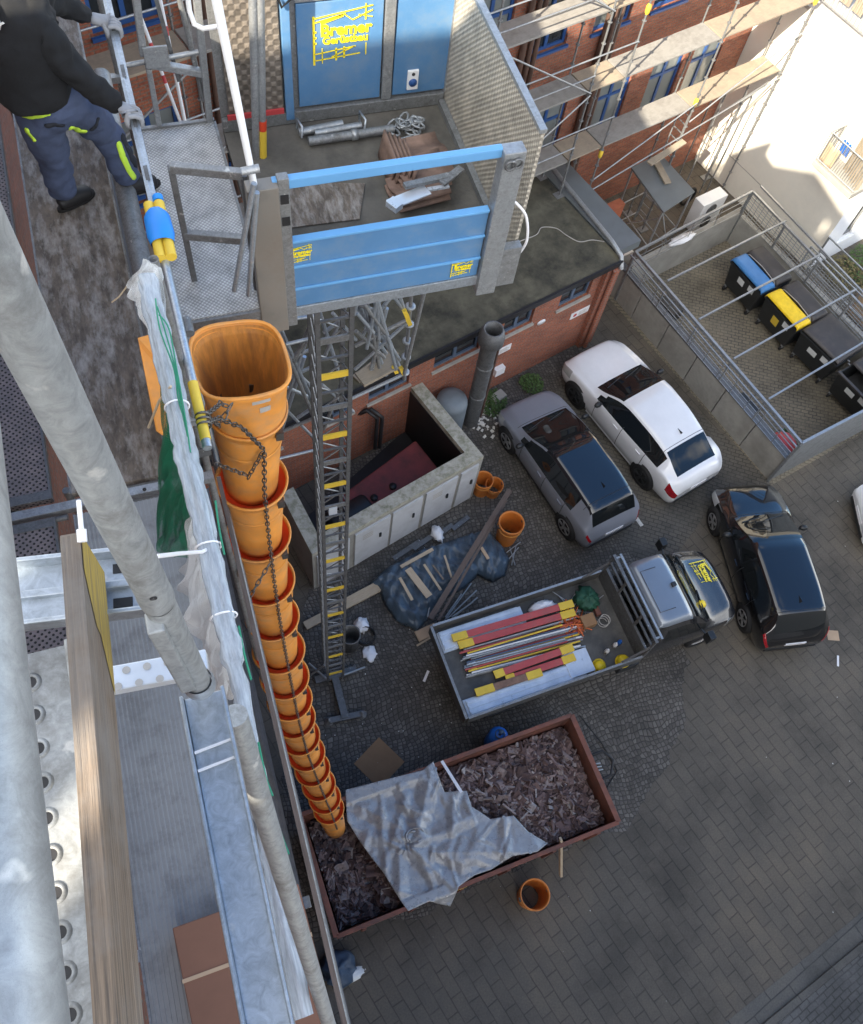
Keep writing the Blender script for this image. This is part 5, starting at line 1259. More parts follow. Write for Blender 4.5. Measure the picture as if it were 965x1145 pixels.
for (u0, v0, u1, v1, h, wd) in ((462, 936, 388, 886, .10, .16), (462, 936, 440, 872, .08, .13), (462, 936, 484, 858, .12, .18), (468, 940, 545, 910, .11, .16), (470, 944, 606, 946, .12, .20), (466, 944, 530, 976, .08, .13), (462, 944, 505, 1006, .13, .18), (456, 944, 455, 1014, .10, .15), (452, 940, 405, 942, .07, .12), (400, 890, 470, 872, .07, .10), (430, 962, 452, 900, .06, .09), (545, 908, 520, 962, .07, .10), (574, 914, 560, 960, .09, .12), (497, 888, 512, 930, .08, .10), (415, 905, 440, 975, .05, .08), (480, 960, 480, 1004, .06, .08), (500, 930, 540, 945, .05, .07), (418, 880, 428, 925, .05, .07)):
    a, b = Msi @ G(u0, v0, 1.4), Msi @ G(u1, v1, 1.4); j_ = [random.uniform(-.18, .18) for _ in range(4)]; CRE.append((a.x+j_[0], a.y+j_[1], b.x+j_[2], b.y+j_[3], h*.85, wd*1.3))
random.seed(77)
for k in range(60):
    cx, cy, an, ln = random.uniform(-2.6, 1.0), random.uniform(-1.1, 1.1), random.random()*pi, random.uniform(.1, .6)
    CRE.append((cx-ln*cos(an), cy-ln*sin(an), cx+ln*cos(an), cy+ln*sin(an), random.uniform(-.04, .055), random.uniform(.05, .13)))
def creases(x, y):
    z = 0
    for x0_, y0_, x1_, y1_, h, wd in CRE:
        dx, dy = x1_-x0_, y1_-y0_; L2 = dx*dx+dy*dy; t = ((x-x0_)*dx+(y-y0_)*dy)/L2; tt = max(0, min(1, t))
        d = sqrt((x-x0_-tt*dx)**2+(y-y0_-tt*dy)**2)+.02*nz(x*6, y*6, h*90)
        if d < wd: z += h*(1-max(0, d)/wd)*(.35+.65*min(1, 4*min(tt, 1-tt)+.2))
    return z
def tarp_z(x, y):
    return tarp_base(x, y)
def tarp_base(x, y):
    wx = x+.35*nz(x*.9, y*.9, 7); wy = y+.35*nz(x*.9, y*.9, 9)
    z = 1.345+.10*nz(x*.7+2, y*.7, 1)
    z += creases(x, y)
    folds = [(.50, .9, .75, .07), (1.0, .25, .7, .06), (.2, 1., 2.6, .025)]
    for dx, dy, f, a in folds: z += a*(ridge((wx*dx+wy*dy)*f+.8*nz(wx*.7, wy*.7, f*5))**1.6*max(0, .45+1.5*nz(wx*.6, wy*.6, f*9))-.12)
    z += .014*nz(wx*5, wy*5, 2)
    dc = (x+1.22)**2+(y+.10)**2; z += .10*math.exp(-dc/.03)*ridge(atan2(y+.1, x+1.22)*1.6)-.05*math.exp(-dc/.01)
    edge = SW+.07
    if y < -edge: z -= (-edge-y)*1.3+.02*sin(x*17)
    else: z = max(z, 1.39 if (abs(abs(y)-SW) < .14 or y > SW-.14) else heap(x, y)+.08)
    return z
mb = MB(); mb.v = [Vector((p.x, p.y, tarp_z(p.x, p.y))) for p in r_[0]]; mb.f = [list(f) for f in r_[2]]; mb.sm = [True]*len(mb.f)
tp = mb.build('grey_tarpaulin', 'tarp_grey', None, solid=.006); tp.matrix_world = MS; tag(tp, 'crumpled silver grey tarpaulin draped across the middle of the skip', 'tarpaulin')
for k in range(0, len(dense), 13):
    p = dense[k]; c = sum((q for q in poly), Vector())/len(poly); e = p.lerp(c, .05/(c-p).length)
    MB().lathe([(.012, .0), (.022, .006), (.034, .0)], 12, (e.x, e.y, tarp_z(e.x, e.y)+.006)).build('eyelet', 'galvanised', tp)
p = Msi @ G(462, 936, 1.4)
mb = MB(); random.seed(4)
for k in range(2):
    c = G(462, 936, 1.45)+Vector((random.gauss(0, .05), random.gauss(0, .05), .02*k)); r = random.uniform(.06, .2); a0 = random.random()*6
    mb.path([c+Vector((r*cos(a0+t), r*.7*sin(a0+t), .03*sin(3*t+k))) for t in [5.2*i/14 for i in range(15)]], .02, 6)
single(mb, 'tarp_knot', 'tarp_grey', 'bunched knot of tarpaulin rope in the middle of the grey sheet', 'rope')
mb = MB().bar(G(494, 851, 1.42), G(516, 886, 1.5), .06, .03); single(mb, 'white_batten', 'white_plastic', 'white batten lying across the tiles at the edge of the tarpaulin', 'batten')
mb = MB().bar(G(627, 938, 1.42), G(627, 979, .25), .085, .05, (1, 0, 0)); single(mb, 'timber_post', 'timber_new', 'pale timber post leaning on the near side of the skip', 'post')
single(MB().path([G(648, 800, .9), G(672, 830, .03), G(690, 862, .02), G(676, 885, .02)], .015, 6), 'ground_cable', 'black_rubber', 'black cable running from the skip end across the setts', 'cable')
# blue gas bottle between truck and skip
gb = thing('gas_bottle', 'bright blue gas bottle standing between the truck and the skip', 'gas bottle', G(551, 832))
MB().lathe([(1e-3, .02), (.20, .02), (.22, .10), (.22, .78), (.17, .92), (.06, .98), (1e-3, .985)], 24).build('body', 'gas_blue', gb)
MB().lathe([(.10, .93), (.11, 1.02), (.09, 1.02)], 16).build('collar', 'bag_dark_blue', gb); MB().lathe([(.035, .98), (.035, 1.15), (.055, 1.16), (.055, 1.19), (1e-3, 1.20)], 12).build('valve', 'bag_dark_blue', gb)

# ================================================================== ORANGE BUCKETS (spare chute sections)
def spare(c, r, h, label, tilt=None, rot=0):
    t = thing('chute_section', label, 'chute section', c, rot, 'spare orange chute sections')
    if tilt: t.rotation_euler = tilt
    MB().lathe([(r*.80, 0), (r*.98, h*.9), (r*1.0, h*.92), (r*1.06, h*.93), (r*1.06, h), (r*.97, h), (r*.93, h*.9), (r*.76, .02)], 30).build('shell', 'bucket_orange', t)
    MB().lathe([(r*1.0, h*.74), (r*1.035, h*.75), (r*1.035, h*.79), (r*1.0, h*.80)], 30).build('band', 'chute_orange', t)
    mb = MB()
    for s in (1, -1): mb.box(s*r*1.02-.03, s*r*1.02+.03, -.04, .04, h*.86, h*.92)
    mb.build('lug', 'chain_steel', t); return t
spare(G(565, 602), .30, .92, 'tall orange chute section standing beside the dark leaning board')
spare(G(537, 549), .24, .62, 'orange chute section close to the corner of the concrete enclosure')
spare(G(550, 551), .22, .45, 'small dull orange chute section right of its twin by the enclosure corner')
spare(G(590, 1003), .29, .80, 'orange chute section standing alone on the slabs below the skip')

# ================================================================== BLUE TARP PILE, boards and loose tubes
ol = [(413, 650), (432, 632), (470, 612), (508, 600), (545, 588), (562, 606), (572, 622), (566, 640), (552, 648), (535, 640), (520, 655), (492, 668), (478, 690), (468, 703), (444, 692), (430, 672), (424, 656)]
poly = [G(u, v, .25) for u, v in ol]; dense = []
for i, p in enumerate(poly):
    q = poly[(i+1) % len(poly)]; n = max(1, int((q-p).length/.06))
    for k in range(n): dense.append(p.lerp(q, k/n))
pts = [(p.x+.02*nz(p.x*9, p.y*9), p.y+.02*nz(p.y*9, p.x*9)) for p in dense]; nb = len(pts); xs = [p.x for p in poly]; ys = [p.y for p in poly]; st = .045
x = min(xs)
while x < max(xs):
    y = min(ys)
    while y < max(ys):
        if inside(x, y, poly) and min((x-p.x)**2+(y-p.y)**2 for p in dense) > (st*.8)**2: pts.append((x+random.uniform(-.01, .01), y+random.uniform(-.01, .01)))
        y += st
    x += st
r_ = delaunay_2d_cdt([Vector(p) for p in pts], [(i, (i+1) % nb) for i in range(nb)], [list(range(nb))], 1, 1e-5)
mb = MB()
for p in r_[0]:
    d = sqrt(min((p.x-q.x)**2+(p.y-q.y)**2 for q in dense)); wx = p.x+.3*nz(p.x*1.2, p.y*1.2, 5); wy = p.y+.3*nz(p.x*1.2, p.y*1.2, 8)
    z = .02+.24*min(1, d/.25)**.7+.10*ridge((wx*.4+wy)*2.2)*min(1, d/.1)+.08*ridge((wx-.7*wy)*3.1)*min(1, d/.1)+.05*ridge((wx*1.3+.4*wy)*4.3)*min(1, d/.1)+.03*nz(wx*6, wy*6); mb.v.append(Vector((p.x, p.y, max(.02, z))))
mb.f = [list(f) for f in r_[2]]; mb.sm = [True]*len(mb.f)
o = single(mb, 'blue_tarpaulin', 'tarp_blue', 'crumpled dark blue tarpaulin covering a pile in front of the enclosure doors', 'tarpaulin', solid=.006)
def board(p, q, w, h, name, m, label, cat='board', grp=None, z0=0.0): return single(MB().bar(p, q, w, h), name, m, label, cat, grp, bevel=.004)
gz = 'battens on the blue tarpaulin'
for (u0, v0, u1, v1, w, lab, m) in ((447, 646, 461, 671, .07, 'narrow pale batten, leftmost on the blue tarpaulin', 'timber_new'), (456, 636, 480, 667, .17, 'broad tan board lying across the blue tarpaulin', 'timber_new'), (474, 631, 493, 660, .06, 'thin pale batten right of the broad tan board', 'timber_new'), (497, 621, 505, 646, .05, 'short thin batten under the dark leaning board', 'timber_new'), (538, 612, 546, 625, .08, 'short pale offcut at the right of the blue tarpaulin', 'patch_tan'), (484, 632, 496, 648, .04, 'grey thin lath between two pale battens on the tarpaulin', 'timber_old')):
    board(G(u0, v0, .60), G(u1, v1, .58), w, .03, 'batten', m, lab, 'batten', gz)
board(G(481, 692, .66), G(570, 548, .72), .13, .07, 'dark_board', 'timber_dark', 'long dark board lying across the blue tarpaulin towards the orange sections'); board(G(490, 694, .60), G(566, 560, .66), .06, .06, 'dark_board', 'timber_dark', 'thinner dark board tucked beside the long dark one')
board(G(341, 700, .10), G(424, 657, .10), .20, .06, 'pale_board', 'timber_new', 'wide pale new board on the setts under the hoist mast')
board(G(385, 672, .12), G(438, 644, .12), .10, .05, 'pale_board', 'timber_new', 'narrow pale board behind the wide one beside the enclosure'); board(G(448, 634, .45), G(484, 614, .45), .08, .04, 'pale_board', 'timber_new', 'short pale board on the far edge of the blue tarpaulin')
board(G(466, 712, .06), G(488, 702, .06), .26, .05, 'brown_block', 'patch_tan', 'brown timber block at the truck tail corner', 'block')
board(G(466, 722, .04), G(490, 708, .08), .04, .04, 'lath', 'timber_new', 'thin lath lying under the brown block by the truck tail')
random.seed(21)
for k, (u0, v0, u1, v1) in enumerate(((497, 694, 527, 652), (500, 692, 533, 660), (503, 694, 534, 668), (498, 690, 516, 664), (505, 690, 529, 673), (478, 690, 482, 668), (490, 696, 526, 690))):
    single(MB().tube(G(u0, v0, .06+.03*k), G(u1, v1, .12+.03*k), .018, 8), 'loose_tube', 'galvanised', 'thin grey scaffold tube in the loose fan between tarpaulin and truck', 'tube', 'loose tubes by the truck tail')
mb = MB()
for (u0, v0, u1, v1) in ((566, 618, 582, 606), (568, 626, 580, 612), (572, 632, 577, 610), (570, 612, 576, 632)): mb.tube(G(u0, v0, .05), G(u1, v1, .12), .014, 6)
single(mb, 'wire_bundle', 'galvanised', 'small bundle of grey wire ends right of the blue tarpaulin', 'wire')
mb = MB()
for k in range(4): mb.bar(G(440+k*22, 625-11*k, .02+.02*k), G(470+k*18, 605-9*k, .05), .12, .05)
single(mb, 'steel_offcuts', 'dark_steel', 'dark steel offcuts lying along the foot of the enclosure doors', 'scrap')
def crumple(c, r, sc_, name, m, label, cat='litter', amp=.5):
    mb = MB().ball((0, 0, 0), 1, 20); out = []
    for p in mb.v:
        d = p.normalized(); k = 1+amp*noise.noise(d*2.6+Vector(c))+.4*amp*noise.noise(d*7+Vector(c)); q = Vector((d.x*sc_[0], d.y*sc_[1], d.z*sc_[2]))*r*k; q.z = max(q.z, -r*sc_[2]*.6); out.append(Vector(c)+q+Vector((0, 0, r*sc_[2]*.62)))
    mb.v = out; return single(mb, name, m, label, cat)
crumple(G(489, 598, .05), .17, (.8, 1.3, .6), 'paper_rag', 'white_plastic', 'crumpled white rag on the scrap at the foot of the enclosure doors', 'rag')
crumple(G(404, 700, .0), .20, (.8, .9, .7), 'yellow_white_sack', 'white_plastic', 'small white sack beside the hoist base', 'sack')
mb = MB().path([G(409, 713, .02)+Vector((.22*cos(t), .22*sin(t), .02+.004*k)) for k, t in enumerate([2*pi*i/14 for i in range(40)])], .016, 6); single(mb, 'hose_coil', 'black_rubber', 'black hose coil on the setts right of the hoist base', 'hose')
crumple(G(413, 731, 0), .16, (.9, 1.2, .35), 'plastic_scrap', 'white_plastic', 'flat translucent plastic scrap below the black hose coil', 'litter')
single(MB().lathe([(1e-3, .03), (.19, .03), (.22, .78), (.24, .80), (.21, .80), (.18, .1)], 24, G(391, 722)), 'steel_barrel', 'dark_steel', 'open dark steel barrel right behind the hoist base', 'barrel')
board(G(474, 762, .03), G(479, 750, .03), .06, .03, 'white_bracket', 'white_plastic', 'small white bent bracket lying on the setts below the truck', 'bracket')
board(G(410, 868, .012), G(438, 838, .014), .78, .006, 'cardboard_sheet', 'cardboard', 'flat brown cardboard sheet on the setts above the skip', 'cardboard')
board(G(925, 710, .008), G(938, 711, .008), .26, .006, 'tan_board', 'patch_tan', 'small tan board on the slabs behind the black car', 'board')
board(G(937, 745, .008), G(937, 733, .008), .05, .01, 'white_strip', 'white_plastic', 'short white strip on the slabs below the tan board', 'strip')
mb = MB(); random.seed(31)
for k in range(90):
    u, v = random.uniform(400, 960), random.uniform(560, 1140)
    if k < 60: u, v = random.gauss(480, 70), random.gauss(780, 70)
    p = G(u, v, .012); s = random.uniform(.006, .020); a = random.random()*6
    mb.poly([p+Vector((s*cos(a+t)*random.uniform(.5, 1.2), s*sin(a+t), random.random()*.006)) for t in (0, 1.5, 3.1, 4.6)])
single(mb, 'litter', 'pale_litter', 'tiny pale crumbs scattered over the yard paving', 'litter', kind='stuff')
crumple(G(378, 1083, 0), .36, (.9, .9, .6), 'work_bag', 'bag_dark_blue', 'dark blue work bag on the ground at the scaffold foot', 'bag'); crumple(G(392, 1090, 0), .22, (1.2, .55, .5), 'pale_bag', 'label_white', 'pale grey plastic bag beside the dark work bag', 'bag', .35)
crumple(G(352, 985, .3), .09, (1, 1, 1), 'white_knob_light', 'white_plastic', 'small round white end cap sticking out at the scaffold edge', 'cap', .05)
mb = MB().path([G(376, 925, .02), G(380, 905, .02), G(420, 872, .03), G(405, 870, .02)], .02, 6)
# ================================================================== BUILDING under the camera (its unseen roofline is shaped to cast the shade and sun patches)
cbd = thing('apartment_building', 'old brick apartment building behind the near scaffold at the left edge', 'building', (-6, 4, 0))
off = (-6, 4, 0)
MB().box(-14, -1.47, -14, 1.0, 0, 18.55).build('wall', 'old_brick', cbd, off); MB().box(-14, -1.47, 1.004, 24, 0, 17.2).build('wall', 'old_brick', cbd, off)
MB().box(-14, -1.42, -14, 1.0, 18.56, 18.85).build('roof', 'roof_felt', cbd, off); MB().box(-14, -1.42, 1.004, 24, 17.21, 17.4).build('roof', 'roof_felt', cbd, off)
mb = MB().tube((-1.42, -14, 14.3), (-1.42, 24, 14.3), .06, 10); mb.build('gutter', 'black_paint', cbd, off)
MB().box(-14, -3.42, -14, 1, 18.86, 21.2).build('shadow_attic', 'plain_render', cbd, off)  # unseen set-back block, shaped to cast the shadow edges on hoist and wall
MB().box(-14, -3.40, -.9, 1, 21.21, 21.75).build('roof', 'roof_felt', cbd, off)  # its north edge is placed to draw the hoist's shadow line
mb = MB(); mb.add([(-3.43, .96, 21.76), (-3.43, -.36, 21.76), (-3.43, -.36, 22.75), (-3.55, .96, 21.76), (-3.55, -.36, 21.76), (-3.55, -.36, 22.75)], [(0, 2, 1), (3, 4, 5), (0, 3, 5, 2), (1, 2, 5, 4), (0, 1, 4, 3)]); mb.build('shadow_gable', 'old_brick', cbd, off)  # unseen wedge added to slope the shadow edge on the white wall
for y0, y1, z0_, zt_ in ((-1.62, -.91, 21.205, 22.2), (-.905, -.365, 21.76, 22.2), (-2.06, -1.80, 21.205, 22.2), (-9, -2.25, 21.205, 22.2), (-9, -.365, 22.205, 22.75)): MB().box(-3.55, -3.43, y0, y1, z0_, zt_).build('sun_gap_parapet', 'old_brick', cbd, off)  # unseen wall pieces added as shade, gaps let sun patches reach the near deck

# unseen tenement behind the camera, added to block low southern sky in reflections and fill
sb = thing('tenement_building', 'plain rendered tenement added out of view to block the low southern sky', 'building', (20, -22, 0))
MB().box(2, 44, -34, -13, 0, 15).build('wall', 'plain_render', sb, sb.location); MB().box(1.8, 44.2, -34.2, -12.8, 15.004, 15.3).build('roof', 'roof_felt', sb, sb.location)
# ================================================================== NEAR SCAFFOLD
ns = thing('near_scaffold', 'galvanised facade scaffold the photo is taken from, with worn decks and tubes', 'scaffold', (-.5, 2, 0))
off = (-.5, 2, 0)
def part(mb, name, m, **kw): return mb.build(name, m, ns, off, **kw)
def deck15(y0, y1, m, z=15.0):
    mb = MB().box(-.900, -.315, y0, y1, z-.05, z); d = part(mb, 'deck', m)
    mb = MB()
    for x in (-.907, -.313): mb.bar((x, y0, z-.03), (x, y1, z-.03), .012, .07)
    mb.build('edge_profile', 'old_galvanised', d, off); return d
deck15(2.93, 6.53, 'worn_ply'); deck15(6.66, 8.3, 'worn_ply')
d = deck15(-2.3, 2.78, 'ribbed_alu')
mb = MB()
for k in range(24): mb.bar((-.885+.0238*k, -2.3, 15.003), (-.885+.0238*k, 2.78, 15.003), .009, .007)
mb.build('tread_ribs', 'ribbed_alu', d, off)
def console(y0, y1):
    d = part(MB().box(-1.36, -1.03, y0, y1, 14.94, 14.99), 'bracket_deck', 'console_steel')
    mb = MB()
    for x in (-1.365, -1.025): mb.bar((x, y0, 14.975), (x, y1, 14.975), .014, .05)
    mb.bar((-1.36, y0+.03, 14.992), (-1.03, y0+.03, 14.992), .06, .01); mb.bar((-1.36, y1-.03, 14.992), (-1.03, y1-.03, 14.992), .06, .01)
    mb.build('edge_profile', 'dark_steel', d, off)
console(2.93, 6.53); console(-2.3, 2.80); console(6.66, 8.3)
for y in (2.86, 6.59, .30, 8.36):
    mb = MB().bar((-1.40, y, 14.97), (-.06, y, 14.97), .055, .055); t_ = part(mb, 'transom', 'galvanised')
    mb = MB().lathe([(.012, .0), (.012, .002), (1e-3, .002)], 12, (-.48, y-.006, 14.9985)); mb.build('bolt_hole', 'black_paint', t_, off)
    part(MB().tube((-1.35, y-.06, 14.96), (-.95, y-.06, 14.96), .02, 8), 'bracket_tube', 'dark_steel')
for y, zt_ in ((3.02, 16.76), (6.62, 17.0), (-2.1, 17.3)):
    part(MB().tube((-.085, y, .02), (-.085, y, zt_), .0242, 16, caps=False), 'standard', 'old_galvanised')
    if y == 3.02: part(MB().lathe([(.0242, 0), (.019, .0), (.019, -.25), (1e-3, -.25)], 16, (-.085, y, zt_)), 'open_end', 'dark_steel')
    part(MB().tube((-.95, y, .02), (-.95, y, 14.9), .0242, 10), 'standard', 'old_galvanised')
part(MB().bar((-.085, 2.98, 15.42), (-.085, 3.06, 15.42), .07, .06), 'clamp', 'galvanised'); part(MB().bar((-.085, 2.985, 15.06), (-.085, 3.05, 15.06), .09, .09), 'clamp', 'dark_steel')
for z in (13, 11, 9, 7, 5, 3):
    part(MB().box(-.9, -.315, -2.3, 8.3, z-.05, z), 'lower_deck', 'deck_wood_grey')
    part(MB().bar((-.02, -2.3, z+.09), (-.02, 8.3, z+.09), .03, .15), 'toe_board', 'deck_wood_grey')
    for h_ in (.5, 1.0): part(MB().tube((-.03, -2.3, z+h_), (-.03, 8.3, z+h_), .019, 8), 'guard_rail', 'old_galvanised')
part(MB().bar((-.03, -2.3, 15.09), (-.03, 2.75, 15.09), .025, .12), 'toe_board', 'timber_dark')
# thick tube lying along the deck edge, end plate
part(MB().tube((-.215, 2.95, 15.075), (-.215, 6.5, 15.075), .072, 20), 'edge_tube', 'old_galvanised')
part(MB().tube((-.215, 2.93, 15.075), (-.215, 2.955, 15.075), .06, 20), 'tube_end', 'black_paint')
# hand rail with taped joints
rl = MB(); rp = [G(100, -5, 16.02), G(150, 150, 16.02), G(183, 262, 16.02)]
xr = -.035
mb = MB().bar((xr, 3.83, 16.0), (xr, 8.4, 16.0), .052, .052); mb.bar((xr-.006, 3.83, 16.028), (xr-.006, 8.4, 16.028), .012, .006); r1 = part(mb, 'hand_rail', 'bright_galvanised', bevel=.006)
for k in range(9): MB().box(xr-.012, xr+.012, 4.3+.45*k, 4.42+.45*k, 16.0312, 16.0325).build('slot', 'dark_steel', r1, off)
part(MB().tube((xr-.01, 2.45, 15.985), (xr-.01, 3.95, 15.985), .0245, 14), 'hand_rail', 'bright_galvanised')
part(MB().tube((xr-.01, 2.50, 15.985), (xr-.01, 2.86, 15.985), .0275, 16), 'yellow_sleeve', 'tape_yellow'); part(MB().tube((xr+.03, 3.2, 15.96), (xr+.03, 3.3, 15.96), .03, 10), 'clamp', 'dark_steel')
mb = MB()
for dx in (-.028, .03): mb.tube((xr+dx, 3.70, 16.02), (xr+dx, 4.12, 16.02), .031, 12)
part(mb, 'yellow_tape', 'tape_yellow'); 
mb = MB().lathe([(.052, -.13), (.074, -.08), (.078, .06), (.066, .12)], 16, (xr, 3.93, 16.02), Matrix.Rotation(pi/2, 3, 'X') @ Matrix.Diagonal((1, .7, 1))); part(mb, 'blue_tape', 'tape_blue')
part(MB().tube((xr+.03, 4.13, 16.02), (xr+.03, 4.17, 16.02), .0312, 12), 'blue_tape', 'tape_blue')
# ---- camera level: post with spigot joint, guard bars, punched deck, timber toe board
sx, sy_ = -.112, .452
part(MB().lathe([(.0212, 18.93), (.0222, 18.94), (.0222, 18.955), (.0212, 18.97), (.0212, 20.35)], 28, (sx, sy_, 0)), 'upright_tube', 'near_galvanised')
part(MB().lathe([(.0200, 18.925), (.0200, 18.54), (.018, 18.535), (1e-3, 18.535)], 28, (sx, sy_, 0)), 'spigot', 'near_galvanised')
part(MB().bar((sx-.012, sy_-.015, 18.90), (sx-.012, sy_-.015, 18.62), .022, .03, (0, 1, 0)), 'wedge_rail', 'near_galvanised', bevel=.003)
part(MB().lathe([(1e-3, .0), (.0045, .0), (.0045, .001)], 10, (sx+.002, sy_-.0214, 18.99), Matrix.Rotation(pi/2, 3, 'X')), 'pin_hole', 'black_paint')
part(MB().lathe([(.0232, 18.54), (.0258, 18.545), (.0262, 18.56), (.0232, 18.575)], 20, (sx, sy_, 0)), 'collar', 'bright_galvanised')
dx = -.115
mb = MB().bar((dx, -.6, 18.475), (dx, .455, 18.475), .062, .008); mb.bar((dx-.034, -.6, 18.487), (dx-.034, .455, 18.487), .006, .032); mb.bar((dx+.034, -.6, 18.487), (dx+.034, .455, 18.487), .006, .032)
part(mb, 'channel_rail', 'bright_galvanised', bevel=.0015)
for y in (.36, .33): part(MB().bar((dx-.03, y, 18.49), (dx+.03, y+.006, 18.49), .004, .004), 'wire_tie', 'white_plastic')
# slim tube going down from the post
p, q = ray(262, 800), ray(369, 1150)
P_ = Vector((0, 0, H))+p*1.62; Q_ = Vector((0, 0, H))+q*3.15
part(MB().tube(P_, Q_, .0242, 18), 'brace_tube', 'near_galvanised')
part(MB().tube((-.128, -.4, 19.6), (-.128, .6, 19.6), .0265, 28), 'guard_tube', 'near_galvanised')
part(MB().box(-.80, -.236, -.7, .475, 18.77, 18.80), 'steel_deck', 'near_galvanised')
part(MB().bar((-.243, -.7, 18.815), (-.243, .47, 18.815), .010, .04), 'deck_lip', 'near_galvanised', bevel=.003)
for i in range(22):
    c = (-.302, -.5+.0445*i, 18.800)
    h_ = part(MB().disc((c[0], c[1], 18.8008), .0078, 14), 'deck_hole', 'black_paint'); MB().lathe([(.0075, .001), (.0085, .004), (.0125, .002), (.014, .0)], 16, c).build('raised_rim', 'near_galvanised', h_, off)
tA0, tA1 = Vector((-.62, .60, 18.80)), Vector((-.128, .535, 18.80)); dA = (tA1-tA0).normalized(); nA = Vector((-dA.y, dA.x, 0))
mb = MB().bar(tA0, tA1, .095, .006); mb.bar(tA0+nA*.046+Vector((0, 0, .012)), tA1+nA*.046+Vector((0, 0, .012)), .007, .03); mb.bar(tA0-nA*.046+Vector((0, 0, .012)), tA1-nA*.046+Vector((0, 0, .012)), .007, .03); mb.bar(tA0+Vector((0, 0, .006)), tA1+Vector((0, 0, .006)), .012, .012)
ta = part(mb, 'cross_beam', 'bright_galvanised', bevel=.002)
mb = MB()
for s in (.28, .55, .80, .92):
    c = tA0.lerp(tA1, s)+Vector((0, 0, .0035))
    for sd in (1, -1): mb.bar(c+nA*.026*sd-dA*.013, c+nA*.026*sd+dA*.013, .014, .002)
mb.build('slot', 'black_paint', ta, off)
mb = MB().bar((-.45, .625, 18.20), (-.115, .60, 18.20), .052, .03); tb = part(mb, 'cross_beam', 'alu_white', bevel=.003)
mb = MB()
for k in range(8):
    for r_i in range(2): c = Vector((-.43+.04*k+.02*r_i, .635-.012*r_i+(-.003*k), 18.2155)); mb.disc((c.x, c.y-.02*r_i, c.z+.001), .008, 10)
mb.build('punched_dot', 'plain_render', tb, off)
# timber toe board on edge at camera level
tbm = thing('timber_toe_board', 'weathered timber toe board with a yellow painted end beside the punched steel deck', 'plank', (-.21, .1, 18.8))
mb = MB(); A0, A1 = Vector((-.264, -.5, 0)), Vector((-.199, .56, 0)); dd = (A1-A0).normalized(); nn = Vector((dd.y, -dd.x, 0))
mb.add([A0-nn*.0125+Vector((0, 0, 18.82)), A1-nn*.0125+Vector((0, 0, 18.82)), A1+nn*.0125+Vector((0, 0, 18.82)), A0+nn*.0125+Vector((0, 0, 18.82)), A0-nn*.0125+Vector((0, 0, 18.95)), A1-nn*.0125+Vector((0, 0, 18.95)), A1+nn*.0125+Vector((0, 0, 18.95)), A0+nn*.0125+Vector((0, 0, 18.95))], [(0, 1, 2, 3), (7, 6, 5, 4), (0, 4, 5, 1), (1, 5, 6, 2), (2, 6, 7, 3), (3, 7, 4, 0)])
woodmat('toe_wood', (.27, .20, .14), (.045, .038, .033), grain=(1.1, 48, 48), dirt=(.20, .185, .17), amt=.85, bmp=1.)
mb.build('board', 'toe_wood', tbm, tbm.location, bevel=.003)
mb = MB(); e = nn*.0135
woodmat('yellow_wood', (.52, .36, .03), (.13, .10, .055), grain=(2.2, 60, 60), dirt=(.25, .2, .1), amt=.5)
mb.add([A1+e+Vector((0, 0, z_))-dd*d_ for z_, d_ in ((18.822, .002), (18.948, .002), (18.948, .05), (18.93, .075), (18.90, .11), (18.88, .115), (18.85, .15), (18.822, .18))], [(0, 1, 2, 3, 4, 5, 6, 7)]); mb.build('painted_end', 'yellow_wood', tbm, tbm.location)
mb = MB().tube(G(88, 560, 18.96), G(91, 592, 18.96), .0032, 8); mb.tube(G(91, 592, 18.96), G(92, 606, 18.955), .0062, 8); single(mb, 'cable_tie', 'white_plastic', 'white cable tie standing at the end of the timber toe board', 'cable tie')
# brown box on the ribbed deck
bx = thing('brown_carton', 'flat brown carton with a pale strap on the ribbed lower deck', 'box', (-.50, -.1, 15.006), radians(2))
MB().box(-.20, .42, -.55, .47, 0, .16).build('carton', 'box_brown', bx, bevel=.006); mb = MB().box(-.203, .423, .22, .238, .001, .163); mb.build('strap', 'patch_tan', bx)
# ---- sheeting rolled on the rail, loose sheet and green net
rp = [(163, 312), (178, 372), (192, 430), (205, 490), (219, 550), (233, 612), (248, 680), (264, 745), (280, 830), (296, 920), (314, 1020), (344, 1155)]
RP = [G(u, v, 16.8+.0*i) for i, (u, v) in enumerate(rp)]
fine = []
for i in range(len(RP)-1):
    for k in range(8): fine.append(RP[i].lerp(RP[i+1], k/8))
rr = [(.042 if i < 56 else .030)+.009*nz(i*.7, 0, 3)+.005*nz(i*2.1, 4) for i in range(len(fine))]
fine = [p+Vector((.010*nz(i*.35, 1), 0, .010*nz(i*.4, 2))) for i, p in enumerate(fine)]
rs = thing('rolled_sheeting', 'white plastic sheeting rolled up along the inner scaffold rail', 'sheeting', RP[5]); ro = rs.location.copy()
mb = MB(); n = 28; ring = []
for i, p in enumerate(fine):
    d = (fine[min(i+1, len(fine)-1)]-fine[max(i-1, 0)]).normalized(); x, y = perp(d)
    for k in range(n):
        a = 2*pi*k/n; r = rr[i]*(1+.20*noise.noise(Vector((cos(a)*1.6, sin(a)*1.6, i*.16)))+.14*sin(4*a+i*.10)+.10*noise.noise(Vector((cos(a)*5, sin(a)*5, i*.07)))); ring.append(p+(x*cos(a)+y*sin(a))*r)
mb.add(ring, [(i*n+k, i*n+(k+1) % n, (i+1)*n+(k+1) % n, (i+1)*n+k) for i in range(len(fine)-1) for k in range(n)], True); mb.build('roll', 'plastic_sheet', rs, ro)
netmat('sheet_thin', (.80, .84, .86), (420, 420), .62)
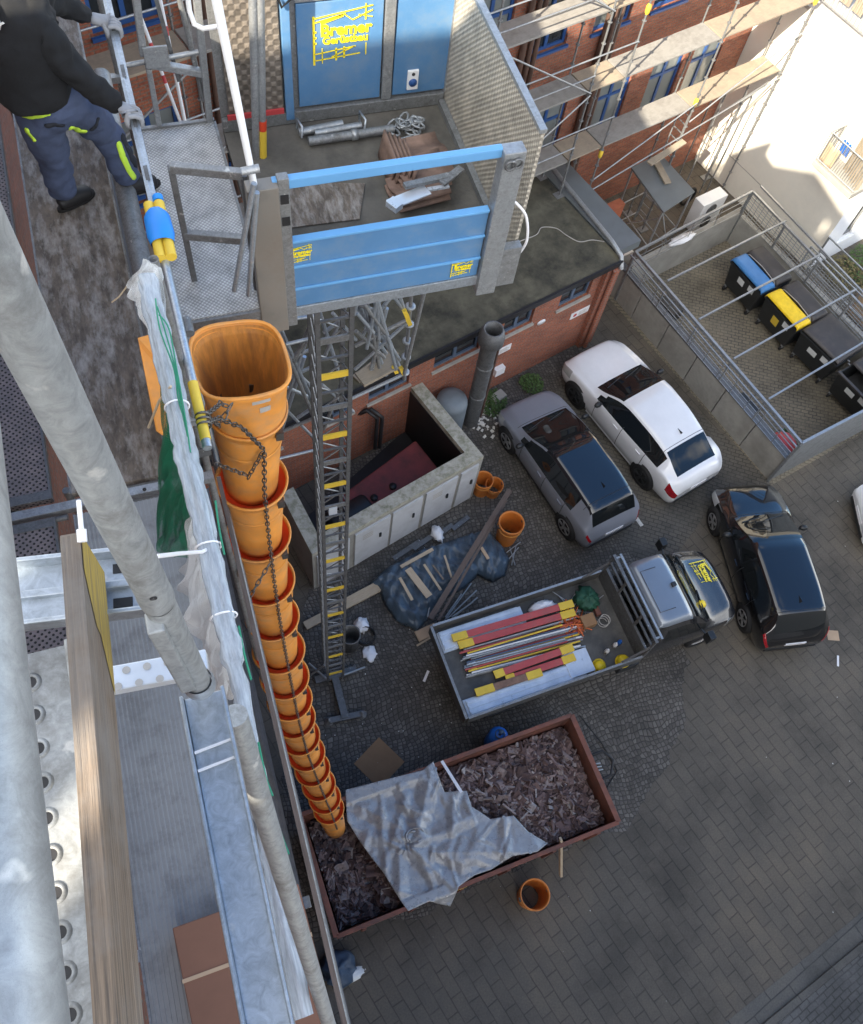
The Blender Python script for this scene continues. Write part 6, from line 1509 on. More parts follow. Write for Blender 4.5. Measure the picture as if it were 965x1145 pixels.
def cloth(tops, bots, m, name, parent, o_, nu=40, nv=26, amp=.05, fr=3., seed=0, sag=.0, tm=.0):
    def at(L_, t):
        f = t*(len(L_)-1); i = min(int(f), len(L_)-2); return L_[i].lerp(L_[i+1], f-i)
    def fn(u, v):
        p = at(tops, u).lerp(at(bots, u), v); w = min(1, v*4+tm)
        return p+Vector((amp*nz(u*fr*2, v*fr*.6, seed)*w+amp*.5*ridge(u*fr*1.7+.5*nz(u*4, v*2, seed))*w, amp*.8*nz(v*fr, u*fr, seed+4)*w, .5*amp*nz(u*fr*2.5, v*fr, seed+9)*w))
    return MB().grid(fn, nu, nv).build(name, m, parent, o_)
cloth([G(160, 289, 16.82), G(176, 300, 16.8), G(186, 395, 16.78)], [G(139, 322, 16.55), G(152, 345, 16.6), G(184, 410, 16.7)], 'sheet_thin', 'loose_end', rs, ro, 30, 20, .03, 3, 3, tm=.3)
cloth([G(160, 289, 16.80), G(180, 300, 16.78), G(190, 395, 16.76)], [G(150, 330, 16.5), G(162, 350, 16.6), G(186, 420, 16.68)], 'sheet_thin', 'loose_end', rs, ro, 30, 20, .04, 3, 8, tm=.3)
cloth([G(218, 545, 16.78), G(240, 640, 16.78), G(262, 735, 16.78)], [G(200, 640, 15.9), G(204, 690, 15.8), G(236, 780, 15.7)], 'sheet_thin', 'hanging_sheet', rs, ro, 50, 34, .07, 3.2, 5)
cloth([G(222, 560, 16.75), G(244, 650, 16.75), G(268, 760, 16.75)], [G(206, 655, 15.7), G(222, 720, 15.6), G(250, 790, 15.5)], 'sheet_thin', 'hanging_sheet', rs, ro, 50, 34, .06, 4.2, 15)
mb = MB().path([G(191, 432, 16.87), G(178, 448, 16.7), G(166, 478, 16.5)], .006, 6); mb.path([G(142, 320, 16.56), G(133, 332, 16.5), G(125, 338, 16.45)], .004, 5); mb.build('tie_wire', 'timber_new', rs, ro)
mb = MB().path([G(176, 622, 17.6), G(200, 619, 17.3), G(226, 617, 16.86), G(236, 612, 16.8)], .007, 8); mb.build('white_cord', 'white_plastic', rs, ro)
for v0, u0 in ((612, 233), (455, 198), (690, 250)):
    c = G(u0, v0, 16.8); mb = MB().path([c+Vector((.050*cos(t), .0, .050*sin(t))) for t in [2*pi*k/16 for k in range(16)]], .004, 5, closed=True); mb.build('binding', 'white_plastic', rs, ro)
gn = thing('green_net', 'dark green debris net hanging below the rolled white sheeting', 'net', G(200, 480, 16.6)); go = gn.location.copy()
cloth([G(178, 352, 16.74), G(196, 430, 16.74), G(214, 520, 16.74), G(222, 560, 16.74)], [G(185, 500, 15.6), G(172, 600, 15.35), G(176, 622, 15.3), G(206, 625, 15.35)], 'green_net', 'net', gn, go, 60, 40, .05, 5, 21)
cloth([G(180, 352, 16.72), G(198, 430, 16.72), G(216, 520, 16.72), G(224, 560, 16.72)], [G(190, 500, 15.6), G(178, 600, 15.35), G(186, 622, 15.3), G(212, 615, 15.4)], 'green_net', 'net_fold', gn, go, 60, 40, .06, 6, 33)
mb = MB(); random.seed(9)
for k in (0, 3, 6):
    o1 = (k-3)*1.7; MB().path(spline([G(176+o1*.4, 334+k*3, 16.85), G(184+o1, 368, 16.86), G(196+o1*(.9 if k % 2 else .3), 412, 16.86), G(204+o1*.8, 448+4*k, 16.85), G(210+o1*.6, 470+6*k, 16.84)]), .0036, 5).build('green_cord', 'green_cord', gn, go)
for (pts) in (((262, 700), (268, 730), (276, 760)), ((284, 830), (292, 868), (300, 890)), ((302, 910), (312, 940), (318, 955)), ((236, 560), (240, 590), (246, 620))): MB().path(spline([G(u+5, v, 16.83) for u, v in pts]), .0045, 5).build('green_cord', 'green_cord', gn, go)

# ================================================================== DEBRIS CHUTE
ch = thing('debris_chute', 'long orange debris chute of stacked tapered sections hanging on chains down to the skip', 'debris chute', (.25, 3.3, 14.95)); co = ch.location.copy()
key = [(14.95, .245, 3.30), (14.2, .19, 3.25), (11.8, .15, 3.12), (10, .155, 3.0), (7.9, .19, 2.90), (6, .28, 2.75), (4, .42, 2.5), (1.2, .565, 2.27)]
def cp(z):
    for i in range(len(key)-1):
        if key[i][0] >= z >= key[i+1][0]:
            t = (key[i][0]-z)/(key[i][0]-key[i+1][0]); return Vector((cr([(-k[0], k[1]) for k in key], -z), cr([(-k[0], k[2]) for k in key], -z), z))
    return Vector((key[-1][1], key[-1][2], z)) if z < key[-1][0] else Vector((key[0][1], key[0][2], z))
NS = 15; zs = [14.98-(14.98-2.15)*k/NS for k in range(NS+1)]
for k in range(NS):
    jt = Vector((.012*nz(k*1.7, 2), .012*nz(k*2.3, 5), 0)); a, b = cp(zs[k])+jt, (cp(zs[k]-.95)+jt*-1.5 if k < NS-1 else cp(1.25)); d = (a-b).normalized(); x, y = perp(d); Mx = Matrix((x, y, d)).transposed()
    if Mx.determinant() < 0: Mx = Matrix((y, x, d)).transposed()
    ln = (a-b).length
    if k > 4: Mx = Mx @ Matrix.Diagonal((1.06, 1.06, 1))
    s_ = MB().lathe([(.182, -ln), (.188, -ln), (.210, -ln*.55), (.231, -.13), (.236, -.10), (.238, -.075), (.250, -.06), (.256, -.01), (.266, -.008), (.268, .012), (.260, .016), (.250, .012), (.244, -.03)], 36, a, Mx).build('section', 'chute_orange', ch, co)
    MB().lathe([(.2445, -.03), (.227, -.13), (.180, -ln)], 36, a, Mx).build('inner_wall', 'chute_red' if k else 'chute_inner', s_, co)
    if k: MB().lathe([(.247, -.012), (.246, -.022), (.19, -.055)], 36, a, Mx).build('red_collar', 'chute_red', s_, co)
    MB().lathe([(.221, -.33), (.226, -.325), (.229, -.29), (.226, -.285)], 36, a, Mx).build('bead', 'chute_orange', s_, co)
    for ang in (-1.9, -.9, 2.3): c = a+Mx @ Vector((.255*cos(ang), .255*sin(ang), -.07)); MB().bar(c-d*.05, c+d*.03, .05, .05).build('lug', 'chain_steel', s_, co)
# hopper
hc = Vector((.25, 3.30, 15.0))
def hop(u, v):
    a = 2*pi*u; rb_, rt = .245, .278
    r = rb_+(rt-rb_)*(v**1.3); z = .46*v+ (.05*max(0, sin(a))**1.5 + .05*max(0, -sin(a)))*v
    if v > .93: r += .010
    sq = (abs(cos(a))**4+abs(sin(a))**4)**-.25; r *= 1+(sq-1)*.75*v; z += .05*v*max(0, -cos(a))
    return hc+Vector((r*cos(a)*(1-.02*v), r*sin(a)*(1.0-.02*v), z))
hp = MB().grid(lambda u, v: hop(u, v), 48, 16, closed_u=True).build('hopper', 'chute_orange', ch, co, solid=.012)
def lining(u, v):
    if v > .4: return hc+(hop(u, (v-.4)/.6)-hc)*.962
    k_ = (.4-v)/.4; r = .2357-.125*k_**1.2; return hc+Vector((r*cos(2*pi*u), r*sin(2*pi*u), -.85*k_))
MB().grid(lining, 48, 34, closed_u=True).build('hopper_lining', 'chute_inner', hp, co)
MB().path([hop(k/48, 1.0) for k in range(48)], .013, 8, closed=True).build('rim', 'chute_orange', hp, co)
mb = MB()
for a0, a1, v0, v1 in ((.755, .82, .80, .90), (.78, .82, .58, .70)):
    mb.grid(lambda u, v: hc+(hop(a0+(a1-a0)*u, v0+(v1-v0)*v)-hc)*1.012+Vector((0, -.006, 0)), 8, 4)
mb.build('worn_label', 'plain_render', hp, co)
mb = MB().add([(-.04, 3.62, 15.52), (-.30, 3.52, 15.60), (-.315, 2.98, 15.42), (-.22, 2.95, 15.26), (-.03, 3.05, 15.40)], [(0, 1, 2, 3, 4)]); mb.build('hopper_apron', 'chute_orange', hp, co, solid=.012)
def chain(mb, pts, link=.05, r=.0048):
    L_ = []
    for i in range(len(pts)-1):
        n = max(1, round((pts[i+1]-pts[i]).length/link))
        for k in range(n): L_.append((pts[i].lerp(pts[i+1], k/n), (pts[i+1]-pts[i]).normalized()))
    for i, (p, d) in enumerate(L_):
        x, y = perp(d); w = x if i % 2 else y; a, b = link*.75, link*.30
        mb.path([p+d*(a*cos(t))+w*(b*sin(t)) for t in [2*pi*k/8 for k in range(8)]], r, 4, closed=True)
mb = MB(); pts = [cp(z)+Vector((.05, -.262, -.05)) for z in [14.9-.5*k for k in range(26)]]; chain(mb, pts); mb.build('long_chain', 'chain_steel', ch, co)
top = Vector((xr, 2.62, 15.98)); lug1 = cp(14.9)+Vector((.05, -.27, -.02))
for pts in ([top+Vector((.03, 0, -.02)), Vector((.05, 2.85, 15.62)), Vector((.17, 2.93, 15.35)), lug1], [top+Vector((.03, .05, -.02)), Vector((.08, 2.92, 15.66)), Vector((.12, 2.95, 15.55)), Vector((.04, 2.88, 15.5)), Vector((.0, 2.75, 15.8))], [Vector((-.02, 2.95, 14.95)), cp(14.6)+Vector((-.05, -.262, 0)), lug1], [Vector((-.03, 2.7, 13.2)), cp(13.3)+Vector((.05, -.262, 0))]):
    mb = MB(); chain(mb, pts); mb.build('hanging_chain', 'chain_steel', ch, co)
for k in range(3): MB().path([top+Vector((.035*cos(t), .03*k-.03, .035*sin(t)-.0)) for t in [2*pi*j/12 for j in range(12)]], .007, 5, closed=True).build('chain_loop', 'chain_steel', ch, co)

# ================================================================== HOIST PLATFORM
ho = thing('hoist_platform', 'blue panelled transport hoist platform standing open at the scaffold landing', 'hoist', (1.44, 5.0, 14.9)); hoo = ho.location.copy()
def hpart(mb, name, m, **kw): return mb.build(name, m, ho, hoo, **kw)
hpart(MB().box(.60, 2.44, 4.16, 5.92, 14.88, 14.95), 'floor', 'plate_floor')
for y in (4.2, 5.0, 5.85): hpart(MB().bar((.6, y, 14.84), (2.44, y, 14.84), .06, .08), 'floor_beam', 'old_galvanised')
hpart(MB().box(.66, 2.40, 4.10, 4.17, 14.80, 14.90), 'front_sill', 'bright_galvanised', bevel=.006)
fx0, fx1 = .705, 2.118
f_ = hpart(MB().box(fx0, fx1, 4.105, 4.145, 14.905, 15.545), 'front_panel', 'hoist_blue', bevel=.008)
for z in (15.10, 15.32): MB().bar((fx0, 4.098, z), (fx1, 4.098, z), .014, .022).build('rib', 'hoist_blue_light', f_, hoo, bevel=.004)
MB().bar((fx0, 4.122, 15.548), (fx1, 4.122, 15.548), .055, .02).build('top_edge', 'hoist_blue_light', f_, hoo, bevel=.004)
for (x, z, s) in ((fx0+.10, 15.43, .16), (fx1-.13, 15.02, .16)):
    scaff_logo(f_, Matrix.Translation(Vector((x, 4.101, z))-hoo) @ Matrix.Rotation(pi/2, 4, 'X'), s)
hpart(MB().bar((.66, 4.13, 16.03), (2.13, 4.13, 16.03), .05, .075), 'top_bar', 'hoist_blue_light', bevel=.01)
lp = hpart(MB().box(.50, .69, 4.06, 4.16, 14.72, 16.06), 'corner_post', 'post_steel', bevel=.008)
hpart(MB().box(.69, .76, 4.09, 4.15, 14.72, 16.09), 'corner_post', 'old_galvanised', bevel=.006)
for z in (15.9, 15.72): MB().box(.70, .75, 4.084, 4.0885, z, z+.07).build('slot', 'black_paint', lp, hoo)
rp_ = hpart(MB().box(2.125, 2.275, 4.06, 4.16, 14.72, 16.06), 'corner_post', 'galvanised', bevel=.008)
hpart(MB().box(2.28, 2.43, 4.085, 4.155, 14.76, 15.15), 'corner_post', 'old_galvanised')
mb = MB()
for k in range(2): mb.path([Vector((2.17+.05*k, 4.04, 15.98))+Vector((.035*cos(t), .01*k, .035*sin(t))) for t in [2*pi*j/12 for j in range(12)]], .009, 6, closed=True)
mb.build('latch_ring', 'dark_steel', rp_, hoo)
hpart(MB().box(2.405, 2.43, 4.17, 5.89, 14.953, 16.08), 'side_wall', 'mesh_wall')
hpart(MB().bar((2.417, 4.17, 16.095), (2.417, 5.90, 16.095), .05, .03), 'side_rail', 'galvanised')
hpart(MB().bar((2.375, 4.17, 14.985), (2.375, 5.84, 14.985), .05, .06), 'side_skirt', 'old_galvanised')
YB = 5.90
bw_ = hpart(MB().box(.60, 2.40, YB, YB+.035, 14.955, 16.60), 'back_wall', 'old_galvanised')
hpart(MB().box(.60, 2.40, YB-.05, YB-.003, 14.955, 15.06), 'back_sill', 'old_galvanised', bevel=.006)
pxs = [(335, 121, 424, 106), (438, 104, 497, 95)]
PX = []
for u0, v0, u1, v1 in pxs:
    a, b = OY(u0, v0, YB-.02), OY(u1, v1, YB-.02); PX.append((a.x, b.x))
for i, (a, b) in enumerate(PX):
    p_ = hpart(MB().box(a, b, YB-.03, YB-.004, 15.085, 15.93), 'back_panel', 'hoist_blue', bevel=.006)
    if i == 0: scaff_logo(p_, Matrix.Translation(Vector(((a+b)/2+.02, YB-.033, 15.66))-hoo) @ Matrix.Rotation(pi/2, 4, 'X'), .44)
    else:
        c = OY(461, 88, YB-.03); so_ = MB().box(c.x-.045, c.x+.045, YB-.05, YB-.031, c.z-.085, c.z+.085).build('socket_plate', 'white_paint', p_, hoo, bevel=.004)
        MB().lathe([(1e-3, .0), (.034, .0), (.036, -.02)], 18, (c.x, YB-.056, c.z-.02), Matrix.Rotation(pi/2, 3, 'X')).build('socket', 'window_blue', so_, hoo)
        MB().lathe([(1e-3, .0), (.014, .0), (.014, -.01)], 12, (c.x, YB-.054, c.z+.055), Matrix.Rotation(pi/2, 3, 'X')).build('button', 'black_paint', so_, hoo)
ends = [PX[0][0]-.10, PX[0][0]-.01, PX[0][1]+.012, PX[1][0]-.012, PX[1][1]+.012, PX[1][1]+.07]
for a, b in ((ends[2], ends[3]), (ends[4], 2.395)): hpart(MB().box(a, b, YB-.045, YB-.004, 15.065, 16.1), 'back_stile', 'galvanised', bevel=.006)
hpart(MB().box(PX[0][0]-.01, 2.40, YB-.04, YB-.004, 15.945, 16.10), 'back_rail', 'galvanised', bevel=.006)
hpart(MB().box(PX[0][0]-.02, 2.40, YB-.03, YB-.004, 16.12, 16.58), 'upper_panel', 'hoist_blue_light', bevel=.006)
hpart(MB().box(PX[0][0]-.115, PX[0][0]-.05, YB-.06, YB-.004, 15.0, 16.6), 'back_stile', 'hoist_blue', bevel=.006)
hpart(MB().box(.66, PX[0][0]-.13, YB-.04, YB-.004, 15.075, 16.6), 'ramp_plate', 'tread_plate_dark'); hpart(MB().box(.64, PX[0][0]-.13, YB-.06, YB-.042, 15.07, 15.11), 'red_strip', 'red_plastic')
hpart(MB().path([(1.18, YB-.06, 16.0), (1.10, YB-.09, 15.96), (1.06, YB-.07, 16.1), (1.02, YB-.07, 16.4)], .009, 6), 'cable', 'black_rubber')
# two upright tubes and the slanted lever on the corner post
for (u0, v0, u1, v1, y0, y1, m) in ((281, -60, 287, 184, 5.60, 5.55, 'galvanised'), (290, -60, 294, 184, 5.60, 5.55, 'galvanised')):
    a, b = OY(u0, v0, y0), OY(u1, v1, y1); hpart(MB().tube(a, b, .029, 14), 'upright_tube', m)
a, b = OY(293.4, 134, 5.562), OY(294.1, 182, 5.55); hpart(MB().tube(a.lerp(b, .22), b, .031, 14), 'yellow_band', 'tape_yellow'); hpart(MB().tube(a, a.lerp(b, .22), .0312, 14), 'red_band', 'tape_red')
a, b = OY(236, -30, 4.35), OY(284, 206, 4.10); hpart(MB().tube(a, b, .026, 14, r2=.02), 'lever_tube', 'white_paint')
mb = MB().path([OY(209, -10, 4.4), OY(212, 12, 4.4), OY(217, 27, 4.38), OY(227, 32, 4.36), OY(241, 30, 4.34), OY(247, 28, 4.32)], .013, 8); hpart(mb, 'lever_hook', 'white_paint')
a, b = OY(270, 192, 4.1), OY(290, 188, 4.1); hpart(MB().tube(a, b, .025, 10), 'pivot', 'galvanised')
for (u0, v0, u1, v1) in ((284, 205, 262, 325), (287, 215, 278, 330)): hpart(MB().tube(OY(u0, v0, 4.03), OY(u1, v1, 4.03), .018, 10), 'gate_strut', 'bright_galvanised')
# landing plate and swing gate
ld = thing('landing_platform', 'silver tread plate landing between the near scaffold and the hoist platform', 'platform', (.25, 5.0, 14.95)); lo = ld.location.copy()
MB().box(-.06, .545, 4.10, 5.97, 14.93, 14.97).build('tread_plate', 'tread_plate', ld, lo)
mb = MB().bar((-.06, 4.10, 14.93), (-.06, 5.97, 14.93), .03, .09); mb.bar((.55, 4.1, 14.93), (.55, 5.97, 14.93), .02, .09); mb.bar((-.06, 4.09, 14.90), (.55, 4.09, 14.90), .03, .12); mb.bar((-.06, 5.98, 14.94), (.55, 5.98, 14.94), .03, .10); mb.build('edge_frame', 'old_galvanised', ld, lo)
gt = thing('landing_gate', 'grey steel swing gate standing across the silver landing plate', 'gate', (.3, 4.3, 14.95)); gto = gt.location.copy()
g_ = [OY(191, 187, 4.42), OY(272, 195, 4.25), OY(206, 262, 4.42), OY(274, 268, 4.25), OY(218, 320, 4.42), OY(277, 322, 4.25)]
for i in (0, 2): MB().bar(g_[i], g_[i+1], .05, .06).build('gate_bar', 'old_galvanised', gt, gto, bevel=.008)
MB().bar(g_[0], Vector((g_[0].x, g_[0].y, 15.0)), .05, .04, (1, 0, 0)).build('gate_upright', 'dark_steel', gt, gto, bevel=.006); MB().bar(g_[1], Vector((g_[1].x, g_[1].y, 15.0)), .04, .04, (1, 0, 0)).build('gate_upright', 'dark_steel', gt, gto)
# rear gate frames at the far side of the landing
fr = thing('landing_barrier', 'grey tubular barrier with a lock plate at the far end of the silver landing', 'barrier', (.3, 6.0, 14.95)); fo = fr.location.copy()
def fpart(mb, n, m='old_galvanised', **kw): return mb.build(n, m, fr, fo, **kw)
for (u0, v0, u1, v1) in ((216, -40, 236, 152), (150, -20, 160, 60)): fpart(MB().bar(OY(u0, v0, 6.0), OY(u1, v1, 6.0), .075, .05, (1, 0, 0)), 'upright', 'galvanised', bevel=.006)
fpart(MB().bar(OY(166, 76, 6.0), OY(178, 140, 6.0), .05, .04, (1, 0, 0)), 'upright', 'galvanised', bevel=.006)
fpart(MB().bar(OY(162, 70, 6.0), OY(230, 82, 6.0), .06, .05), 'cross_bar', 'galvanised', bevel=.006); fpart(MB().tube(OY(136, 74, 6.02), OY(222, 58, 6.02), .018, 8), 'rail', 'galvanised')
a, b = OY(159, 55, 5.96), OY(190, 70, 5.96); fpart(MB().box(a.x, b.x, 5.94, 5.955, b.z-.02, a.z+.02), 'lock_plate', 'galvanised', bevel=.004)
fpart(MB().bar(OY(172, -10, 6.1), OY(200, 90, 6.1), .03, .03), 'diagonal', 'dark_steel')
fpart(MB().tube(OY(196, -20, 6.05), OY(228, 112, 6.05), .02, 8), 'diagonal')
# red-white rods: long braces far below the landing
random.seed(6)
for k, (u0, v0, u1, v1, lab) in enumerate(((178, -6, 208, 142, 'long white brace rod with red bands left of the landing frame'), (157, 18, 205, 145, 'thin white brace rod with a red band crossing behind the landing frame'))):
    a, b = OY(u0, v0, 7.4), OY(u1, v1, 7.0); t = thing('brace_rod', lab, 'rod', b, 0, 'red and white brace rods')
    MB().tube(a, b, .016, 8).build('rod', 'white_paint', t, b)
    for s in (.22, .5): MB().tube(a.lerp(b, s), a.lerp(b, s+.07), .0168, 8).build('red_band', 'red_plastic', t, b)
for k, (u0, v0, u1, v1, m, lab) in enumerate(((236, 322, 254, 362, 'white_paint', 'white and red rod end showing above the chute hopper'), (222, 322, 246, 365, 'old_galvanised', 'grey rod crossing behind the chute hopper'), (268, 330, 282, 366, 'dark_steel', 'dark rod with red tip under the landing gate'), (224, 330, 232, 362, 'spout_brown', 'brown rod under the corner of the landing plate'))):
    a, b = OY(u0, v0, 5.2), OY(u1, v1, 4.9); t = thing('brace_rod', lab, 'rod', b, 0, 'rods under the landing')
    MB().tube(a, b, .016, 8).build('rod', m, t, b); MB().tube(a.lerp(b, .5), a.lerp(b, .75), .0168, 8).build('red_band', 'red_plastic', t, b)
# ---- things on the hoist floor
zf = 14.956
for k, (u0, v0, u1, v1, r, lab) in enumerate(((334, 148, 383, 138, .030, 'silver telescopic bracket tube lying by the back sill of the hoist floor'), (352, 149, 404, 140, .028, 'second silver bracket tube beside the wire clamp on the hoist floor'), (345, 158, 440, 144, .034, 'longest dull pipe lying in front of the silver bracket tubes'))):
    a, b = G(u0, v0, zf+.05), G(u1, v1, zf+.05); t = thing('bracket_tube', lab, 'tube', a, 0, 'tubes on the hoist floor')
    MB().tube(a, b, r, 14, hollow=1).build('tube', 'galvanised' if k < 2 else 'old_galvanised', t, a)
    d = (b-a).normalized(); mb = MB()
    if k < 2:
        e = a if k == 0 else b; mb.path([e+Vector((0, .05, 0)), e+Vector((0, .06, .08)), e+Vector((.02, -.05, .09)), e+Vector((.01, -.06, 0))], .010, 6); mb.build('bow', 'bright_galvanised', t, a)
    else: mb.lathe([(r, 0), (r+.008, 0), (r+.008, .05), (r, .05)], 14, a.lerp(b, .5), Matrix((perp(d)[0], perp(d)[1], d)).transposed()); mb.build('sleeve', 'galvanised', t, a)
mb = MB(); random.seed(14)
for k in range(12):
    c = G(455, 144, zf+.03)+Vector((random.gauss(0, .08), random.gauss(0, .05), random.random()*.05)); a = random.random()*3; d = Vector((cos(a), sin(a), random.uniform(-.2, .4)))*.06
    mb.path([c+d*cos(t)+perp(d)[0]*.03*sin(t) for t in [2*pi*j/9 for j in range(9)]], .010, 5, closed=True)
mb.tube(G(450, 140, zf+.05), G(471, 133, zf+.05), .012, 6); mb.tube(G(448, 156, zf+.03), G(460, 152, zf+.03), .012, 6)
single(mb, 'scaffold_couplers', 'galvanised', 'jumble of small silver couplers and eye bolts on the hoist floor', 'couplers')
def rtile(M, m='roof_tile'):
    mb = MB()
    def f(u, v): return M @ Vector(((v-.5)*.40, (u-.5)*.30, .035*sin(u*2*pi)*.8+.02*u))
    return MB().grid(f, 15, 3).v, MB().grid(f, 15, 3).f
tl = [((467, 172), 0, 2, 'stack of brown roof tiles, the one nearest the back of the hoist floor'), ((470, 196), .05, 3, 'middle stack of brown roof tiles on the hoist floor'), ((468, 212), .03, 2, 'stack of brown roof tiles nearest the front blue panel')]
for (u, v), rz, n, lab in tl:
    c = G(u, v, zf+.06); t = thing('tile_stack', lab, 'roof tiles', (c.x, c.y, zf), radians(6)+rz, 'stacks of roof tiles')
    for k in range(n):
        def f(u_, v_): return Vector(((v_-.5)*.42+.012*((k*7) % 3-1), (u_-.5)*.30+.01*((k*5) % 3-1), .028*sin(u_*2*pi)+.045+.042*k))
        MB().grid(f, 17, 4).build('tile', 'roof_tile', t, solid=.018)
c = G(438, 190, zf+.02); t = thing('tile_stack', 'leaning row of brown tile edges at the left of the tile stacks', 'roof tiles', (c.x, c.y, zf), 0, 'stacks of roof tiles')
for k in range(5): MB().grid(lambda u_, v_: Vector((.03*k-.06+.04*v_, (u_-.5)*.34-.03*k, .02+.24*v_)), 8, 4).build('tile', 'roof_tile', t, solid=.016)
mb = MB().bar(G(436, 229, zf+.30), G(478, 212, zf+.28), .10, .012); mb.bar(G(437, 232, zf+.30), G(445, 226, zf+.30), .10, .05); mb.bar(G(478, 212, zf+.28), G(502, 208, zf+.27), .03, .02)
single(mb, 'metal_bracket', 'alu_white', 'pale blue grey sheet metal bracket lying on the front tile stack', 'bracket', bevel=.003)
mb = MB().bar(G(452, 208, zf+.34), G(505, 196, zf+.30), .05, .03); mb.bar(G(494, 205, zf+.31), G(516, 188, zf+.30), .06, .02)
single(mb, 'scraper_tool', 'old_galvanised', 'long grey tool lying across the middle tile stack', 'tool', bevel=.003)
single(MB().add([G(322, 255, zf+.004), G(318, 205, zf+.004), G(408, 205, zf+.004), G(402, 245, zf+.004)], [(0, 1, 2, 3)]), 'floor_mat', 'worn_ply', 'worn dark rubber mat on the near left of the hoist floor', 'mat', solid=.008)
mb = MB().path([G(320, 200, zf+.1), G(312, 225, zf+.05), G(320, 240, zf+.04), G(316, 252, zf+.02)], .012, 6); single(mb, 'black_cable', 'black_rubber', 'short black cable beside the left corner post of the hoist floor', 'cable')
mb = MB().path(spline([(2.28, 4.12, 15.6), (2.40, 4.10, 15.45), (2.46, 4.10, 15.2), (2.45, 4.15, 15.0), (2.43, 4.2, 14.86)]), .010, 8); single(mb, 'white_cable', 'white_plastic', 'white cable loop hanging off the outer hoist corner post', 'cable')

# ================================================================== HOIST MAST
ms = thing('hoist_mast', 'tall slim lattice hoist mast with yellow rungs rising from the yard', 'mast', (1.39, 5.6, 0)); mo = ms.location.copy()
mx0, mx1, my0, my1, mt = 1.215, 1.565, 5.5, 5.85, 14.6
for x in (mx0, mx1):
    for y in (my0, my1):
        mb = MB().bar((x, y, .15), (x, y, mt), .05, .035, (0, 1, 0)); mb.build('mast_rail', 'dark_steel', ms, mo)
nr = 46
for k in range(nr):
    z = .35+k*(mt-.5)/(nr-1); yel = k % 4 == 1
    if yel or k % 2 == 1: MB().bar((mx0, my0-.004, z), (mx1, my0-.004, z), .02, .10, (0, 0, 1)).build('rung', 'tape_yellow' if yel else 'old_galvanised', ms, mo)
    else: MB().bar((mx0, my0, z), (mx1, my0, z), .022, .03).build('rung', 'dark_steel', ms, mo)
    mb = MB(); z2 = z+.3
    if z2 < mt:
        mb.tube((mx0, my0, z), (mx0, my1, z2), .010, 5); mb.tube((mx1, my0, z2), (mx1, my1, z), .010, 5); mb.tube((mx0 if k % 2 else mx1, my1, z), (mx1 if k % 2 else mx0, my1, z2), .012, 5); mb.build('lattice', 'galvanised', ms, mo)
MB().box(mx0+.08, mx0+.2, my0-.03, my0+.03, 8.6, 8.8).build('rating_plate', 'alu_white', ms, mo)
f0, f1 = G(374, 750, .12), G(386, 803, .12)
MB().bar((1.39, my0+.2, .10), f1, .16, .12).build('base_beam', 'dark_steel', ms, mo, bevel=.008)
a, b = G(368, 806, .09), G(405, 798, .09); MB().bar(a, b, .13, .10).build('base_foot', 'dark_steel', ms, mo, bevel=.008)
for p in (a, b): MB().lathe([(.10, .0), (.10, .03), (.03, .04), (.03, .22), (1e-3, .22)], 14, (p.x, p.y, .01)).build('jack', 'old_galvanised', ms, mo)
MB().bar((.95, my0+.1, .10), (1.9, my0+.1, .10), .16, .12).build('base_beam', 'dark_steel', ms, mo)
for (p, q) in (((1.21, my0, .25), (.9, 6.0, .2)), ((1.57, my0, .3), (2.1, 5.6, .12)), ((.75, 5.7, .1), (1.2, 5.75, .6))): MB().tube(p, q, .025, 8).build('base_strut', 'galvanised', ms, mo)

# ================================================================== BRACED SCAFFOLD under the hoist
bs = thing('braced_scaffold', 'web of braced scaffold tubes and wedge couplers behind the hoist mast', 'scaffold', (1.8, 6.3, 10)); bo = bs.location.copy()
def bt_(u0, v0, u1, v1, y0=6.3, y1=None, r=.024, m='galvanised', n='brace'): MB().tube(OY(u0, v0, y0), OY(u1, v1, y0 if y1 is None else y1), r, 8).build(n, m, bs, bo)
L_ = [(479, 308, 452, 418), (442, 316, 452, 346), (411, 316, 450, 420), (417, 316, 443, 413), (397, 387, 455, 358), (397, 413, 457, 359), (388, 448, 450, 419), (311, 358, 349, 337), (332, 336, 352, 360), (320, 385, 353, 377), (322, 423, 353, 408), (310, 448, 357, 496), (305, 487, 357, 465), (307, 514, 357, 502), (333, 467, 357, 451), (399, 350, 418, 372), (403, 341, 418, 347), (428, 314, 455, 352), (395, 330, 440, 316), (300, 372, 330, 338), (398, 370, 430, 400), (404, 318, 396, 352), (352, 332, 380, 420), (392, 330, 362, 402), (385, 420, 362, 480), (372, 350, 398, 380), (362, 372, 392, 350), (360, 430, 395, 460)]
random.seed(44)
for k in range(11): L_.append((random.uniform(298, 318), random.uniform(345, 500), random.uniform(340, 358), random.uniform(335, 500)))
for k in range(16): L_.append((random.uniform(395, 440), random.uniform(318, 350), random.uniform(398, 450), random.uniform(360, 425)))
for i, l in enumerate(L_): bt_(*l, y0=6.3+(.0 if i % 3 else -.14)+(.2 if i % 4 == 2 else 0), r=.022 if i % 2 else .025, m='bright_galvanised' if i % 4 else 'old_galvanised')
a, b = OY(462, 305, 6.3), OY(452, 424, 6.3); MB().tube(a, b, .024, 10).build('standard', 'old_galvanised', bs, bo)
for k in range(6): p = a.lerp(b, .12+k*.16); MB().lathe([(.025, -.01), (.062, -.01), (.062, .01), (.025, .01)], 12, p).build('rosette', 'galvanised', bs, bo)
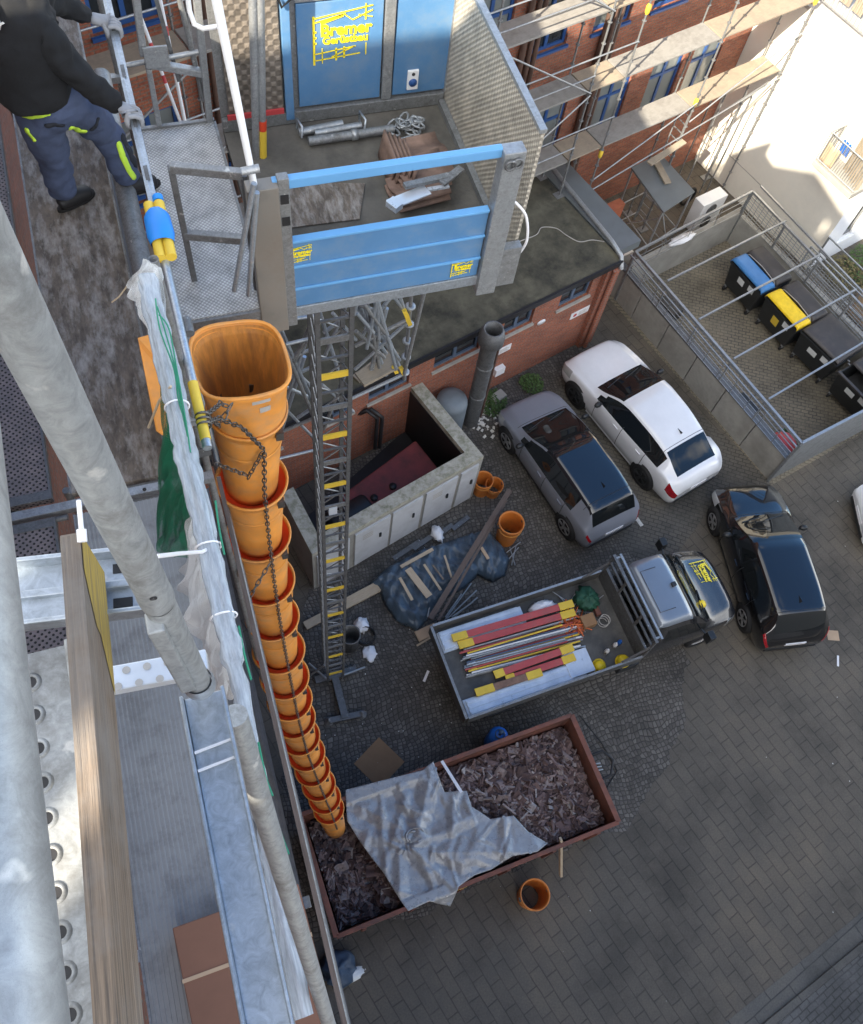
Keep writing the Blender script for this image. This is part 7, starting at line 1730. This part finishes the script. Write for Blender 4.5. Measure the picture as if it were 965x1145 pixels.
for (u, v) in ((452, 347), (448, 411), (440, 410), (455, 355)):
    p = OY(u, v, 6.26); MB().bar(p, p+Vector((.05, 0, -.14)), .045, .05).build('wedge_coupler', 'tape_yellow', bs, bo)
single(MB().bar(OY(402, 425, 6.2), OY(440, 405, 6.35), .22, .05), 'scaffold_board', 'deck_wood', 'pale scaffold board laid in the braced tubes behind the mast', 'board', bevel=.004)
# ================================================================== WORKER
wk = thing('person', 'worker in black hoodie and blue grey work trousers with neon stripes, gripping the hand rail', 'person', (-.42, 5.25, 15.0)); wo = wk.location.copy()
def skin(name, J, E, Rd, m, parent, root, sub=2, wr=0):
    names = list(J); me = bpy.data.meshes.new(name); me.from_pydata([tuple(Vector(J[n])-wo) for n in names], [(names.index(a), names.index(b)) for a, b in E], [])
    o = bpy.data.objects.new(name, me); COL.objects.link(o); o.parent = parent
    o.modifiers.new('skin', 'SKIN'); md = o.modifiers.new('sub', 'SUBSURF'); md.levels = sub; md.render_levels = sub
    sv = me.skin_vertices[0].data
    for i, n in enumerate(names): r = Rd[n]; sv[i].radius = r if isinstance(r, tuple) else (r, r); sv[i].use_root = n == root
    me.materials.append(MATS[m])
    dg = bpy.context.evaluated_depsgraph_get(); me2 = bpy.data.meshes.new_from_object(o.evaluated_get(dg)); o.modifiers.clear(); o.data = me2
    if wr:
        ns_ = [v.normal.copy() for v in me2.vertices]
        for v, n_ in zip(me2.vertices, ns_):
            c_ = v.co; v.co = c_+n_*(wr*noise.noise(Vector((c_.x*9, c_.y*9, c_.z*15)))+.6*wr*ridge(c_.z*7+c_.x*4+2*noise.noise(c_*5))-.3*wr)
    for p in me2.polygons: p.use_smooth = True
    return o
J = dict(pel=G(48, 112, 16.0), waist=G(36, 92, 16.14), chest=G(14, 30, 16.46), neck=G(2, -26, 16.64), headb=G(-2, -60, 16.74), head=G(2, -84, 16.86),
    hL=G(40, 128, 15.95), kL=G(59, 172, 15.50), aL=G(72, 219, 15.10), heL=G(72, 228, 15.045), tL=G(102, 213, 15.035),
    hR=G(83, 117, 15.95), kR=G(119, 148, 15.53), aR=G(146, 203, 15.12), heR=G(143, 211, 15.045), tR=G(182, 200, 15.035))
J['sR'] = J['chest']+Vector((.16, -.17, .05)); J['eR'] = G(84, 82, 16.25); J['wR'] = G(136, 120, 16.07); J['haR'] = G(148, 128, 16.05)
J['sL'] = J['chest']+Vector((.10, .20, .05)); J['eL'] = G(62, 0, 16.28); J['wL'] = G(99, 20, 16.10); J['haL'] = G(112, 28, 16.06)
E_ = [('pel', 'waist'), ('waist', 'chest'), ('chest', 'neck'), ('neck', 'headb'), ('headb', 'head'), ('pel', 'hL'), ('hL', 'kL'), ('kL', 'aL'), ('pel', 'hR'), ('hR', 'kR'), ('kR', 'aR'), ('chest', 'sR'), ('sR', 'eR'), ('eR', 'wR'), ('chest', 'sL'), ('sL', 'eL'), ('eL', 'wL')]
R1 = dict(pel=.12, waist=.12, chest=.13, neck=.055, headb=.08, head=.09, hL=.08, kL=.055, aL=.035, hR=.08, kR=.055, aR=.035, sR=.06, eR=.042, wR=.03, sL=.06, eL=.042, wL=.03)
body = skin('body', {k: J[k] for k in R1}, E_, R1, 'skin', wk, 'pel')
hd = J['head']; mb = MB().ball(hd-wo+Vector((0, 0, .03)), .115, 20, (.86, 1.0, 1.1)); mb.build('hair', 'hair_brown', wk)
RT = dict(pel=.215, waist=.205, hL=.160, kL=.112, aL=.092, hR=.150, kR=.112, aR=.092)
JT = {k: J[k] for k in RT}; JT['waist'] = J['waist']
JT['mL'] = J['hL'].lerp(J['kL'], .5); JT['mR'] = J['hR'].lerp(J['kR'], .5); JT['cL'] = J['kL'].lerp(J['aL'], .45)+Vector((0, -.015, 0)); JT['cR'] = J['kR'].lerp(J['aR'], .45)+Vector((0, -.015, 0)); RT.update(mL=.142, mR=.134, cL=.106, cR=.108)
tro = skin('trousers', JT, [('waist', 'pel'), ('pel', 'hL'), ('hL', 'mL'), ('mL', 'kL'), ('kL', 'cL'), ('cL', 'aL'), ('pel', 'hR'), ('hR', 'mR'), ('mR', 'kR'), ('kR', 'cR'), ('cR', 'aR')], RT, 'trousers_blue', wk, 'pel', 3, .018)
RH = dict(hem=.250, waist=.250, rib=.250, chest=.235, neck=.12, sR=.125, uR=.108, eR=.092, fR=.078, wR=.060, sL=.12, eL=.086, wL=.060)
JH = {k: J[k] for k in ('chest', 'sR', 'eR', 'wR', 'sL', 'eL', 'wL')}; JH['hem'] = J['pel'].lerp(J['waist'], .18); JH['waist'] = J['waist']; JH['rib'] = J['waist'].lerp(J['chest'], .5); JH['neck'] = J['chest'].lerp(J['neck'], .75); JH['uR'] = J['sR'].lerp(J['eR'], .5); JH['fR'] = J['eR'].lerp(J['wR'], .5)
hoodie = skin('hoodie', JH, [('hem', 'waist'), ('waist', 'rib'), ('rib', 'chest'), ('chest', 'neck'), ('chest', 'sR'), ('sR', 'uR'), ('uR', 'eR'), ('eR', 'fR'), ('fR', 'wR'), ('chest', 'sL'), ('sL', 'eL'), ('eL', 'wL')], RH, 'hoodie_black', wk, 'chest', 3, .022)
MB().path([J['neck']-wo+Vector((.10*cos(t), .10*sin(t), .01*sin(t))) for t in [2*pi*k/14 for k in range(14)]], .05, 8, closed=True).build('hood', 'hoodie_black', wk)
for s in 'LR':
    a, h, t_ = J['a'+s], J['he'+s], J['t'+s]
    d = (t_-h); d.z = 0; d.normalize(); hp_ = h-d*.045; tp_ = h+d*.225
    JB = dict(top=a+Vector((0, 0, .05)), ank=a.lerp(h, .4)+d*.01, heel=Vector((hp_.x, hp_.y, 15.045)), mid=Vector((*(h+d*.10).xy, 15.058)), toe=Vector((*tp_.xy, 15.04)))
    RB = dict(top=(.080, .080), ank=(.070, .072), heel=(.060, .056), mid=(.068, .058), toe=(.060, .046))
    bt2 = skin('boot', JB, [('top', 'ank'), ('ank', 'heel'), ('ank', 'mid'), ('mid', 'toe')], RB, 'boot_black', wk, 'ank')
    w = Vector((-d.y, d.x, 0)); pts = []
    for k in range(20):
        an = 2*pi*k/20; pts.append(h+d*(.09+.155*cos(an))+w*(.052*sin(an)*(1.1 if cos(an) > 0 else .9)))
    MB().prism([((p-wo).x, (p-wo).y) for p in pts], .004, .03).build('sole', 'black_rubber', bt2)
    # glove: palm, four bent fingers and a thumb closed over the rail
    wv, hv = J['w'+s], J['ha'+s]; rail_d = Vector((0, 1, 0)); c = Vector((xr, hv.y, 16.02)); f = (c-wv); f.z = 0; f.normalize()
    Jg = dict(wr=wv, pa=Vector((wv.lerp(c, .6).x, wv.lerp(c, .6).y, 16.085)), kn=Vector((c.x-.02, c.y, 16.075))); Rg = dict(wr=.040, pa=(.05, .032), kn=(.048, .026)); Eg = [('wr', 'pa'), ('pa', 'kn')]
    gl = skin('glove', Jg, Eg, Rg, 'glove_grey', wk, 'pa')
    for k in range(4):
        y = -.042+.028*k; ln = (.9, 1.0, .97, .8)[k]
        fpts = [c+Vector((-.03, y, .052)), c+Vector((.012, y, .050)), c+Vector((.044*ln, y, .025)), c+Vector((.046*ln, y, -.018)), c+Vector((.018, y, -.042*ln))]
        MB().path([p-wo for p in fpts], [.0155, .0155, .0145, .0135, .011], 10).build('finger', 'glove_grey', gl)
    MB().path([p-wo for p in (Jg['pa']+Vector((0, -.035, 0)), c+Vector((-.045, -.05, .03)), c+Vector((-.046, -.045, -.012)), c+Vector((-.02, -.04, -.04)))], [.018, .017, .015, .012], 10).build('thumb', 'glove_grey', gl)
from mathutils.bvhtree import BVHTree
def drape(o, pxs_, width, name, m, parent, lift=.004):
    """strip sewn on the garment along the given line"""
    bm = bmesh.new(); bm.from_mesh(o.data); bv = BVHTree.FromBMesh(bm); bm.free(); cam = Vector((0, 0, H))-wo
    P_, Nn = [], []
    for u, v in pxs_:
        r = bv.ray_cast(cam, ray(u, v).normalized())
        if r[0] is not None: P_.append(r[0]); Nn.append(r[1])
    if len(P_) < 2: return
    mb = MB(); F_, Q = [], []
    Pf, Nf = [], []
    for i in range(len(P_)-1):
        for k in range(6): Pf.append(P_[i].lerp(P_[i+1], k/6)); Nf.append(Nn[i].lerp(Nn[i+1], k/6).normalized())
    Pf.append(P_[-1]); Nf.append(Nn[-1])
    for i, p in enumerate(Pf):
        d = (Pf[min(i+1, len(Pf)-1)]-Pf[max(0, i-1)]).normalized(); w = d.cross(Nf[i]).normalized()*width*.5*(1 if 0 < i < len(Pf)-1 else .5)
        for e in (-1, 0, 1):
            q = p+w*e; h_ = bv.find_nearest(q); Q.append(h_[0]+h_[1]*lift)
    mb.add(Q, [(i*3+k, i*3+k+1, i*3+k+4, i*3+k+3) for i in range(len(Pf)-1) for k in range(2)], True); mb.build(name, m, parent, solid=.004)
drape(tro, [(23, 127), (35, 130), (48, 128), (56, 125)], .035, 'neon_pocket_trim', 'neon_yellow', tro); drape(tro, [(78, 142), (88, 146), (97, 147)], .040, 'neon_thigh_trim', 'neon_yellow', tro)
drape(tro, [(132, 158), (137, 175), (144, 190), (151, 200)], .040, 'neon_shin_trim', 'neon_yellow', tro); drape(tro, [(30, 143), (35, 152), (39, 158)], .035, 'neon_side_trim', 'neon_yellow', tro)
drape(tro, [(128, 132), (136, 150), (146, 172), (153, 186)], .055, 'dark_shin_panel', 'trousers_dark', tro, .003); drape(tro, [(101, 146), (108, 138), (110, 131)], .03, 'dark_pocket_strap', 'trousers_dark', tro, .003); drape(tro, [(50, 141), (62, 139), (72, 140)], .03, 'dark_seat_seam', 'trousers_dark', tro, .003)
bm = bmesh.new(); bm.from_mesh(hoodie.data); bv = BVHTree.FromBMesh(bm); bm.free(); cam = Vector((0, 0, H))-wo
h0 = bv.ray_cast(cam, ray(3, 28).normalized()); h1 = bv.ray_cast(cam, ray(3.5, 24).normalized())
if h0[0] is not None and h1[0] is not None:
    n = h0[1]; up = (h1[0]-h0[0]); up = (up-n*up.dot(n)).normalized(); x = up.cross(n).normalized()
    text('Y', .075, 'label_white', hoodie, Matrix.Translation(h0[0]+n*.018) @ Matrix((x, up, n)).transposed().to_4x4(), 'printed_letter', bold=.002)

# ================================================================== LIGHT, SKY, CAMERA
sd = Vector((1.353, 1.0, -1.266)).normalized()
sun = bpy.data.lights.new('sun', 'SUN'); sun.energy = 5.; sun.angle = radians(.53); sun.color = (1., .88, .70)
so = bpy.data.objects.new('sun', sun); COL.objects.link(so); so.rotation_euler = sd.to_track_quat('-Z', 'Y').to_euler()
w = bpy.data.worlds.new('World'); scene.world = w; w.use_nodes = True
nt = w.node_tree; bg = nt.nodes['Background']; sky = nt.nodes.new('ShaderNodeTexSky'); sky.sky_type = 'NISHITA'; sky.sun_disc = False
sky.sun_elevation = math.asin(-sd.z); sky.sun_rotation = atan2(-sd.x, -sd.y); sky.air_density = 1.; sky.dust_density = .7; sky.ozone_density = 1.
hs = nt.nodes.new('ShaderNodeHueSaturation'); hs.inputs['Saturation'].default_value = .04; hs.inputs['Value'].default_value = 1.6; nt.links.new(sky.outputs[0], hs.inputs['Color'])
# broken white cloud, thin towards the east where the sky is clear and blue
tcw = nt.nodes.new('ShaderNodeTexCoord'); cn_ = N(nt, 'ShaderNodeTexNoise', Scale=2.2, Detail=7., Roughness=.6); nt.links.new(tcw.outputs['Generated'], cn_.inputs['Vector'])
dt = N(nt, 'ShaderNodeVectorMath', _operation='DOT_PRODUCT'); nt.links.new(tcw.outputs['Generated'], dt.inputs[0]); dt.inputs[1].default_value = Vector((.55, .30, .78)).normalized()
ma = N(nt, 'ShaderNodeMath', _operation='MULTIPLY_ADD'); nt.links.new(dt.outputs['Value'], ma.inputs[0]); ma.inputs[1].default_value = -.70; nt.links.new(cn_.outputs[0], ma.inputs[2])
cr_ = ramp(nt, ma.outputs[0], [(.0, (0, 0, 0)), (.16, (1, 1, 1))]); ma2 = N(nt, 'ShaderNodeMath', _operation='ADD'); nt.links.new(ma.outputs[0], ma2.inputs[0]); ma2.inputs[1].default_value = .06; nt.links.new(ma2.outputs[0], cr_.inputs[0])
hs2 = nt.nodes.new('ShaderNodeHueSaturation'); hs2.inputs['Saturation'].default_value = 1.25; hs2.inputs['Value'].default_value = .95; nt.links.new(sky.outputs[0], hs2.inputs['Color'])
nt.links.new(mix(nt, cr_.outputs[0], hs2.outputs[0], hs.outputs[0]), bg.inputs[0]); bg.inputs[1].default_value = .15
cam_ = bpy.data.cameras.new('camera'); cam_.sensor_fit = 'VERTICAL'; cam_.sensor_height = 24; cam_.lens = 24*FPX/1145; cam_.clip_start = .02; cam_.clip_end = 500
cam_.shift_x = 0; cam_.shift_y = 0
co_ = bpy.data.objects.new('camera', cam_); COL.objects.link(co_); co_.matrix_world = Matrix.Translation((0, 0, H)) @ CAMR.to_4x4(); scene.camera = co_
scene.view_settings.view_transform = 'Standard'; scene.view_settings.look = 'None'; scene.view_settings.gamma = 1; scene.view_settings.exposure = 1.52; scene.view_settings.use_curve_mapping = False
